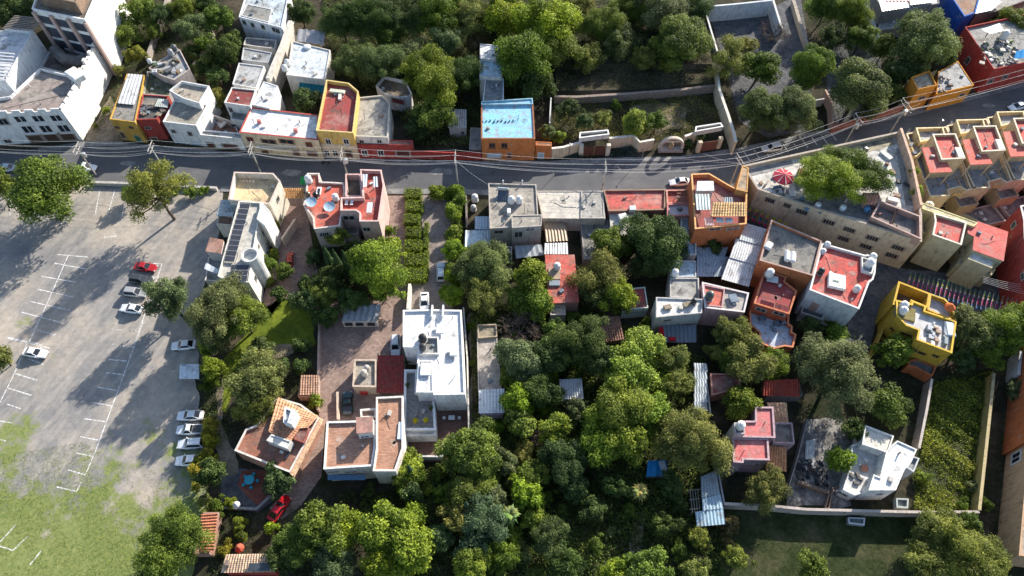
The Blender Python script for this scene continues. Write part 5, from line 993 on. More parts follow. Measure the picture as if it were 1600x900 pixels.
b = thing('pole_frame', 'open timber pole frame left of blue grey tin roofs', 'frame', P(1085, 785)); b.pop('walls')
for i in range(4): tube('pole', b, [P(1078+i*4, 765, 2), P(1082+i*4, 800, 2)], .06, 'wood', (.4, .36, .3))
for i in range(3): tube('pole', b, [P(1077, 766+i*15, 2.1), P(1094, 764+i*15, 2.1)], .06, 'wood', (.4, .36, .3))
for x, y in ((1078, 766), (1094, 764), (1082, 800)): tube('pole', b, [P(x, y, 2.1), Vector((P(x, y, 2.1).x, P(x, y, 2.1).y, -.2))], .06, 'wood', (.4, .36, .3))
# left estate -----------------------------------------------------------
b = build('long white modern house with bright flat roof and tiled terrace', 'house', [(630, 485), (675, 484), (721, 485), (727, 616), (678, 617), (676, 612), (651, 612), (653, 543), (630, 542)], 6.6, wall=(.74, .74, .73), roof=(.76, .765, .77), par=.28, rmat='roof_white', rim=(.80, .80, .79))
blk(b, [(654, 563), (676, 563), (677, 613), (650, 613)], 7.2, (.74, .74, .73), (.74, .745, .75), base=6.2, par=.2, rmat='roof_white')
blk(b, [(654, 526), (685, 526), (686, 553), (655, 553)], 6.95, (.70, .66, .62), (.34, .36, .38), base=6.0, par=.55)
blk(b, [(632, 578), (652, 578), (651, 613), (678, 615), (681, 672), (631, 672)], 3.6, (.74, .74, .73), (.40, .38, .37), par=.9, th=.3, rmat='brick_paver', rim=(.78, .78, .77))
blk(b, [(631, 672), (681, 672), (681, 680), (631, 681)], 2.9, (.72, .72, .71), (.7, .7, .69), par=.05)
for x in (675, 692): bbox('roof_fin', b, P(x, 487, 6.9), (.3, 2.4, .8), 'plaster', (.76, .76, .75), 0, .05)
for x, y, s in ((688, 514, 1.5), (709, 549, 1.4), (665, 577, 1.8)): bbox('skylight', b, P(x, y, 6.9+(.5 if x == 665 else 0)), (s, s*1.3, .35), 'plain', (.72, .73, .75), 0, .1)
for x, y, c_ in ((650, 660, (.5, .42, .03)), (666, 659, (.5, .45, .03)), (637, 604, (.06, .10, .03)), (674, 640, (.06, .1, .03))):
    t = thing('potted_plant', {650: 'small yellow potted plant on white terrace', 666: 'large yellow potted plant on white terrace', 637: 'green potted plant by left wall of terrace', 674: 'green potted plant by right wall of terrace'}[x], 'potted plant', P(x, y, 2.75)); t.pop('walls')
    link('pot', lathe([(.22, 0), (.32, .4), (.35, .5), (.3, .5)], 10), t, 'plain', (.4, .2, .12)); d_ = rdir(160); link('foliage', leafmesh('pl', d_*np.array([.5, .5, .45])*RNG.uniform(.5, 1, (160, 1))+np.array([0, 0, .8]), d_+rdir(160)*.4, RNG.uniform(.15, .3, 160), .5, RNG.uniform(.3, .8, 160)), t, None, c_)
wallrun('white curved patio wall below the modern house', [(731, 676), (712, 680), (700, 690), (692, 692), (691, 713), (640, 712)], 1.6, .3, (.64, .64, .63))
wallrun('long pale wall along the east side of white house', [(724, 480), (730, 560), (733, 690)], 2.4, .25, (.50, .48, .44))
bbox_t = thing('garden_table', 'small white table and chairs on dark patio', 'table', P(706, 655)); bbox_t.pop('walls')
for n_, c, s in (('table_top', (0, 0, .75), (1.1, .8, .06)), ('leg', (0, 0, .37), (.1, .1, .74)), ('chair', (1.3, .1, .45), (.5, .5, .08)), ('chair', (-1.3, .1, .45), (.5, .5, .08)), ('chair_leg', (1.3, .1, .22), (.3, .3, .42)), ('chair_leg', (-1.3, .1, .22), (.3, .3, .42))): o = bbox(n_, None, (0, 0, 0), s, 'plain', (.7, .72, .75), 0, .03); o.parent = bbox_t; o.location = c
TB = (.66, .60, .54)
b = build('house with brick tiled flat roofs, white rims and stair tower', 'house', [(511, 659), (587, 657), (586, 700), (582, 728), (506, 733)], 6.0, wall=TB, roof=(.52, .30, .21), par=.35, rmat='brick_paver', rim=(.74, .72, .68))
blk(b, [(588, 621), (630, 619), (630, 700), (618, 736), (583, 736), (588, 700)], 6.4, TB, (.50, .28, .19), par=.35, rmat='brick_paver', rim=(.70, .64, .58))
blk(b, [(563, 640), (587, 638), (588, 652), (564, 653)], 5.6, TB, (.36, .2, .16), par=.4, rim=(.7, .64, .58))
blk(b, [(557, 653), (582, 652), (582, 675), (558, 677)], 8.0, (.62, .58, .56), (.40, .22, .18), par=0, rmat='roof_paint')
win(b, 570, 682, 1.6, .9, frame=(.7, .7, .68), pane=(.10, .12, .13))
for x in (521, 548): win(b, x, 737, 1.8, .5)
corr('awning', b, [(512, 750, 2.8), (571, 750, 2.8), (571, 742, 3.2), (512, 742, 3.2)], 'cloth', (.12, .22, .36), .8, .05)
bbox('skylight', b, P(626, 673, 6.2), (.9, 2.9, .3), 'plain', (.55, .64, .7), 0, .05)
b = build('dark red tiled carport roof between hut and white house', 'carport', [(590, 612), (630, 612), (630, 560), (590, 560)], 0, 'carport'); b.location.z = 0
corr('tile_roof', b, [(588, 614, 2.6), (631, 614, 2.6), (631, 555, 3.2), (590, 555, 3.2)], 'clay_tile', (.22, .04, .035), .4, .06, 9, .03)
for x, y in ((590, 611), (629, 611), (592, 558)): box('post', b, P(x, y, 1.3), (.2, .2, 2.6), 'plaster', (.5, .45, .4))
b = build('small cream hut with flat roof on the brick yard', 'hut', [(551, 604), (588, 605), (588, 562), (554, 562)], 3.0, 'hut', wall=(.54, .46, .35), roof=(.38, .33, .28), par=.4, rim=(.52, .42, .33)); win(b, 552, 612, .6, .8)
b = build('open carport with dark corrugated metal roof under the trees', 'carport', [(537, 500), (590, 500), (594, 478), (540, 478)], 0, 'carport')
corr('roof_sheet', b, [(534, 502, 2.6), (590, 502, 2.6), (596, 476, 3.0), (540, 476, 3.0)], col=(.24, .26, .28), pitch=1.0, amp=.09)
bbox('wall', b, P(563, 505, 1.2), (6.4, .25, 2.3), 'plaster', (.60, .56, .5), 0, .03)
for x in (545, 562, 580): box('window', b, P(x, 506, 1.3)+Vector((0, -.16, 0)), (1.4, .05, .9), 'glass', DARK)
wallrun('low pale brick planter wall beside the yard drive', [(527, 612), (528, 655)], 1.2, .4, (.56, .44, .34))
wallrun('pale wall between hedge drive and brick yard', [(640, 443), (637, 482)], 2.2, .5, (.66, .60, .52))
wallrun('narrow wall along the lawn side of brick yard', [(499, 480), (497, 560), (496, 640)], 1.2, .3, (.40, .30, .25))
corr_b = thing('tiled_shed', 'small brown tiled garden shed by the lawn', 'shed', P(485, 605)); corr_b.pop('walls'); corr('tile_roof', corr_b, [(468, 617, 2.2), (497, 617, 2.2), (497, 586, 2.8), (470, 586, 2.8)], 'clay_tile', (.40, .24, .16), .42, .06, 8, .05); bbox('wall', corr_b, P(483, 610, 1.0), (3.0, 3.0, 2.0), 'plaster', (.3, .22, .18), 0, .04)
b = build('terracotta house with angled terrace, clay tiles and white chimney block', 'house', [(367, 704), (424, 727), (453, 738), (499, 653), (470, 632), (433, 621), (402, 664), (384, 671)], 4.2, wall=(.50, .28, .2), roof=(.30, .13, .085), par=.4, rmat='roof_paint', rim=(.66, .60, .54))
corr('tile_roof', b, [(419, 674, 5.2), (482, 668, 5.0), (498, 650, 4.6), (434, 620, 4.6)], 'clay_tile', (.52, .29, .17), .45, .07, 9, .05)
corr('tile_roof', b, [(420, 675, 5.22), (455, 689, 5.0), (470, 668, 5.1), (432, 655, 5.4)], 'clay_tile', (.44, .22, .13), .45, .07, 6, .05)
blk(b, [(424, 678), (456, 689), (449, 701), (416, 688)], 5.6, (.64, .62, .58), (.66, .63, .58), par=.15, rmat='roof_white')
blk(b, [(445, 636), (458, 641), (452, 664), (443, 660)], 6.6, (.70, .70, .70), (.30, .38, .46), par=.3, rim=(.74, .74, .74))
blk(b, [(456, 640), (463, 642), (455, 662), (450, 660)], 7.4, (.74, .74, .73), (.74, .74, .72), par=0, rmat='roof_white')
blk(b, [(466, 664), (484, 669), (475, 692), (459, 686)], 4.9, (.3, .1, .08), (.15, .035, .03), par=.1, rmat='roof_paint')
corr('tile_eave', b, [(453, 740, 3.9), (460, 746, 3.3), (506, 656, 3.3), (499, 652, 3.9)], 'clay_tile', (.52, .34, .22), .35, .05, 26, .04)
bbox('skylight', b, P(452, 707, 4.0), (.5, 2.2, .15), 'glass', (.03, .03, .035), -.45, .03)
o = thing('garden_table', 'turquoise round table on the brick patio', 'table', P(392, 752)); o.pop('walls'); link('table_top', lathe([(.75, 0), (.8, .04), (.8, .1), (.7, .11)], 18), o, 'gloss', (.03, .36, .46)).location = (0, 0, .72); link('pedestal', lathe([(.3, 0), (.12, .1), (.1, .7)], 8), o, 'plain', (.03, .3, .4))
for i in range(5): s_ = link('stool', lathe([(.25, 0), (.28, .4), (.25, .44)], 10), o, 'plain', (.03, .33, .43)); s_.location = (1.15*math.cos(i*1.256), 1.15*math.sin(i*1.256), 0)
b = thing('tiled_shed', 'orange clay tiled shed roof beside big tree by the lot', 'shed', P(325, 835)); b.pop('walls'); corr('tile_roof', b, [(340, 802, 2.6), (334, 861, 2.6), (313, 861, 2.2), (314, 804, 2.2)], 'clay_tile', (.52, .20, .11), .45, .07, 6, .04); bbox('wall', b, P(326, 835, 1.0), (2.4, 6.2, 2.1), 'plaster', (.35, .2, .15), 0, .04)
b = build('house with pale clay tiled roof and skylight at bottom edge', 'house', [(348, 893), (428, 893), (428, 868), (354, 868)], 3.2, wall=(.36, .05, .04), roof=None, par=0)
corr('tile_roof', b, [(345, 895, 3.3), (430, 894, 3.3), (430, 865, 3.9), (353, 866, 3.9)], 'clay_tile', (.62, .44, .30), .4, .07, 10, .05); bbox('skylight', b, P(405, 886, 3.9), (3.2, 1.1, .12), 'glass', (.05, .06, .07), 0, .03); bbox('roof_vent', b, P(355, 880, 3.9), (.6, .8, .6), 'plain', (.2, .15, .12), 0, .05)
o = tag(link('garden_shelter', ubox('metal_sheet'), None, None, (.66, .70, .73)), 'white metal canopy beside parked white cars', 'canopy') if False else None
b = thing('canopy', 'small white metal canopy roof among trees by the lot', 'canopy', P(296, 585)); b.pop('walls'); corr('roof_sheet', b, [(280, 592, 2.2), (311, 592, 2.2), (311, 569, 2.5), (281, 569, 2.5)], col=(.68, .72, .75), pitch=.8, amp=.02)
for x, y in ((282, 590), (309, 590), (283, 571)): box('post', b, P(x, y, 1.1), (.1, .1, 2.2), 'metal', (.4, .4, .4))
wallrun('low stone kerb wall between street and parking lot', [(140, 284), (205, 286), (280, 290), (338, 293)], .9, .6, (.46, .43, .40), 'stone')
canopy(376, 794, 0, 'white round parasol by the garden stones', .55, (.6, .62, .66))
wallrun('low stone garden wall under the brick patio', [(345, 792), (400, 795), (425, 772)], .7, .4, (.34, .33, .32), 'stone')
canopy(381, 861, 0, 'red wire round garden umbrella above tiled roof', .7, (.4, .1, .06))
# ------------------------------------------------------------------ cars
ORD = 'first second third fourth fifth sixth seventh eighth ninth tenth eleventh twelfth thirteenth fourteenth fifteenth sixteenth seventeenth eighteenth nineteenth twentieth twenty-first twenty-second twenty-third twenty-fourth'.split()
def ringloft(st):
    v = []; f = []; n = 8
    for x, hw, z0, zb in st:
        v += [(x, -hw*.86, z0), (x, -hw, z0+.18), (x, -hw, zb-.16), (x, -hw*.86, zb), (x, hw*.86, zb), (x, hw, zb-.16), (x, hw, z0+.18), (x, hw*.86, z0)]
    for i in range(len(st)-1):
        for k in range(n): j = (k+1) % n; f.append([i*n+k, (i+1)*n+k, (i+1)*n+j, i*n+j])
    f.append(list(range(n))); f.append([(len(st)-1)*n+k for k in range(n)][::-1]); me = mesh(v, f)
    me.shade_smooth() if False else None; return me
CM = {}
def carmesh(kind):
    if kind in CM: return CM[kind]
    d = {}
    d['body'] = ringloft([(-2.2, .62, .38, .72), (-2.12, .80, .28, .88), (-1.5, .88, .22, .93), (0, .9, .2, .92), (1.0, .88, .22, .90), (1.75, .82, .25, .78), (2.15, .68, .30, .66), (2.24, .52, .38, .56)])
    if kind == 'sedan': a0, a1, r0, r1, zt = -1.75, .95, -.95, .15, 1.43
    elif kind == 'suv': a0, a1, r0, r1, zt = -2.1, .95, -1.8, .2, 1.62
    else: a0, a1, r0, r1, zt = -.55, 1.0, -.4, .3, 1.62
    zb = .90; B = [(a0, -.76, zb), (a1, -.76, zb), (a1, .76, zb), (a0, .76, zb)]; T = [(r0, -.60, zt), (r1, -.60, zt), (r1, .60, zt), (r0, .60, zt)]
    d['cabin'] = mesh(B+T, [[0, 1, 5, 4], [1, 2, 6, 5], [2, 3, 7, 6], [3, 0, 4, 7], [4, 5, 6, 7]])
    m_ = (r0+r1)/2; d['roof_panel'] = mesh([(r0-.02, -.6, zt+.004), (r1+.02, -.6, zt+.004), (r1+.02, .6, zt+.004), (r0-.02, .6, zt+.004), (r0+.08, -.5, zt+.06), (r1-.08, -.5, zt+.06), (r1-.08, .5, zt+.06), (r0+.08, .5, zt+.06)], [[4, 5, 6, 7], [0, 1, 5, 4], [1, 2, 6, 5], [2, 3, 7, 6], [3, 0, 4, 7]])
    def pane(q, s=.86, o=.012):
        q = [Vector(p) for p in q]; c = sum(q, Vector())/4; nn = (q[1]-q[0]).cross(q[2]-q[0]).normalized()
        if nn.dot(c-Vector(((a0+a1)/2, 0, 1.0))) < 0: nn = -nn
        return mesh([c+(p-c)*s+nn*o for p in q], [[0, 1, 2, 3]])
    d['windscreen'] = pane([B[1], B[2], T[2], T[1]]); d['rear_window'] = pane([B[3], B[0], T[0], T[3]]); d['side_window_a'] = pane([B[0], B[1], T[1], T[0]]); d['side_window_b'] = pane([B[2], B[3], T[3], T[2]])
    w_ = lathe([(.32, -.11), (.34, -.08), (.34, .08), (.32, .11)], 14); w_.transform(Matrix.Rotation(math.pi/2, 4, 'X')); d['wheel'] = w_
    h_ = lathe([(.19, -.118), (.2, -.1), (.2, .1), (.19, .118)], 10); h_.transform(Matrix.Rotation(math.pi/2, 4, 'X')); d['rim'] = h_
    bm = bmesh.new(); bmesh.ops.create_cube(bm, size=1); me = bpy.data.meshes.new('lamp'); bm.to_mesh(me); bm.free(); d['lamp'] = me
    for k, me in d.items(): me.materials.append(MATS[{'body': 'car_paint', 'cabin': 'car_paint', 'roof_panel': 'car_paint', 'wheel': 'plain', 'rim': 'metal', 'lamp': 'gloss'}.get(k, 'glass')])
    CM[kind] = d; return d
def car(px, py, px2, py2, kind, col, label, group=None, s=1.0):
    """centre pixel, pixel the nose points to"""
    d = carmesh(kind); c = P(px, py, .7); n = P(px2, py2, .7); c.z = 0; t = thing('parked_car' if kind != 'truck' else 'pickup_truck', label, 'car' if kind != 'truck' else 'pickup', c, group, math.atan2((n-c).y if False else P(px2, py2, .7).y-P(px, py, .7).y, P(px2, py2, .7).x-P(px, py, .7).x)); t.pop('walls'); t.scale = (s, s, s)
    bd = link('body', d['body'], t, None, col); link('cabin', d['cabin'], t, None, col); link('roof_panel', d['roof_panel'], t, None, col)
    for k in ('windscreen', 'rear_window', 'side_window_a', 'side_window_b'): link('windscreen' if k == 'windscreen' else 'rear_window' if k == 'rear_window' else 'side_window', d[k], t, None, (.015, .018, .022))
    for x in (-1.35, 1.38):
        for y in (-.80, .80): wo = link('wheel', d['wheel'], t, None, (.02, .02, .02)); wo.location = (x, y, .34); link('rim', d['rim'], wo, None, (.4, .4, .42))
    for y in (-.56, .56):
        o = link('headlight', d['lamp'], t, None, (.7, .7, .68)); o.location = (2.1, y, .60); o.scale = (.2, .3, .14); o = link('taillight', d['lamp'], t, None, (.35, .02, .02)); o.location = (-2.14, y, .74); o.scale = (.12, .26, .16)
    for y in (-.92, .92): o = link('mirror', d['lamp'], t, None, col); o.location = (.7, y, .98); o.scale = (.16, .2, .13)
    if kind == 'truck': o = link('truck_bed', d['lamp'], t, None, (.05, .05, .055)); o.location = (-1.35, 0, .94); o.scale = (1.5, 1.36, .04)
    return t
CW = (.72, .73, .74); G1 = 'cars parked in the open lot'; G2 = 'cars under the lot edge trees'
car(227, 417, 260, 421, 'sedan', (.35, .015, .02), 'red car with white rear, first in the lot row', G1); car(221, 437, 254, 441, 'suv', (.05, .055, .06), 'dark grey car second in the lot row', G1)
car(212, 457, 245, 460, 'suv', (.33, .33, .33), 'silver grey car third in the lot row', G1); car(206, 482, 170, 478, 'sedan', CW, 'white car fourth and last in the lot row', G1)
car(55, 551, 90, 556, 'sedan', CW, 'lone white car on the left comb of parking lines', G1); car(287, 539, 250, 542, 'sedan', CW, 'white car parked alone above the white canopy', G2)
car(297, 649, 262, 650, 'sedan', CW, 'topmost of four white cars under the lot edge shrubs', G2); car(296, 671, 262, 672, 'truck', CW, 'white pickup with dark bed among four white vehicles', G2)
car(298, 693, 262, 695, 'suv', (.66, .68, .70), 'third of four white cars under the lot edge shrubs', G2); car(295, 719, 262, 721, 'sedan', CW, 'lowest of four white cars under the lot edge shrubs', G2)
G3 = 'cars along the street'
car(134, 261, 170, 263, 'truck', CW, 'white pickup on the street by the big lot tree', G3); car(8, 262, -30, 262, 'sedan', (.45, .5, .55), 'pale car on the street at the left edge', G3)
car(1206, 231, 1170, 236, 'suv', (.72, .72, .68), 'silver beige car on the street under the power lines', G3); car(1062, 284, 1020, 287, 'sedan', CW, 'white car at the kerb beside tall orange house', G3); car(1590, 166, 1560, 174, 'sedan', (.62, .66, .70), 'white car on the street behind the stepped row houses', G3)
G4 = 'cars in the private drives'
car(689, 424, 689, 390, 'suv', (.46, .54, .60), 'pale blue grey car on the hedge lined drive', G4); car(663, 472, 663, 500, 'sedan', CW, 'white car nosed up to the white house', G4); car(618, 540, 618, 580, 'suv', (.60, .61, .62), 'white car in front of dark red carport', G4)
car(543, 630, 543, 600, 'truck', (.02, .05, .045), 'dark green pickup beside the cream hut', G4); car(436, 794, 446, 780, 'sedan', (.42, .012, .02), 'bright red car on the lower brick drive', G4)
q = car(453, 403, 453, 390, 'suv', (.38, .05, .03), 'small red and yellow cart on the shaded brick drive', G4, .75); q['category'] = 'cart'; bbox('canopy_top', None, (0, 0, 0), (1.4, 1.3, .1), 'gloss', (.5, .28, .02), 0, .04).parent = q; q.children[-1].location = (-.4, 0, 1.75)
o = thing('bin', 'bright red bin beside the small cream hut', 'bin', P(570, 613)); o.pop('walls'); bbox('body', None, (0, 0, 0), (1.3, 1.1, 1.0), 'gloss', (.45, .015, .015), 0, .1).parent = o; o.children[0].location = (0, 0, .52); bbox('lid', None, (0, 0, 0), (1.4, 1.2, .12), 'gloss', (.5, .02, .02), 0, .04).parent = o; o.children[1].location = (0, 0, 1.1)
# ------------------------------------------------------------------ poles, transformers and wires
PT = {}
def pole(key, px, py, h, label, arm=1.6, trans=False, rz=.0):
    b = P(px, py, 0); t = thing('utility_pole', label, 'utility pole', b, 'utility poles along the street'); t.pop('walls')
    tube('shaft', t, [b-Vector((0, 0, .3)), b+Vector((0, 0, h))], .19, 'roof_concrete', (.5, .49, .46), 8, .12)
    for k, z in enumerate((h-.35, h-1.3)):
        o = box('crossarm', t, b+Vector((0, 0, z)), (.12, arm*2*(1 if k == 0 else .7), .14), 'wood', (.45, .43, .4), rz)
        for y in (-.9, 0, .9): q = link('insulator', lathe([(.06, 0), (.09, .08), (.05, .2)], 8), t, 'gloss', (.5, .5, .5)); q.location = (math.sin(-rz)*y*arm, math.cos(rz)*y*arm, z+.07)
    if trans:
        q = link('transformer', lathe([(.38, 0), (.42, .1), (.42, 1.0), (.36, 1.1), (.1, 1.15)], 12), t, 'metal', (.55, .56, .56)); q.location = (.55, 0, h-3.2)
        box('bracket', t, b+Vector((.25, 0, h-2.6)), (.5, .1, .1), 'metal', (.3, .3, .3))
    PT[key] = (b, h, arm); return t
pole('l', -40, 262, 8.6, 'utility pole just outside the left edge of the street')
pole('a', 150, 273, 8.6, 'utility pole beside the white pickup and big lot tree', trans=True); pole('b', 260, 270, 8.4, 'leaning utility pole above the olive tree in the lot'); pole('c', 409, 272, 8.4, 'utility pole behind the cream house terrace')
pole('d', 546, 284, 9.0, 'utility pole behind the red terrace house', trans=True); pole('e', 716, 294, 10.0, 'tall utility pole at the hedge drive entrance'); pole('f', 940, 300, 8.5, 'utility pole above the wide concrete roof')
pole('g', 1140, 290, 8.5, 'utility pole at the junction beside tall orange house', rz=.3); pole('h', 1318, 228, 8.5, 'utility pole with grey transformer above the tree courtyard', trans=True, rz=.25); pole('i', 1390, 208, 8.8, 'double crossarm utility pole near the stepped row houses', 2.0, True, .25); pole('j', 1640, 140, 8.6, 'utility pole beyond the right edge of the street', rz=.25)
def wire(a, b, sag, label, r=.017, col=(.60, .60, .60), grp='overhead wires along the street'):
    n = 18; pts = [a.lerp(b, i/n)-Vector((0, 0, 4*sag*(i/n)*(1-i/n))) for i in range(n+1)]; me = tube_mesh(pts, r, 4)
    return tag(link('overhead_wire', me, None, 'plain', col), label, 'wire', grp)
KEYS = 'labcdefghij'; SP = ('left edge and the big lot tree', 'big lot tree and the olive lot tree', 'olive lot tree and the cream house', 'cream house and the red terrace house', 'red terrace house and the hedge drive', 'hedge drive and the concrete roof', 'concrete roof and the junction', 'junction and the transformer pole', 'transformer pole and the row houses', 'row houses and the right edge')
WP = ('top southern', 'top middle', 'top northern', 'lower southern', 'lower northern', 'lowest thick')
for i in range(len(KEYS)-1):
    (b0, h0, a0), (b1, h1, a1) = PT[KEYS[i]], PT[KEYS[i+1]]
    for k, (y, dz) in enumerate(((-.9, -.1), (0, -.1), (.9, -.1), (-.6, -1.05), (.6, -1.05), (0, -2.2))):
        wire(b0+Vector((0, y*a0, h0+dz)), b1+Vector((0, y*a1, h1+dz)), .5+.12*k, WP[k]+' wire strung between the '+SP[i], .016 if k < 5 else .022)
for k, (a, b_) in enumerate((('d', (600, 252)), ('d', (505, 240)), ('e', (640, 248)), ('e', (765, 290)), ('i', (1440, 160)), ('i', (1320, 196)), ('g', (1050, 245)), ('g', (1100, 240)), ('h', (1250, 210)))):
    b0, h0, _ = PT[a]; wire(b0+Vector((0, 0, h0-1.6)), P(*b_, 4.5), .4, ('service wire from red terrace pole to the grey roof', 'service wire from red terrace pole to the cream house', 'service wire from hedge drive pole to the red wall', 'service wire from hedge drive pole to concrete house', 'service wire from row house pole to orange corner house', 'service wire from row house pole to the round tree', 'service wire from junction pole to the stone arch', 'service wire from junction pole to the dark gateway', 'service wire from transformer pole to paired trees')[k], .013)
for k in range(5): wire(P(1536, 432+k*2.2, 6.5), P(1640, 452+k*4, 6.5), .3, ORD[k]+' pale wire from the top over the side street at right edge', .016, (.7, .7, .7), 'overhead wires over the side street')
for k, (x, y, h_, l) in enumerate(((888, 252, 5.5, 'dark street lamp post before the cream garden wall'), (1003, 246, 5.0, 'pale leaning post before the stone arch'), (1460, 205, 3.5, 'thin pale post on the pavement by row houses'))):
    t = thing('lamp_post', l, 'post', P(x, y)); t.pop('walls'); tube('shaft', t, [P(x, y), P(x, y)+Vector((0, 0, h_))], .08, 'metal', (.5, .48, .44) if k else (.08, .08, .08), 8, .05); bbox('lamp_head', t, P(x, y)+Vector((0, -.2, h_)), (.3, .5, .14), 'metal', (.4, .4, .4), 0, .04)
# ------------------------------------------------------------------ strings of paper flags over the side streets
FC = [(.01, .09, .04), (.015, .12, .05), (.16, .20, .03), (.36, .30, .05), (.45, .42, .38), (.40, .07, .18), (.38, .03, .14), (.28, .02, .06), (.18, .02, .10), (.03, .06, .18), (.02, .08, .22), (.02, .10, .25)]  # flag colours, darkened to carry the shade of the street
FLAG = {}
def flagstring(a, b, n, label, grp, cols, sz=.29):
    t = thing('flag_string', label, 'flag string', (a+b)/2, grp); t.pop('walls'); o = off(t); pts = [a.lerp(b, i/12)-Vector((0, 0, 1.2*(i/12)*(1-i/12))) for i in range(13)]
    tube('cord', t, pts, .015, 'plain', (.5, .5, .5), 4); d = (b-a).normalized()
    if 'm' not in FLAG: FLAG['m'] = mesh([(-.5, 0, 0), (.5, 0, 0), (.5, .25, -.9), (-.5, .25, -.9), (0, .45, -.7)], [[0, 1, 2, 4, 3]]); FLAG['m'].materials.append(MATS['cloth'])
    for i in range(n):
        s = (i+.5)/n; f_ = link('flag', FLAG['m'], t, None, cols[int(s*len(cols)) % len(cols)]); f_.location = a.lerp(b, s)-Vector((0, 0, 1.2*s*(1-s)))-o; f_.scale = (sz, random.uniform(.8, 1.8)*sz, sz); f_.rotation_euler = (random.uniform(.5, 1.3), 0, math.atan2(d.y, d.x)+random.uniform(-.2, .2))
for i in range(24):
    flagstring(P(1424+i*7.2, 424+i*1.9, 4.4), P(1417+i*7.2, 453+i*1.9, 4.4), 13, ORD[i]+' string of paper flags over the side street, counting from white house', 'paper flag strings by the yellow house', FC)
for i in range(7):
    flagstring(P(1172+i*9, 322+i*4, 4.2), P(1166+i*9, 340+i*4, 4.2), 8, ORD[i]+' string of paper flags below beige facade, counting from orange house', 'paper flag strings below the beige facade', [FC[3], FC[6], FC[1], FC[10], FC[7]], .6)
# ------------------------------------------------------------------ a person and a motorbike on the street
def person(px, py, label, col, legs):
    b = P(px, py, .14); me = bpy.data.meshes.new('body')
    V = [((0, 0, .95), .13), ((0, 0, 1.15), .14), ((0, 0, 1.38), .15), ((0, 0, 1.5), .06), ((0, -.01, 1.58), .075), ((0, -.01, 1.68), .085), ((0, 0, 1.75), .05), ((.19, 0, 1.4), .055), ((.24, .02, 1.14), .045), ((.23, -.05, .88), .035), ((-.19, 0, 1.4), .055), ((-.24, .02, 1.14), .045), ((-.23, -.05, .88), .035),
         ((.09, 0, .88), .09), ((.11, -.02, .48), .065), ((.11, .02, .08), .045), ((.12, -.14, .04), .04), ((-.09, 0, .88), .09), ((-.11, .02, .48), .065), ((-.11, .06, .08), .045), ((-.12, -.10, .04), .04)]
    E = [(0, 1), (1, 2), (2, 3), (3, 4), (4, 5), (5, 6), (2, 7), (7, 8), (8, 9), (2, 10), (10, 11), (11, 12), (0, 13), (13, 14), (14, 15), (15, 16), (0, 17), (17, 18), (18, 19), (19, 20)]
    me.from_pydata([v[0] for v in V], E, []); o = bpy.data.objects.new('tmp', me); COL.objects.link(o); m = o.modifiers.new('s', 'SKIN'); s2 = o.modifiers.new('u', 'SUBSURF'); s2.levels = 1
    for i, v in enumerate(V): me.skin_vertices[0].data[i].radius = (v[1], v[1])
    me.skin_vertices[0].data[0].use_root = True
    dg = bpy.context.evaluated_depsgraph_get(); fm = bpy.data.meshes.new_from_object(o.evaluated_get(dg)); bpy.data.objects.remove(o)
    t = thing('person', label, 'person', b, None, .4); t.pop('walls'); link('body', fm, t, 'cloth', col); h_ = link('hair', lathe([(.02, .11), (.07, .09), (.1, .03), (.1, -.04), (.09, -.06)], 10), t, 'plain', (.02, .015, .01)); h_.location = (0, .01, 1.71)
person(921, 249, 'person in dark clothes standing before the white portal gate', (.025, .025, .03), 0)
def moto(px, py, label, col):
    b = P(px, py, .02); t = thing('motorbike', label, 'motorbike', b, None, .1); t.pop('walls')
    for x in (-.62, .62): w_ = link('wheel', carmesh('sedan')['wheel'], t, None, (.02, .02, .02)); w_.location = (x, 0, .3); w_.scale = (.88, .5, .88)
    bbox('body', t, b+Vector((0, 0, .62)), (1.0, .3, .35), 'car_paint', col, .0, .1); bbox('seat', t, b+Vector((-.3, 0, .85)), (.7, .28, .12), 'cloth', (.02, .02, .02), 0, .05); box('handlebar', t, b+Vector((.45, 0, 1.0)), (.05, .7, .05), 'metal', (.3, .3, .3)); box('fork', t, b+Vector((.55, 0, .6)), (.08, .12, .7), 'metal', (.3, .3, .3))
moto(509, 256, 'dark motorbike parked before the yellow and cream front', (.03, .03, .035))
b = thing('market_stall', 'green and white covered stall on the kerb by red terrace', 'stall', P(478, 285)); b.pop('walls')
corr('cover', b, [(468, 288, 2.3), (477, 288, 2.3), (480, 274, 2.5), (470, 276, 2.5)], 'cloth', (.02, .25, .07), .7, .05); corr('cover', b, [(476, 282, 2.5), (481, 280, 2.5), (482, 272, 2.6), (477, 273, 2.6)], 'cloth', (.66, .68, .68), .7, .04); box('post', b, P(474, 284, 1.1), (.08, .08, 2.2), 'metal', (.4, .4, .4))
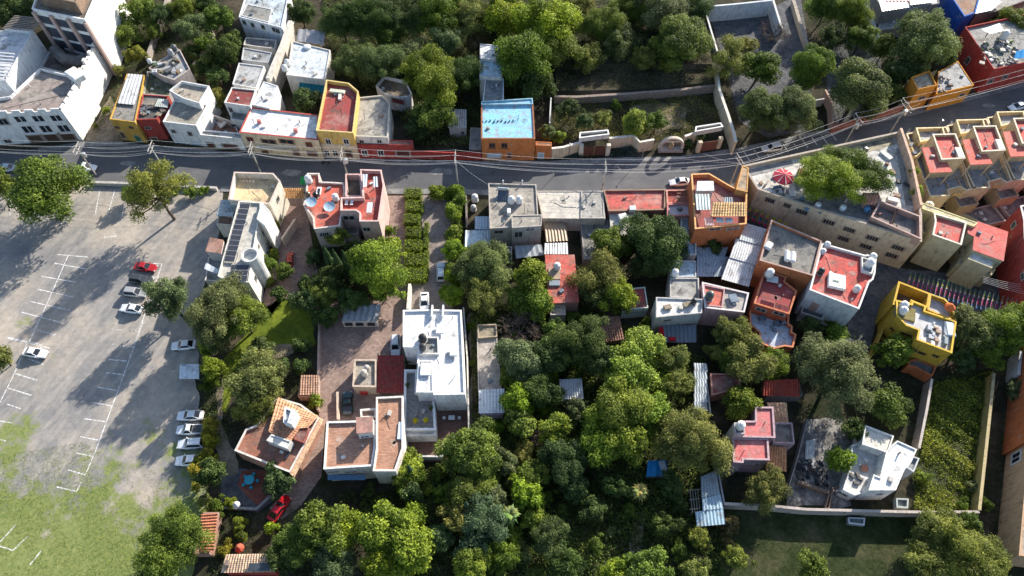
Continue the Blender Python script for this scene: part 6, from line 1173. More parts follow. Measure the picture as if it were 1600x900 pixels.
# ------------------------------------------------------------------ ground cover (uncountable)
UG = (.085, .115, .028)
stuff('undergrowth', 'dense weeds and low scrub under the middle garden trees', 'undergrowth', [(735, 480), (900, 470), (1020, 530), (1100, 560), (1120, 720), (1130, 900), (1100, 960), (640, 960), (560, 790), (740, 700)], 42, .9, .42, UG, .42, -.35)
stuff('undergrowth', 'hillside scrub and weeds above the street', 'undergrowth', [(500, -30), (1100, -30), (1115, 95), (868, 100), (865, 150), (840, 150), (745, 230), (650, 230), (612, 160), (520, 120)], 26, 1.0, .44, (.09, .11, .036), .42, -.3)
stuff('hillside_scrub', 'pale dry scrub on the bank above the retaining wall', 'scrub', [(868, 80), (1110, 80), (1115, 130), (980, 140), (868, 142)], 12, .5, .3, (.11, .115, .045), .35, .1, z=2.0)
stuff('hillside_scrub', 'bushy scrub on the upper hillside', 'scrub', [(860, 0), (1095, 0), (1110, 95), (868, 95), (800, 40)], 16, 1.2, .38, (.085, .105, .038), .4, -.1, z=3.2)
stuff('courtyard_weeds', 'yellowing weeds inside the sunken garden', 'weeds', [(866, 155), (985, 152), (1140, 150), (1143, 205), (1020, 222), (905, 216), (866, 225)], 30, .6, .34, (.15, .145, .045), .38, .1)
stuff('field_weeds', 'sunny green weeds in the walled plot', 'weeds', [(1458, 600), (1550, 580), (1528, 798), (1425, 796), (1440, 690)], 44, .8, .36, (.20, .225, .038), .45, .02)
stuff('tall_weeds', 'tall weeds darkened as shade in the upper half of walled plot', 'weeds', [(1460, 600), (1548, 582), (1540, 690), (1450, 690)], 22, 1.0, .4, (.07, .10, .028), .4, .3)  # shade over the upper plot put into the weed colour
stuff('tall_weeds', 'clumps of tall yellowish weeds in the walled plot', 'weeds', [(1440, 700), (1538, 690), (1528, 796), (1428, 794)], 22, 1.3, .4, (.20, .20, .045), .3, .42)
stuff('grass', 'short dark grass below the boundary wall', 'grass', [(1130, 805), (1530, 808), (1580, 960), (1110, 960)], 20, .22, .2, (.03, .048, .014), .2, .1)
stuff('grass', 'green grass patches at the south end of the lot', 'grass', [(-60, 720), (130, 690), (180, 720), (250, 735), (318, 700), (322, 790), (240, 800), (220, 960), (-120, 960)], 34, .13, .2, (.17, .21, .04), .22, .28)
stuff('garden_plants', 'mixed low planting in the estate garden', 'plants', [(340, 545), (430, 545), (492, 545), (496, 625), (430, 620), (345, 700), (322, 780), (318, 620)], 14, .7, .3, (.065, .095, .022), .45, .1)
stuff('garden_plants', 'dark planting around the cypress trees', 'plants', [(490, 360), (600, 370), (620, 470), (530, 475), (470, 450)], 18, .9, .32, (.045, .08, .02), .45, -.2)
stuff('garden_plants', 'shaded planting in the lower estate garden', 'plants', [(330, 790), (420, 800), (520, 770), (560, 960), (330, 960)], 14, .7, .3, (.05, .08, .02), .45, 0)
stuff('lane_weeds', 'weeds along the alley beside the mansion', 'weeds', [(150, 205), (165, 170), (185, 120), (200, 60), (215, -20), (330, -20), (340, 60), (345, 150), (300, 130), (290, 70), (230, 90), (195, 115), (175, 180)], 14, .8, .34, (.07, .10, .028), .4, -.1)
stuff('roof_plants', 'plants sprouting on the dark red house roof', 'plants', [(224, 146), (262, 149), (276, 122), (232, 114)], 16, .9, .3, (.07, .095, .03), .4, 0, z=5.1)
stuff('roof_plants', 'planting on the right edge red house roof', 'plants', [(1520, 60), (1552, 104), (1600, 96), (1590, 50)], 7, .8, .3, (.09, .10, .04), .4, .2, z=6.4)
stuff('undergrowth', 'dark undergrowth between trees at upper right', 'undergrowth', [(1262, -20), (1345, -20), (1372, 60), (1430, 110), (1420, 165), (1300, 195), (1288, 100)], 12, .8, .34, (.045, .07, .022), .4, 0)
stuff('undergrowth', 'dark weeds around the purple and white houses', 'undergrowth', [(1100, 500), (1360, 520), (1440, 600), (1430, 690), (1350, 660), (1260, 650), (1240, 790), (1135, 785), (1140, 740), (1240, 740), (1240, 620), (1100, 580)], 10, .6, .3, (.05, .075, .022), .4, .15)
stuff('undergrowth', 'dark weeds along right edge of frame', 'undergrowth', [(1500, 490), (1620, 490), (1600, 560), (1560, 580), (1545, 900), (1500, 960), (1600, 960), (1560, 860), (1575, 600)], 12, .7, .32, (.045, .07, .02), .4, 0)
stuff('agave_bed', 'bluish agaves along the cream garden wall', 'plants', [(880, 238), (910, 236), (910, 248), (882, 249)], 60, .6, .6, (.06, .10, .09), .15, -.4)
stuff('agave_bed', 'bluish agaves between portal and arch', 'plants', [(945, 236), (992, 230), (1000, 246), (950, 247)], 45, .6, .6, (.06, .10, .085), .15, -.4)
stuff('creeper', 'creeper on the side of the cream solar house', 'plants', [(421, 325), (436, 322), (440, 400), (425, 450), (405, 440), (418, 390)], 26, 3.2, .3, (.06, .09, .022), .45, -.1)
# ------------------------------------------------------------------ trees and shrubs: px, py, radius px, kind, hue, label
TL = [
 (255, 25, 22, 'feather', 'dark', 'dark tree behind the old stone yard wall'), (285, 15, 22, 'feather', 'mid', 'green tree at the top of the back yard'), (240, 50, 16, 'feather', 'mid', 'green tree beside old stone yard wall'), (318, 105, 18, 'feather', 'dark', 'dark tree behind the white two storey house'), (300, 82, 16, 'feather', 'dark', 'dark tree by the pale yard wall'), (320, 10, 20, 'feather', 'dark', 'dark tree at the top edge above back yard'),
 (74, 301, 50, 'broad', 'mid', 'large sunlit green tree at the north end of the lot'), (-6, 288, 26, 'round', 'mid', 'green tree cut by the left edge beside the street'),
 (243, 297, 44, 'loose', 'olive', 'olive tree with russet tips at the street side of lot'), (203, 303, 15, 'round', 'mid', 'small round tree left of the russet olive tree'),
 (265, 468, 38, 'feather', 'grey', 'grey green tree right of the parked white car row'), (340, 490, 44, 'feather', 'grey', 'broad grey green tree below solar house, left half'), (380, 498, 38, 'feather', 'mid', 'broad green tree below solar house, right half'), (340, 532, 24, 'feather', 'grey', 'lower grey green tree above the lawn'),
 (2, 560, 22, 'broad', 'olive', 'yellowish tree cut by the left edge beside lone white car'),
 (272, 850, 52, 'feather', 'mid', 'big dense tree beside the orange tiled shed'), (250, 880, 32, 'feather', 'mid', 'lower crown of tree at the bottom of the lot'),
 (398, 595, 42, 'feather', 'grey', 'pale grey green tree above the terracotta house'), (400, 632, 34, 'feather', 'olive', 'yellowish feathery tree touching the terracotta house roof'),
 (437, 745, 27, 'round', 'dark', 'dark orange tree at terracotta house corner'),
 (592, 422, 44, 'broad', 'bright', 'bright green tree beside the cypress row'), (606, 385, 24, 'broad', 'bright', 'upper bright green crown behind red terrace house'), (528, 378, 24, 'loose', 'mid', 'light green tree directly below the red terrace'), (600, 455, 22, 'broad', 'fresh', 'green tree at the corner of brick yard'),
 (480, 470, 22, 'feather', 'grey', 'pale bushy tree on the upper lawn edge'), (506, 462, 26, 'feather', 'mid', 'bushy green tree between lawn and cypresses'), (510, 497, 19, 'round', 'dark', 'dark tree shading the lawn'), (515, 440, 26, 'feather', 'dark', 'dark tree under the cypress row'), (550, 470, 24, 'round', 'dark', 'dark tree behind open metal carport'), (560, 395, 24, 'feather', 'dark', 'dark tree behind the cypress tops'),
 (757, 418, 40, 'feather', 'grey', 'grey green tree below tin roofs by service yard'), (752, 460, 32, 'feather', 'olive', 'olive tree above the narrow shed strip'), (780, 405, 24, 'feather', 'grey', 'small grey green tree below the concrete house'),
 (828, 440, 34, 'broad', 'fresh', 'fresh green tree left of long red roof'), (838, 472, 32, 'broad', 'fresh', 'yellow green tree below left of long red roof'), (812, 470, 24, 'broad', 'mid', 'green tree left of bare brown tree'),
 (942, 430, 40, 'loose', 'olive', 'loose yellow green tree right of long red roof'), (960, 462, 36, 'loose', 'fresh', 'light green tree above brown tiled shed'), (930, 470, 26, 'loose', 'grey', 'pale thin tree below the loose yellow green one'),
 (953, 382, 32, 'round', 'mid', 'rounded dark tree below the low red roof'), (1028, 378, 44, 'round', 'dark', 'large dark round tree beside pale blue rooms'), (1010, 410, 26, 'round', 'dark', 'dark lower crown left of pale blue rooms'), (1000, 350, 20, 'round', 'dark', 'dark upper crown by white patchy roof'),
 (905, 535, 42, 'feather', 'dark', 'broad dark tree below the red roofed shed'), (935, 560, 30, 'feather', 'dark', 'dark tree under brown tiled shed'), (870, 520, 26, 'feather', 'mid', 'green tree below small red shed annex'),
 (1003, 546, 36, 'broad', 'bright', 'bright green tree below the concrete white roofed block'), (983, 585, 42, 'broad', 'fresh', 'bright tree in middle of the tall green cluster'), (972, 635, 46, 'broad', 'bright', 'broad sunlit crown in the middle gardens'), (935, 690, 40, 'broad', 'bright', 'sunlit green crown left of the big olive tree'), (976, 688, 40, 'broad', 'fresh', 'green crown between sunlit tree and blue tarpaulin'), (1012, 640, 40, 'broad', 'fresh', 'green crown left of the olive tree pair'), (945, 660, 34, 'broad', 'fresh', 'leafy crown below the rusty shack'),
 (1052, 562, 30, 'loose', 'olive', 'olive tree above faded striped tin roof'), (1060, 605, 32, 'loose', 'olive', 'olive tree left of faded striped tin roof'), (1030, 600, 28, 'feather', 'mid', 'green tree inside the olive pair'), (1082, 690, 54, 'feather', 'olive', 'big olive grey tree left of purple house'), (1050, 680, 32, 'feather', 'olive', 'left lobe tree of the big olive grey mass'),
 (922, 795, 22, 'round', 'dark', 'small dark green tree in the lower dark garden'), (1091, 840, 20, 'feather', 'olive', 'light olive bush below tin roofs'), (1139, 822, 17, 'feather', 'brown', 'brownish thin tree below the wall corner'), (1150, 872, 24, 'feather', 'olive', 'olive tree at bottom right of tin roofs'), (1138, 850, 14, 'feather', 'brown', 'narrow brown green tree between two olive bushes'),
 (1010, 885, 38, 'broad', 'mid', 'green tree at bottom edge right of centre'), (965, 893, 26, 'broad', 'fresh', 'bright tree at bottom edge below dark garden'), (1085, 893, 26, 'feather', 'olive', 'olive tree at bottom edge under light bush'),
 (1142, 520, 30, 'feather', 'olive', 'olive tree below the pink walled house'), (1172, 568, 40, 'feather', 'olive', 'broad olive tree below the blue terrace'), (1208, 572, 28, 'feather', 'mid', 'green tree above red tiled shed'), (1120, 553, 18, 'feather', 'olive', 'small olive tree beside thin pale wall'), (1145, 560, 26, 'feather', 'mid', 'green crown inside the olive mass'),
 (1155, 632, 32, 'broad', 'mid', 'leafy green tree touching purple house roof'), (1198, 766, 36, 'feather', 'olive', 'olive tree below the purple house'),
 (1310, 585, 58, 'feather', 'grey', 'large grey green tree below the white red roofed house'), (1270, 560, 36, 'feather', 'grey', 'grey green left lobe tree by the blue terrace'), (1304, 527, 22, 'broad', 'fresh', 'fresh green tree just under the white house wall'),
 (1311, 722, 24, 'broad', 'lime', 'lime green tree on the building plot'), (1338, 674, 20, 'round', 'dark', 'dark shrub tree at white unfinished house corner'), (1389, 634, 36, 'broad', 'mid', 'leafy bright tree above white unfinished house'), (1396, 553, 27, 'broad', 'mid', 'green tree against the yellow house wall'),
 (1462, 830, 38, 'feather', 'olive', 'light olive tree below the weedy plot'), (1510, 868, 52, 'feather', 'olive', 'wide olive tree at bottom right corner'), (1445, 880, 38, 'feather', 'olive', 'olive tree at bottom edge left of the wide one'), (1540, 880, 30, 'feather', 'mid', 'green tree next to right edge building bottom'), (1475, 885, 36, 'feather', 'olive', 'olive crown between two bottom right trees'), (1271, 889, 26, 'feather', 'mid', 'green tree at bottom edge below trough'), (1515, 818, 22, 'feather', 'mid', 'green bush tree at the yellow wall foot'),
 (1520, 518, 38, 'feather', 'grey', 'grey green tree right of yellow house'), (1576, 513, 42, 'feather', 'fresh', 'light green tree at right edge below flag street'), (1545, 545, 30, 'feather', 'mid', 'dark lower crown between two right edge trees'), (1588, 611, 20, 'feather', 'grey', 'small grey tree beside orange right edge building'), (1500, 560, 26, 'feather', 'dark', 'dark tree at the top of the weedy plot'),
 (556, 95, 36, 'feather', 'grey', 'grey green tree behind the maroon red roof'), (598, 100, 38, 'feather', 'grey', 'grey green tree above the curved white ruin'), (672, 118, 44, 'feather', 'mid', 'large dark tree left of the blue roofs'), (716, 120, 36, 'feather', 'dark', 'dark tree touching the small white and blue roof'), (682, 180, 32, 'broad', 'mid', 'tree above the long red street wall'), (648, 90, 28, 'feather', 'grey', 'grey tree crown between ruin and dark tree'), (655, 200, 20, 'feather', 'dark', 'dark tree right of red street front'),
 (850, 45, 48, 'broad', 'fresh', 'big bright tree at top right of the white blue roof'), (818, 95, 42, 'broad', 'fresh', 'bright tree beside the small white blue roof'), (870, 80, 36, 'broad', 'mid', 'green tree on right of the big bright crown'), (835, 135, 30, 'broad', 'dark', 'dark tree over the yard with blue barrel'), (790, 30, 38, 'broad', 'fresh', 'tree above the small white blue roof'),
 (735, 32, 36, 'feather', 'olive', 'olive tree on the hillside top, left of bright trees'), (690, 25, 38, 'feather', 'mid', 'green hillside tree at top centre left'), (640, 25, 38, 'feather', 'dark', 'dark hillside tree at top edge'), (585, 30, 38, 'feather', 'dark', 'dark hillside tree above grey green pair'), (535, 35, 32, 'feather', 'dark', 'dark hillside tree beside top white house'), (610, 60, 26, 'feather', 'mid', 'hillside tree between dark and grey crowns'), (700, 70, 30, 'feather', 'grey', 'pale hillside tree above the dark one'), (745, 70, 20, 'feather', 'brown', 'brownish tree left of small white blue roof'),
 (945, 40, 34, 'feather', 'mid', 'hillside tree right of the big bright tree'), (970, 68, 30, 'feather', 'grey', 'pale hillside tree above the dry bank'), (1063, 66, 38, 'round', 'mid', 'rounded hillside tree left of the long pale wall'), (1030, 20, 38, 'feather', 'grey', 'grey hillside tree at top edge'), (985, 15, 32, 'feather', 'mid', 'green hillside tree at the top edge centre'), (920, 90, 24, 'feather', 'olive', 'olive bush tree on the bank'), (1005, 92, 22, 'feather', 'olive', 'dry olive bush on the bank above wall'), (1080, 15, 30, 'feather', 'dark', 'dark hillside tree beside court back wall'), (900, 15, 28, 'feather', 'olive', 'olive hillside tree at top edge'), (1040, 100, 18, 'feather', 'olive', 'small olive bush on the upper bank'),
 (991, 193, 24, 'broad', 'bright', 'bright green tree inside the sunken garden'), (1025, 192, 20, 'feather', 'mid', 'dark shrub tree by the dry pond floor'), (963, 165, 9, 'broad', 'bright', 'tiny bright tree in the sunken garden'), (856, 208, 14, 'round', 'grey', 'grey green shrub right of orange extension'), (874, 214, 11, 'round', 'bright', 'small bright shrub behind cream garden wall'), (940, 185, 16, 'feather', 'olive', 'olive shrub left of bright garden tree'), (890, 170, 20, 'feather', 'dark', 'dark shrub in the sunken garden corner'), (915, 190, 18, 'feather', 'dark', 'dark shrub behind the white portal'),
 (1140, 92, 32, 'loose', 'olive', 'yellow olive tree at the court wall'), (1168, 75, 20, 'loose', 'olive', 'small olive crown inside paved court'), (1186, 108, 28, 'round', 'mid', 'green tree in the paved court'), (1186, 174, 33, 'round', 'grey', 'left of two paired round trees above the street'), (1243, 174, 33, 'round', 'grey', 'right of two paired round trees above the street'), (1268, 106, 33, 'round', 'mid', 'round dark tree right of the paved court'), (1342, 140, 42, 'round', 'grey', 'big round tree above the terracotta street wall'),
 (1330, 22, 34, 'feather', 'mid', 'dark leafy tree above the steps'), (1292, 10, 26, 'round', 'mid', 'tree at top edge right of the court'), (1300, 60, 26, 'feather', 'dark', 'dark tree left of the stone steps'), (1345, 60, 24, 'feather', 'mid', 'light tipped tree beside pale curved wall'), (1382, 76, 22, 'round', 'mid', 'round green tree left of big upper right tree'), (1445, 62, 48, 'feather', 'grey', 'big grey green tree at upper right'), (1470, 85, 26, 'feather', 'grey', 'right lobe tree beside dark red house'), (1428, 105, 24, 'round', 'grey', 'grey green tree above orange corner house'), (1400, 118, 24, 'round', 'dark', 'dark tree left of orange corner house'), (1395, 150, 18, 'round', 'dark', 'dark tree by the white round tank'), (1590, 40, 28, 'feather', 'mid', 'tree at top right edge above dark red house'),
 (222, 22, 28, 'broad', 'mid', 'green tree right of the mansion at top'), (200, 55, 20, 'broad', 'mid', 'green tree along the mansion east wall'), (215, 85, 16, 'feather', 'olive', 'olive shrub below trees by the mansion'), (345, 30, 26, 'broad', 'mid', 'leafy tree left of top white house'), (300, 48, 26, 'feather', 'grey', 'grey green tree in the back yard'), (352, 85, 26, 'round', 'dark', 'dark tree left of grey stepped roofs'), (340, 120, 20, 'feather', 'dark', 'dark tree above white two storey house'), (338, 152, 18, 'feather', 'olive', 'brown green shrub beside white two storey house'), (10, 20, 40, 'feather', 'dark', 'dark tree behind the mansion at top left'), (40, 5, 30, 'feather', 'dark', 'dark tree at top left corner'), (365, 65, 18, 'round', 'dark', 'dark tree beside top white house wall'), (470, 20, 24, 'feather', 'dark', 'dark tree between top white house and hillside'), (320, 70, 18, 'feather', 'mid', 'small green tree in the back yard'), (185, 110, 12, 'feather', 'olive', 'small shrub at mansion wall foot'),
 (480, 159, 21, 'round', 'dark', 'round dark tree in the teal awning courtyard'),
 (462, 848, 34, 'feather', 'mid', 'tree on left below the red car'), (507, 825, 42, 'broad', 'mid', 'broad green tree right of the red car'), (540, 835, 34, 'broad', 'fresh', 'bright green lobe below brick roofed house'), (520, 880, 36, 'feather', 'blue', 'bluish green tree at the bottom edge'), (440, 870, 30, 'feather', 'dark', 'dark tree right of pale tiled roof'),
 (605, 825, 42, 'broad', 'bright', 'very bright green tree left of bottom centre'), (640, 850, 44, 'broad', 'bright', 'second very bright green crown at bottom'), (598, 875, 36, 'broad', 'lime', 'lime green lower crown at bottom edge'), (650, 808, 26, 'broad', 'fresh', 'green crown above very bright trees'),
 (640, 735, 26, 'round', 'fresh', 'bushy green tree at white house patio'), (645, 770, 22, 'broad', 'dark', 'dark tree under the patio tree'), (684, 738, 12, 'round', 'mid', 'small tree below the curved patio wall'), (735, 703, 39, 'round', 'mid', 'round green tree at patio corner'), (758, 730, 32, 'round', 'mid', 'green tree right of patio corner tree'), (735, 770, 34, 'round', 'mid', 'green tree above the bluish group'), (716, 808, 27, 'round', 'olive', 'olive green bushy tree left of palm'),
 (757, 815, 37, 'feather', 'blue', 'bluish tree left of fan palm'), (773, 780, 29, 'feather', 'grey', 'grey green tree above fan palm'), (824, 777, 29, 'broad', 'lime', 'lime green round tree right of fan palm'), (834, 814, 21, 'round', 'fresh', 'fresh green tree below lime one'), (743, 853, 32, 'feather', 'blue', 'bluish tree near the bottom centre'), (737, 888, 34, 'round', 'fresh', 'green tree at bottom centre edge'), (803, 838, 16, 'round', 'fresh', 'narrow green tree below fan palm'), (860, 842, 32, 'feather', 'dark', 'dark tree right of narrow green tree'), (787, 722, 27, 'feather', 'grey', 'grey green tree in middle lower garden'), (818, 710, 20, 'feather', 'olive', 'small olive tree beside grey one in lower garden'), (828, 742, 27, 'feather', 'mid', 'green tree above the lime one'), (812, 662, 28, 'broad', 'mid', 'green tree right of the white tin roof end'), (868, 668, 28, 'loose', 'fresh', 'light tree right of small bare tree'), (904, 640, 22, 'feather', 'grey', 'grey tree under the rusty shack'), (810, 626, 29, 'broad', 'fresh', 'fresh tree beside the white tin roof'), (842, 612, 32, 'round', 'dark', 'dark tree left of rusty shack'),
 (812, 562, 34, 'round', 'grey', 'grey green tree right of narrow shed strip'), (797, 594, 22, 'broad', 'mid', 'small green tree against narrow shed strip'), (862, 555, 34, 'round', 'dark', 'dark tree above the rusty shack'), (840, 570, 24, 'feather', 'mid', 'green crown between two dark garden trees'), (880, 720, 37, 'feather', 'dark', 'dark tree in the lower middle garden'), (900, 760, 26, 'feather', 'dark', 'dark tree left of small dark green one'), (960, 760, 24, 'feather', 'dark', 'dark tree left of the yellow palm'), (1050, 760, 24, 'feather', 'dark', 'dark tree right below the blue tarpaulin'), (880, 880, 32, 'feather', 'dark', 'dark tree at bottom edge centre'), (1035, 820, 26, 'feather', 'dark', 'dark tree in bottom garden right'), (690, 840, 27, 'feather', 'blue', 'bluish dark tree right of very bright trees'), (785, 870, 27, 'feather', 'mid', 'green tree at bottom near narrow tree'),
 (1290, 283, 42, 'feather', 'fresh', 'left of two trees in the raised courtyard'), (1345, 272, 36, 'feather', 'mid', 'right of two trees in the raised courtyard'),
]
for a in TL: tree(*a)
for t in TREES:
    if 'raised courtyard' in t['label']: px, py = ((1290, 283) if 'left' in t['label'] else (1345, 272)); p = P(px, py, 10.6); t.location = (p.x, p.y, 6.9); t.scale = (t.scale.x*1.08, t.scale.y*1.08, t.scale.z*.75)
    elif t['label'].startswith(('hillside', 'rounded hillside', 'grey hillside')): t.location.z = 0
SH = [
 (1440, 745, 12, 'feather', 'fresh', 'bright shrub by white house wall in walled plot'), (1520, 760, 11, 'feather', 'grey', 'grey shrub by the yellowish wall'), (1545, 790, 10, 'feather', 'fresh', 'bright shrub at foot of the yellowish wall'), (1505, 790, 11, 'feather', 'fresh', 'bright shrub at the plot bottom wall'), (423, 412, 13, 'feather', 'mid', 'climbing shrub against the round turret'), (420, 440, 11, 'feather', 'mid', 'lower climbing shrub below the round turret'), (428, 350, 12, 'feather', 'mid', 'climbing shrub on the cream house east wall'), (150, 198, 6, 'feather', 'olive', 'weedy shrub at the mansion corner lane'), (165, 172, 8, 'feather', 'fresh', 'green shrub along the mansion lane'),
 (760, 690, 12, 'feather', 'mid', 'shrub beside the alley below the white tin roof'), (775, 668, 12, 'round', 'fresh', 'fresh shrub right of the alley end'), (850, 705, 13, 'feather', 'olive', 'olive shrub right of small leafless tree'), (855, 775, 13, 'feather', 'mid', 'shrub right of the lime green round tree'), (880, 800, 13, 'feather', 'dark', 'dark shrub between narrow tree and dark garden'), (700, 790, 13, 'round', 'mid', 'shrub left of the small palm'), (690, 770, 14, 'round', 'fresh', 'fresh shrub below the patio garden'), (665, 765, 12, 'broad', 'fresh', 'leafy shrub left of the fresh patio shrub'), (770, 755, 14, 'round', 'mid', 'round shrub above the grey green tree'), (800, 757, 11, 'feather', 'olive', 'olive shrub above the lime tree'), (850, 640, 13, 'feather', 'mid', 'shrub below the dark tree by rusty shack'), (885, 690, 14, 'feather', 'mid', 'shrub left of sunlit green crown'), (930, 740, 15, 'feather', 'dark', 'dark shrub under sunlit crown'), (985, 800, 13, 'feather', 'mid', 'shrub left of the garden path palm'), (1060, 790, 14, 'feather', 'dark', 'dark shrub left of pole frame'), (1060, 860, 15, 'feather', 'mid', 'shrub left below light olive bush'), (930, 850, 15, 'feather', 'mid', 'shrub in lower dark garden left'), (955, 830, 12, 'feather', 'grey', 'grey shrub in lower dark garden'), (770, 885, 14, 'feather', 'mid', 'shrub at bottom edge between green trees'), (820, 865, 15, 'feather', 'grey', 'grey shrub near the bottom centre'), (840, 890, 13, 'feather', 'olive', 'olive shrub at the bottom edge'), (905, 590, 13, 'feather', 'mid', 'shrub behind the rusty shack'), (860, 590, 13, 'feather', 'fresh', 'fresh shrub left of the rusty shack'), (735, 510, 9, 'feather', 'mid', 'shrub at top of the alley'), (800, 530, 14, 'feather', 'mid', 'shrub below the leafless tree'), (890, 495, 12, 'feather', 'mid', 'shrub right of red shed annex'), (1010, 505, 11, 'feather', 'mid', 'shrub below the pale blue hut'), (575, 770, 13, 'feather', 'dark', 'dark shrub under brick roofed house'), (545, 775, 13, 'feather', 'dark', 'dark shrub left under brick roofed house'), (380, 840, 12, 'feather', 'mid', 'shrub above the red umbrella'),
 (325, 548, 13, 'feather', 'fresh', 'bright shrub above white metal canopy'), (333, 578, 20, 'feather', 'fresh', 'bright feathery shrub beside white metal canopy'), (330, 600, 14, 'feather', 'mid', 'green shrub below white metal canopy'), (329, 668, 17, 'feather', 'yellow', 'yellow green shrub by topmost white cars'), (330, 690, 13, 'feather', 'yellow', 'yellow shrub below the topmost yellow one'), (322, 712, 17, 'feather', 'yellow', 'yellow shrub by the lowest white car'), (310, 732, 15, 'feather', 'yellow', 'yellow shrub under the lowest white car'), (306, 762, 10, 'feather', 'yellow', 'small yellow shrub in the lot edge row'), (320, 786, 15, 'feather', 'olive', 'olive shrub above the orange tiled shed'), (352, 858, 12, 'feather', 'yellow', 'yellow shrub above pale tiled roof'), (361, 785, 8, 'hedge', 'bright', 'small bright round bush on stone patio'), (332, 740, 20, 'round', 'dark', 'dark shrub behind the yellow shrub row'), (338, 790, 14, 'feather', 'mid', 'green shrub left of stone garden wall'),
 (409, 540, 16, 'round', 'dark', 'round clipped bush at the bottom of lawn'), (467, 541, 12, 'round', 'dark', 'small round bush right of lawn path'), (443, 424, 15, 'round', 'mid', 'round bush on the brick drive bend'), (478, 446, 14, 'round', 'dark', 'dark clipped bush below the drive bend'), (437, 459, 14, 'round', 'dark', 'dark clipped bush left of drive bend'), (430, 397, 7, 'hedge', 'bright', 'tiny bright bush beside the round turret'), (490, 404, 14, 'round', 'dark', 'dark bush left of the cypress row'), (606, 363, 12, 'round', 'mid', 'pale bush at corner of the red terrace house'), (490, 628, 14, 'broad', 'fresh', 'leafy bright shrub by brown tiled garden shed'), (440, 575, 14, 'round', 'dark', 'dark shrub above brown tiled garden shed'), (470, 572, 14, 'round', 'dark', 'dark shrub right above brown tiled garden shed'), (425, 825, 12, 'broad', 'lime', 'lime shrub left of the red car trees'), (375, 818, 10, 'hedge', 'bright', 'bright ground shrub below stone garden wall'),
 (714, 302, 11, 'hedge', 'fresh', 'topmost bush of right hedge row'), (717, 318, 12, 'hedge', 'fresh', 'second bush of right hedge row'), (708, 333, 13, 'hedge', 'lime', 'third round bush of right hedge row'), (717, 351, 10, 'feather', 'mid', 'fourth loose bush of right hedge row'), (709, 367, 13, 'hedge', 'lime', 'fifth round bush of right hedge row'), (709, 393, 15, 'hedge', 'lime', 'sixth round bush of right hedge row'), (709, 431, 14, 'hedge', 'lime', 'seventh round bush of right hedge row'), (707, 461, 16, 'hedge', 'lime', 'lowest round bush of right hedge row'), (683, 304, 12, 'hedge', 'fresh', 'low hedge across the drive entrance'), (698, 303, 9, 'hedge', 'fresh', 'small hedge right of drive entrance'),
 (735, 568, 8, 'feather', 'mid', 'small shrub on the white house side wall'), (640, 562, 9, 'feather', 'dark', 'dark shrub in the white house side well'), (1110, 385, 18, 'round', 'dark', 'dark shrub at foot of tall orange house'), (1154, 370, 7, 'round', 'fresh', 'small shrub at the orange house corner'), (1225, 530, 10, 'feather', 'mid', 'shrub at the edge of blue terrace'), (1265, 512, 18, 'round', 'dark', 'dark hedge below the white red roofed house'), (1232, 680, 10, 'feather', 'mid', 'climbing shrub right of purple balcony'), (1300, 510, 12, 'round', 'mid', 'hedge shrub under white house wall'), (1535, 425, 6, 'round', 'lime', 'small lime shrub by the cream house corner'), (1428, 270, 9, 'feather', 'fresh', 'creeper on the pink courtyard wall, upper'), (1433, 300, 9, 'feather', 'fresh', 'creeper on the pink courtyard wall, lower'), (1095, 212, 9, 'feather', 'dark', 'dark shrub below the dark gateway'), (1075, 225, 10, 'feather', 'dark', 'dark shrub right of stone arch'), (270, 300, 10, 'feather', 'mid', 'shrub at right foot of russet olive tree'), (300, 300, 12, 'feather', 'mid', 'grassy shrub by the lot entrance'), (318, 297, 9, 'feather', 'fresh', 'small shrub at the lot entrance kerb'),
]
for x, y, r, k, h, l in SH:
    t = tree(x, y, r, k, h, l, 'shrub', 'shrub', low=False)
    if 'creeper on the pink' in l: p = P(x, y, 9); t.location = (p.x, p.y, 8.2)
# cypresses, palms and leafless trees
def cyp(seed):
    n = 1500; z = RNG.random(n); a = RNG.uniform(0, 6.28, n); r = (np.sin(np.clip(z*1.05, 0, 1)*math.pi)**.6*.62+.06)*(1-z*.55)*RNG.uniform(.7, 1.1, n)
    p = np.stack([r*np.cos(a), r*np.sin(a), .4+z*7.6], 1); nr = np.stack([np.cos(a), np.sin(a), np.full(n, .4)], 1)
    return leafmesh('cypress', p, nr+rdir(n)*.5, RNG.uniform(.2, .42, n), .5, RNG.uniform(.25, .65, n))
CY = [cyp(0), cyp(1)]; CT_ = tube_mesh([(0, 0, -.2), (0, 0, 7)], .14, 6, .03); CT_.materials.append(MATS['bark'])
for i, (x, y, s, l) in enumerate(((523, 430, 1.15, 'first slim cypress on left of the row of five'), (537, 436, 1.15, 'second slim cypress in the row of five'), (551, 437, 1.15, 'middle slim cypress in the row of five'), (565, 440, 1.1, 'fourth slim cypress in the row of five'), (580, 443, 1.0, 'last slim cypress on right of the row of five'), (728, 750, .8, 'dark cypress right of white house patio'), (732, 805, .9, 'bluish cypress left of the palm group'), (646, 748, .8, 'cypress beside the patio bushy tree'))):
    t = thing('cypress', l, 'tree', P(x, y), 'slim cypresses', i*1.3); t.pop('walls'); link('crown', CY[i % 2], t, None, (.040, .072, .026) if i < 5 else (.05, .085, .05)); link('trunk', CT_, t, None, (.1, .08, .06)); t.scale = (s*1.15, s*1.15, s*1.05)
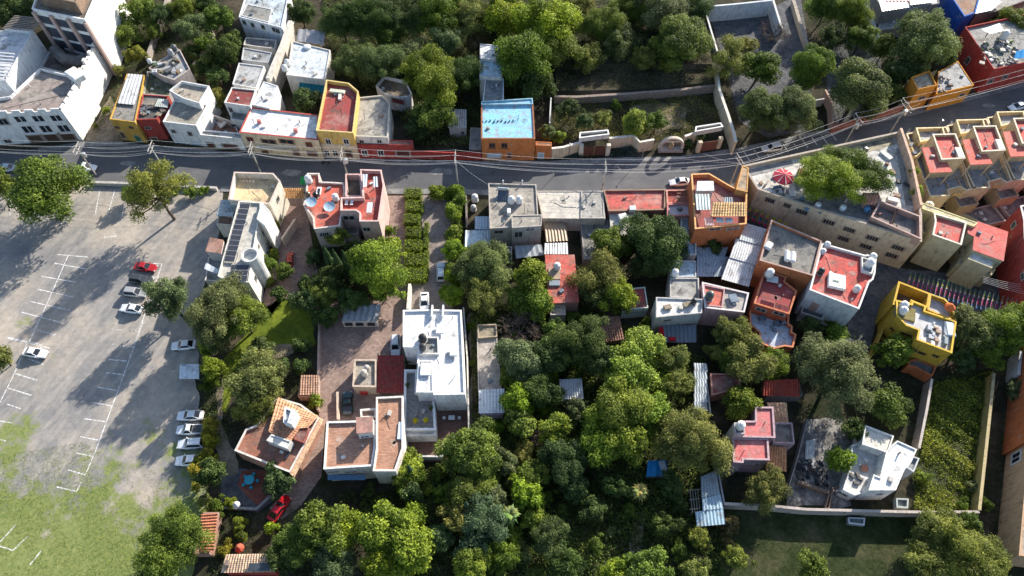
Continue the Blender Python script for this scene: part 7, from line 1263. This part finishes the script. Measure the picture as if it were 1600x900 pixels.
def palm(px, py, rpx, hue, h, label):
    c = P(px, py, h); t = thing('palm', label, 'palm', (c.x, c.y, 0)); t.pop('walls'); R = rpx*mpp(px, py, h)
    tube('trunk', t, [(c.x, c.y, -.2), (c.x+.1, c.y, h*.5), (c.x, c.y, h)], .24, 'bark', (.16, .12, .08), 8, .17)
    for i in range(26):
        a = i*2.4; el = .95-1.25*(i/26); v = []; f = []; n = 7; ln = R*random.uniform(.85, 1.1)
        for k in range(n+1):
            s = k/n; d = Vector((math.cos(a)*math.cos(el), math.sin(a)*math.cos(el), math.sin(el)))*ln*s+Vector((0, 0, -ln*.55*s*s)); sd = Vector((-math.sin(a), math.cos(a), 0))*(.42*math.sin(min(1, s*1.1+.1)*math.pi)+.03)*R*.42
            v += [d-sd+Vector((0, 0, -.12*R*.3)), d, d+sd+Vector((0, 0, -.12*R*.3))]
        for k in range(n): f += [[3*k, 3*k+3, 3*k+4, 3*k+1], [3*k+1, 3*k+4, 3*k+5, 3*k+2]]
        fr = link('frond', mesh(v, f), t, 'plain', tuple(q*random.uniform(.8, 1.2) for q in hue)); fr.location = (0, 0, h)
palm(1000, 766, 18, (.24, .22, .05), 4.5, 'yellowing palm below the blue tarpaulin shack'); palm(797, 803, 20, (.13, .19, .04), 5, 'green fan palm in the lower middle garden'); palm(717, 795, 13, (.10, .14, .04), 4, 'small palm left of the bluish group')
def bare(px, py, rpx, label, seed):
    r_ = random.Random(seed); R = rpx*mpp(px, py, 4); b = P(px, py, R); b.z = 0; t = thing('bare_tree', label, 'tree', b, 'leafless trees'); t.pop('walls'); v = []; f = []
    def br(p, d, ln, r, dep):
        q = p+d*ln; me = tube_mesh([p, p.lerp(q, .5)+Vector((r_.uniform(-1, 1), r_.uniform(-1, 1), 0))*ln*.08, q], r, 4, r*.55); k = len(v); v.extend([x.co.copy() for x in me.vertices]); f.extend([[i+k for i in g.vertices] for g in me.polygons]); bpy.data.meshes.remove(me)
        if dep:
            for _ in range(4 if dep > 2 else 3): br(p.lerp(q, r_.uniform(.55, 1)), (d*.55+Vector((r_.uniform(-1, 1), r_.uniform(-1, 1), r_.uniform(-.2, .7)))).normalized(), ln*r_.uniform(.55, .8), r*.55, dep-1)
    br(Vector((0, 0, -.2)), Vector((.05, 0, 1)), R*.55, R*.06, 0); top = Vector((R*.03, 0, R*.3))
    for i in range(6): br(top, Vector((math.cos(i*1.05), math.sin(i*1.05), .55)).normalized(), R*.5, R*.035, 4)
    link('branches', mesh(v, f), t, 'bark', (.17, .13, .11))
bare(813, 507, 42, 'leafless grey brown tree right of the narrow shed strip', 1); bare(842, 676, 24, 'small leafless tree in the lower garden', 2); bare(1212, 42, 28, 'leafless twiggy tree in the paved court', 3); bare(782, 535, 22, 'small leafless tree over the narrow shed strip', 4)

def boxhedge(px, py, sx, sy, h, hue, label):
    c = P(px, py, h); t = thing('hedge', label, 'hedge', (c.x, c.y, 0), 'clipped hedges along the drive'); t.pop('walls'); n = int((sx*sy+2*(sx+sy)*h)*34); pos = []; nr = []
    A = [sx*sy, sx*h, sx*h, sy*h, sy*h]; tot = sum(A)
    for k, (a, fn) in enumerate(zip(A, (lambda u, v: ((u-.5)*sx, (v-.5)*sy, h), lambda u, v: ((u-.5)*sx, -sy/2, v*h), lambda u, v: ((u-.5)*sx, sy/2, v*h), lambda u, v: (-sx/2, (u-.5)*sy, v*h), lambda u, v: (sx/2, (u-.5)*sy, v*h)))):
        m = int(n*a/tot); u = RNG.random(m); v = RNG.random(m); pos += [fn(a_, b_) for a_, b_ in zip(u, v)]; nr += [((0, 0, 1), (0, -1, .3), (0, 1, .3), (-1, 0, .3), (1, 0, .3))[k]]*m
    pos = np.array(pos); nr = np.array(nr, float); pos += RNG.normal(size=pos.shape)*.10; rr_ = np.abs(pos[:, :2])/np.array([sx/2, sy/2]); edge = np.clip((rr_**6).sum(1)-.9, 0, 1); pos[:, 2] -= edge*.35; pos[:, 2] += .12*np.sin(pos[:, 0]*2.1)*np.cos(pos[:, 1]*1.7)
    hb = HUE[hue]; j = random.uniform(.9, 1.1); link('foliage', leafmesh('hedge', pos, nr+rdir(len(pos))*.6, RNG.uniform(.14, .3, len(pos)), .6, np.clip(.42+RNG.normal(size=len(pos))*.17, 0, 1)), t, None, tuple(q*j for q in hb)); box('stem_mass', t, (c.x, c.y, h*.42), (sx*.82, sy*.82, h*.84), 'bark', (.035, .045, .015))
for x, y, w_, d_, l in ((645, 300, 3.6, 2.6, 'topmost'), (647, 320, 3.6, 2.6, 'second'), (643, 341, 3.2, 2.4, 'third'), (645, 361, 3.0, 2.4, 'fourth'), (645, 382, 3.5, 2.6, 'fifth'), (647, 404, 3.7, 2.9, 'sixth'), (648, 427, 3.8, 3.0, 'lowest')): boxhedge(x, y, w_, d_, 1.7, 'lime', l+' clipped hedge block of the left hedge row')
for i in range(4): boxhedge(665.5, 355+i*23, .9, 3.2, 1.3, 'lime', ORD[i]+' slim hedge piece on the drive side of left row')
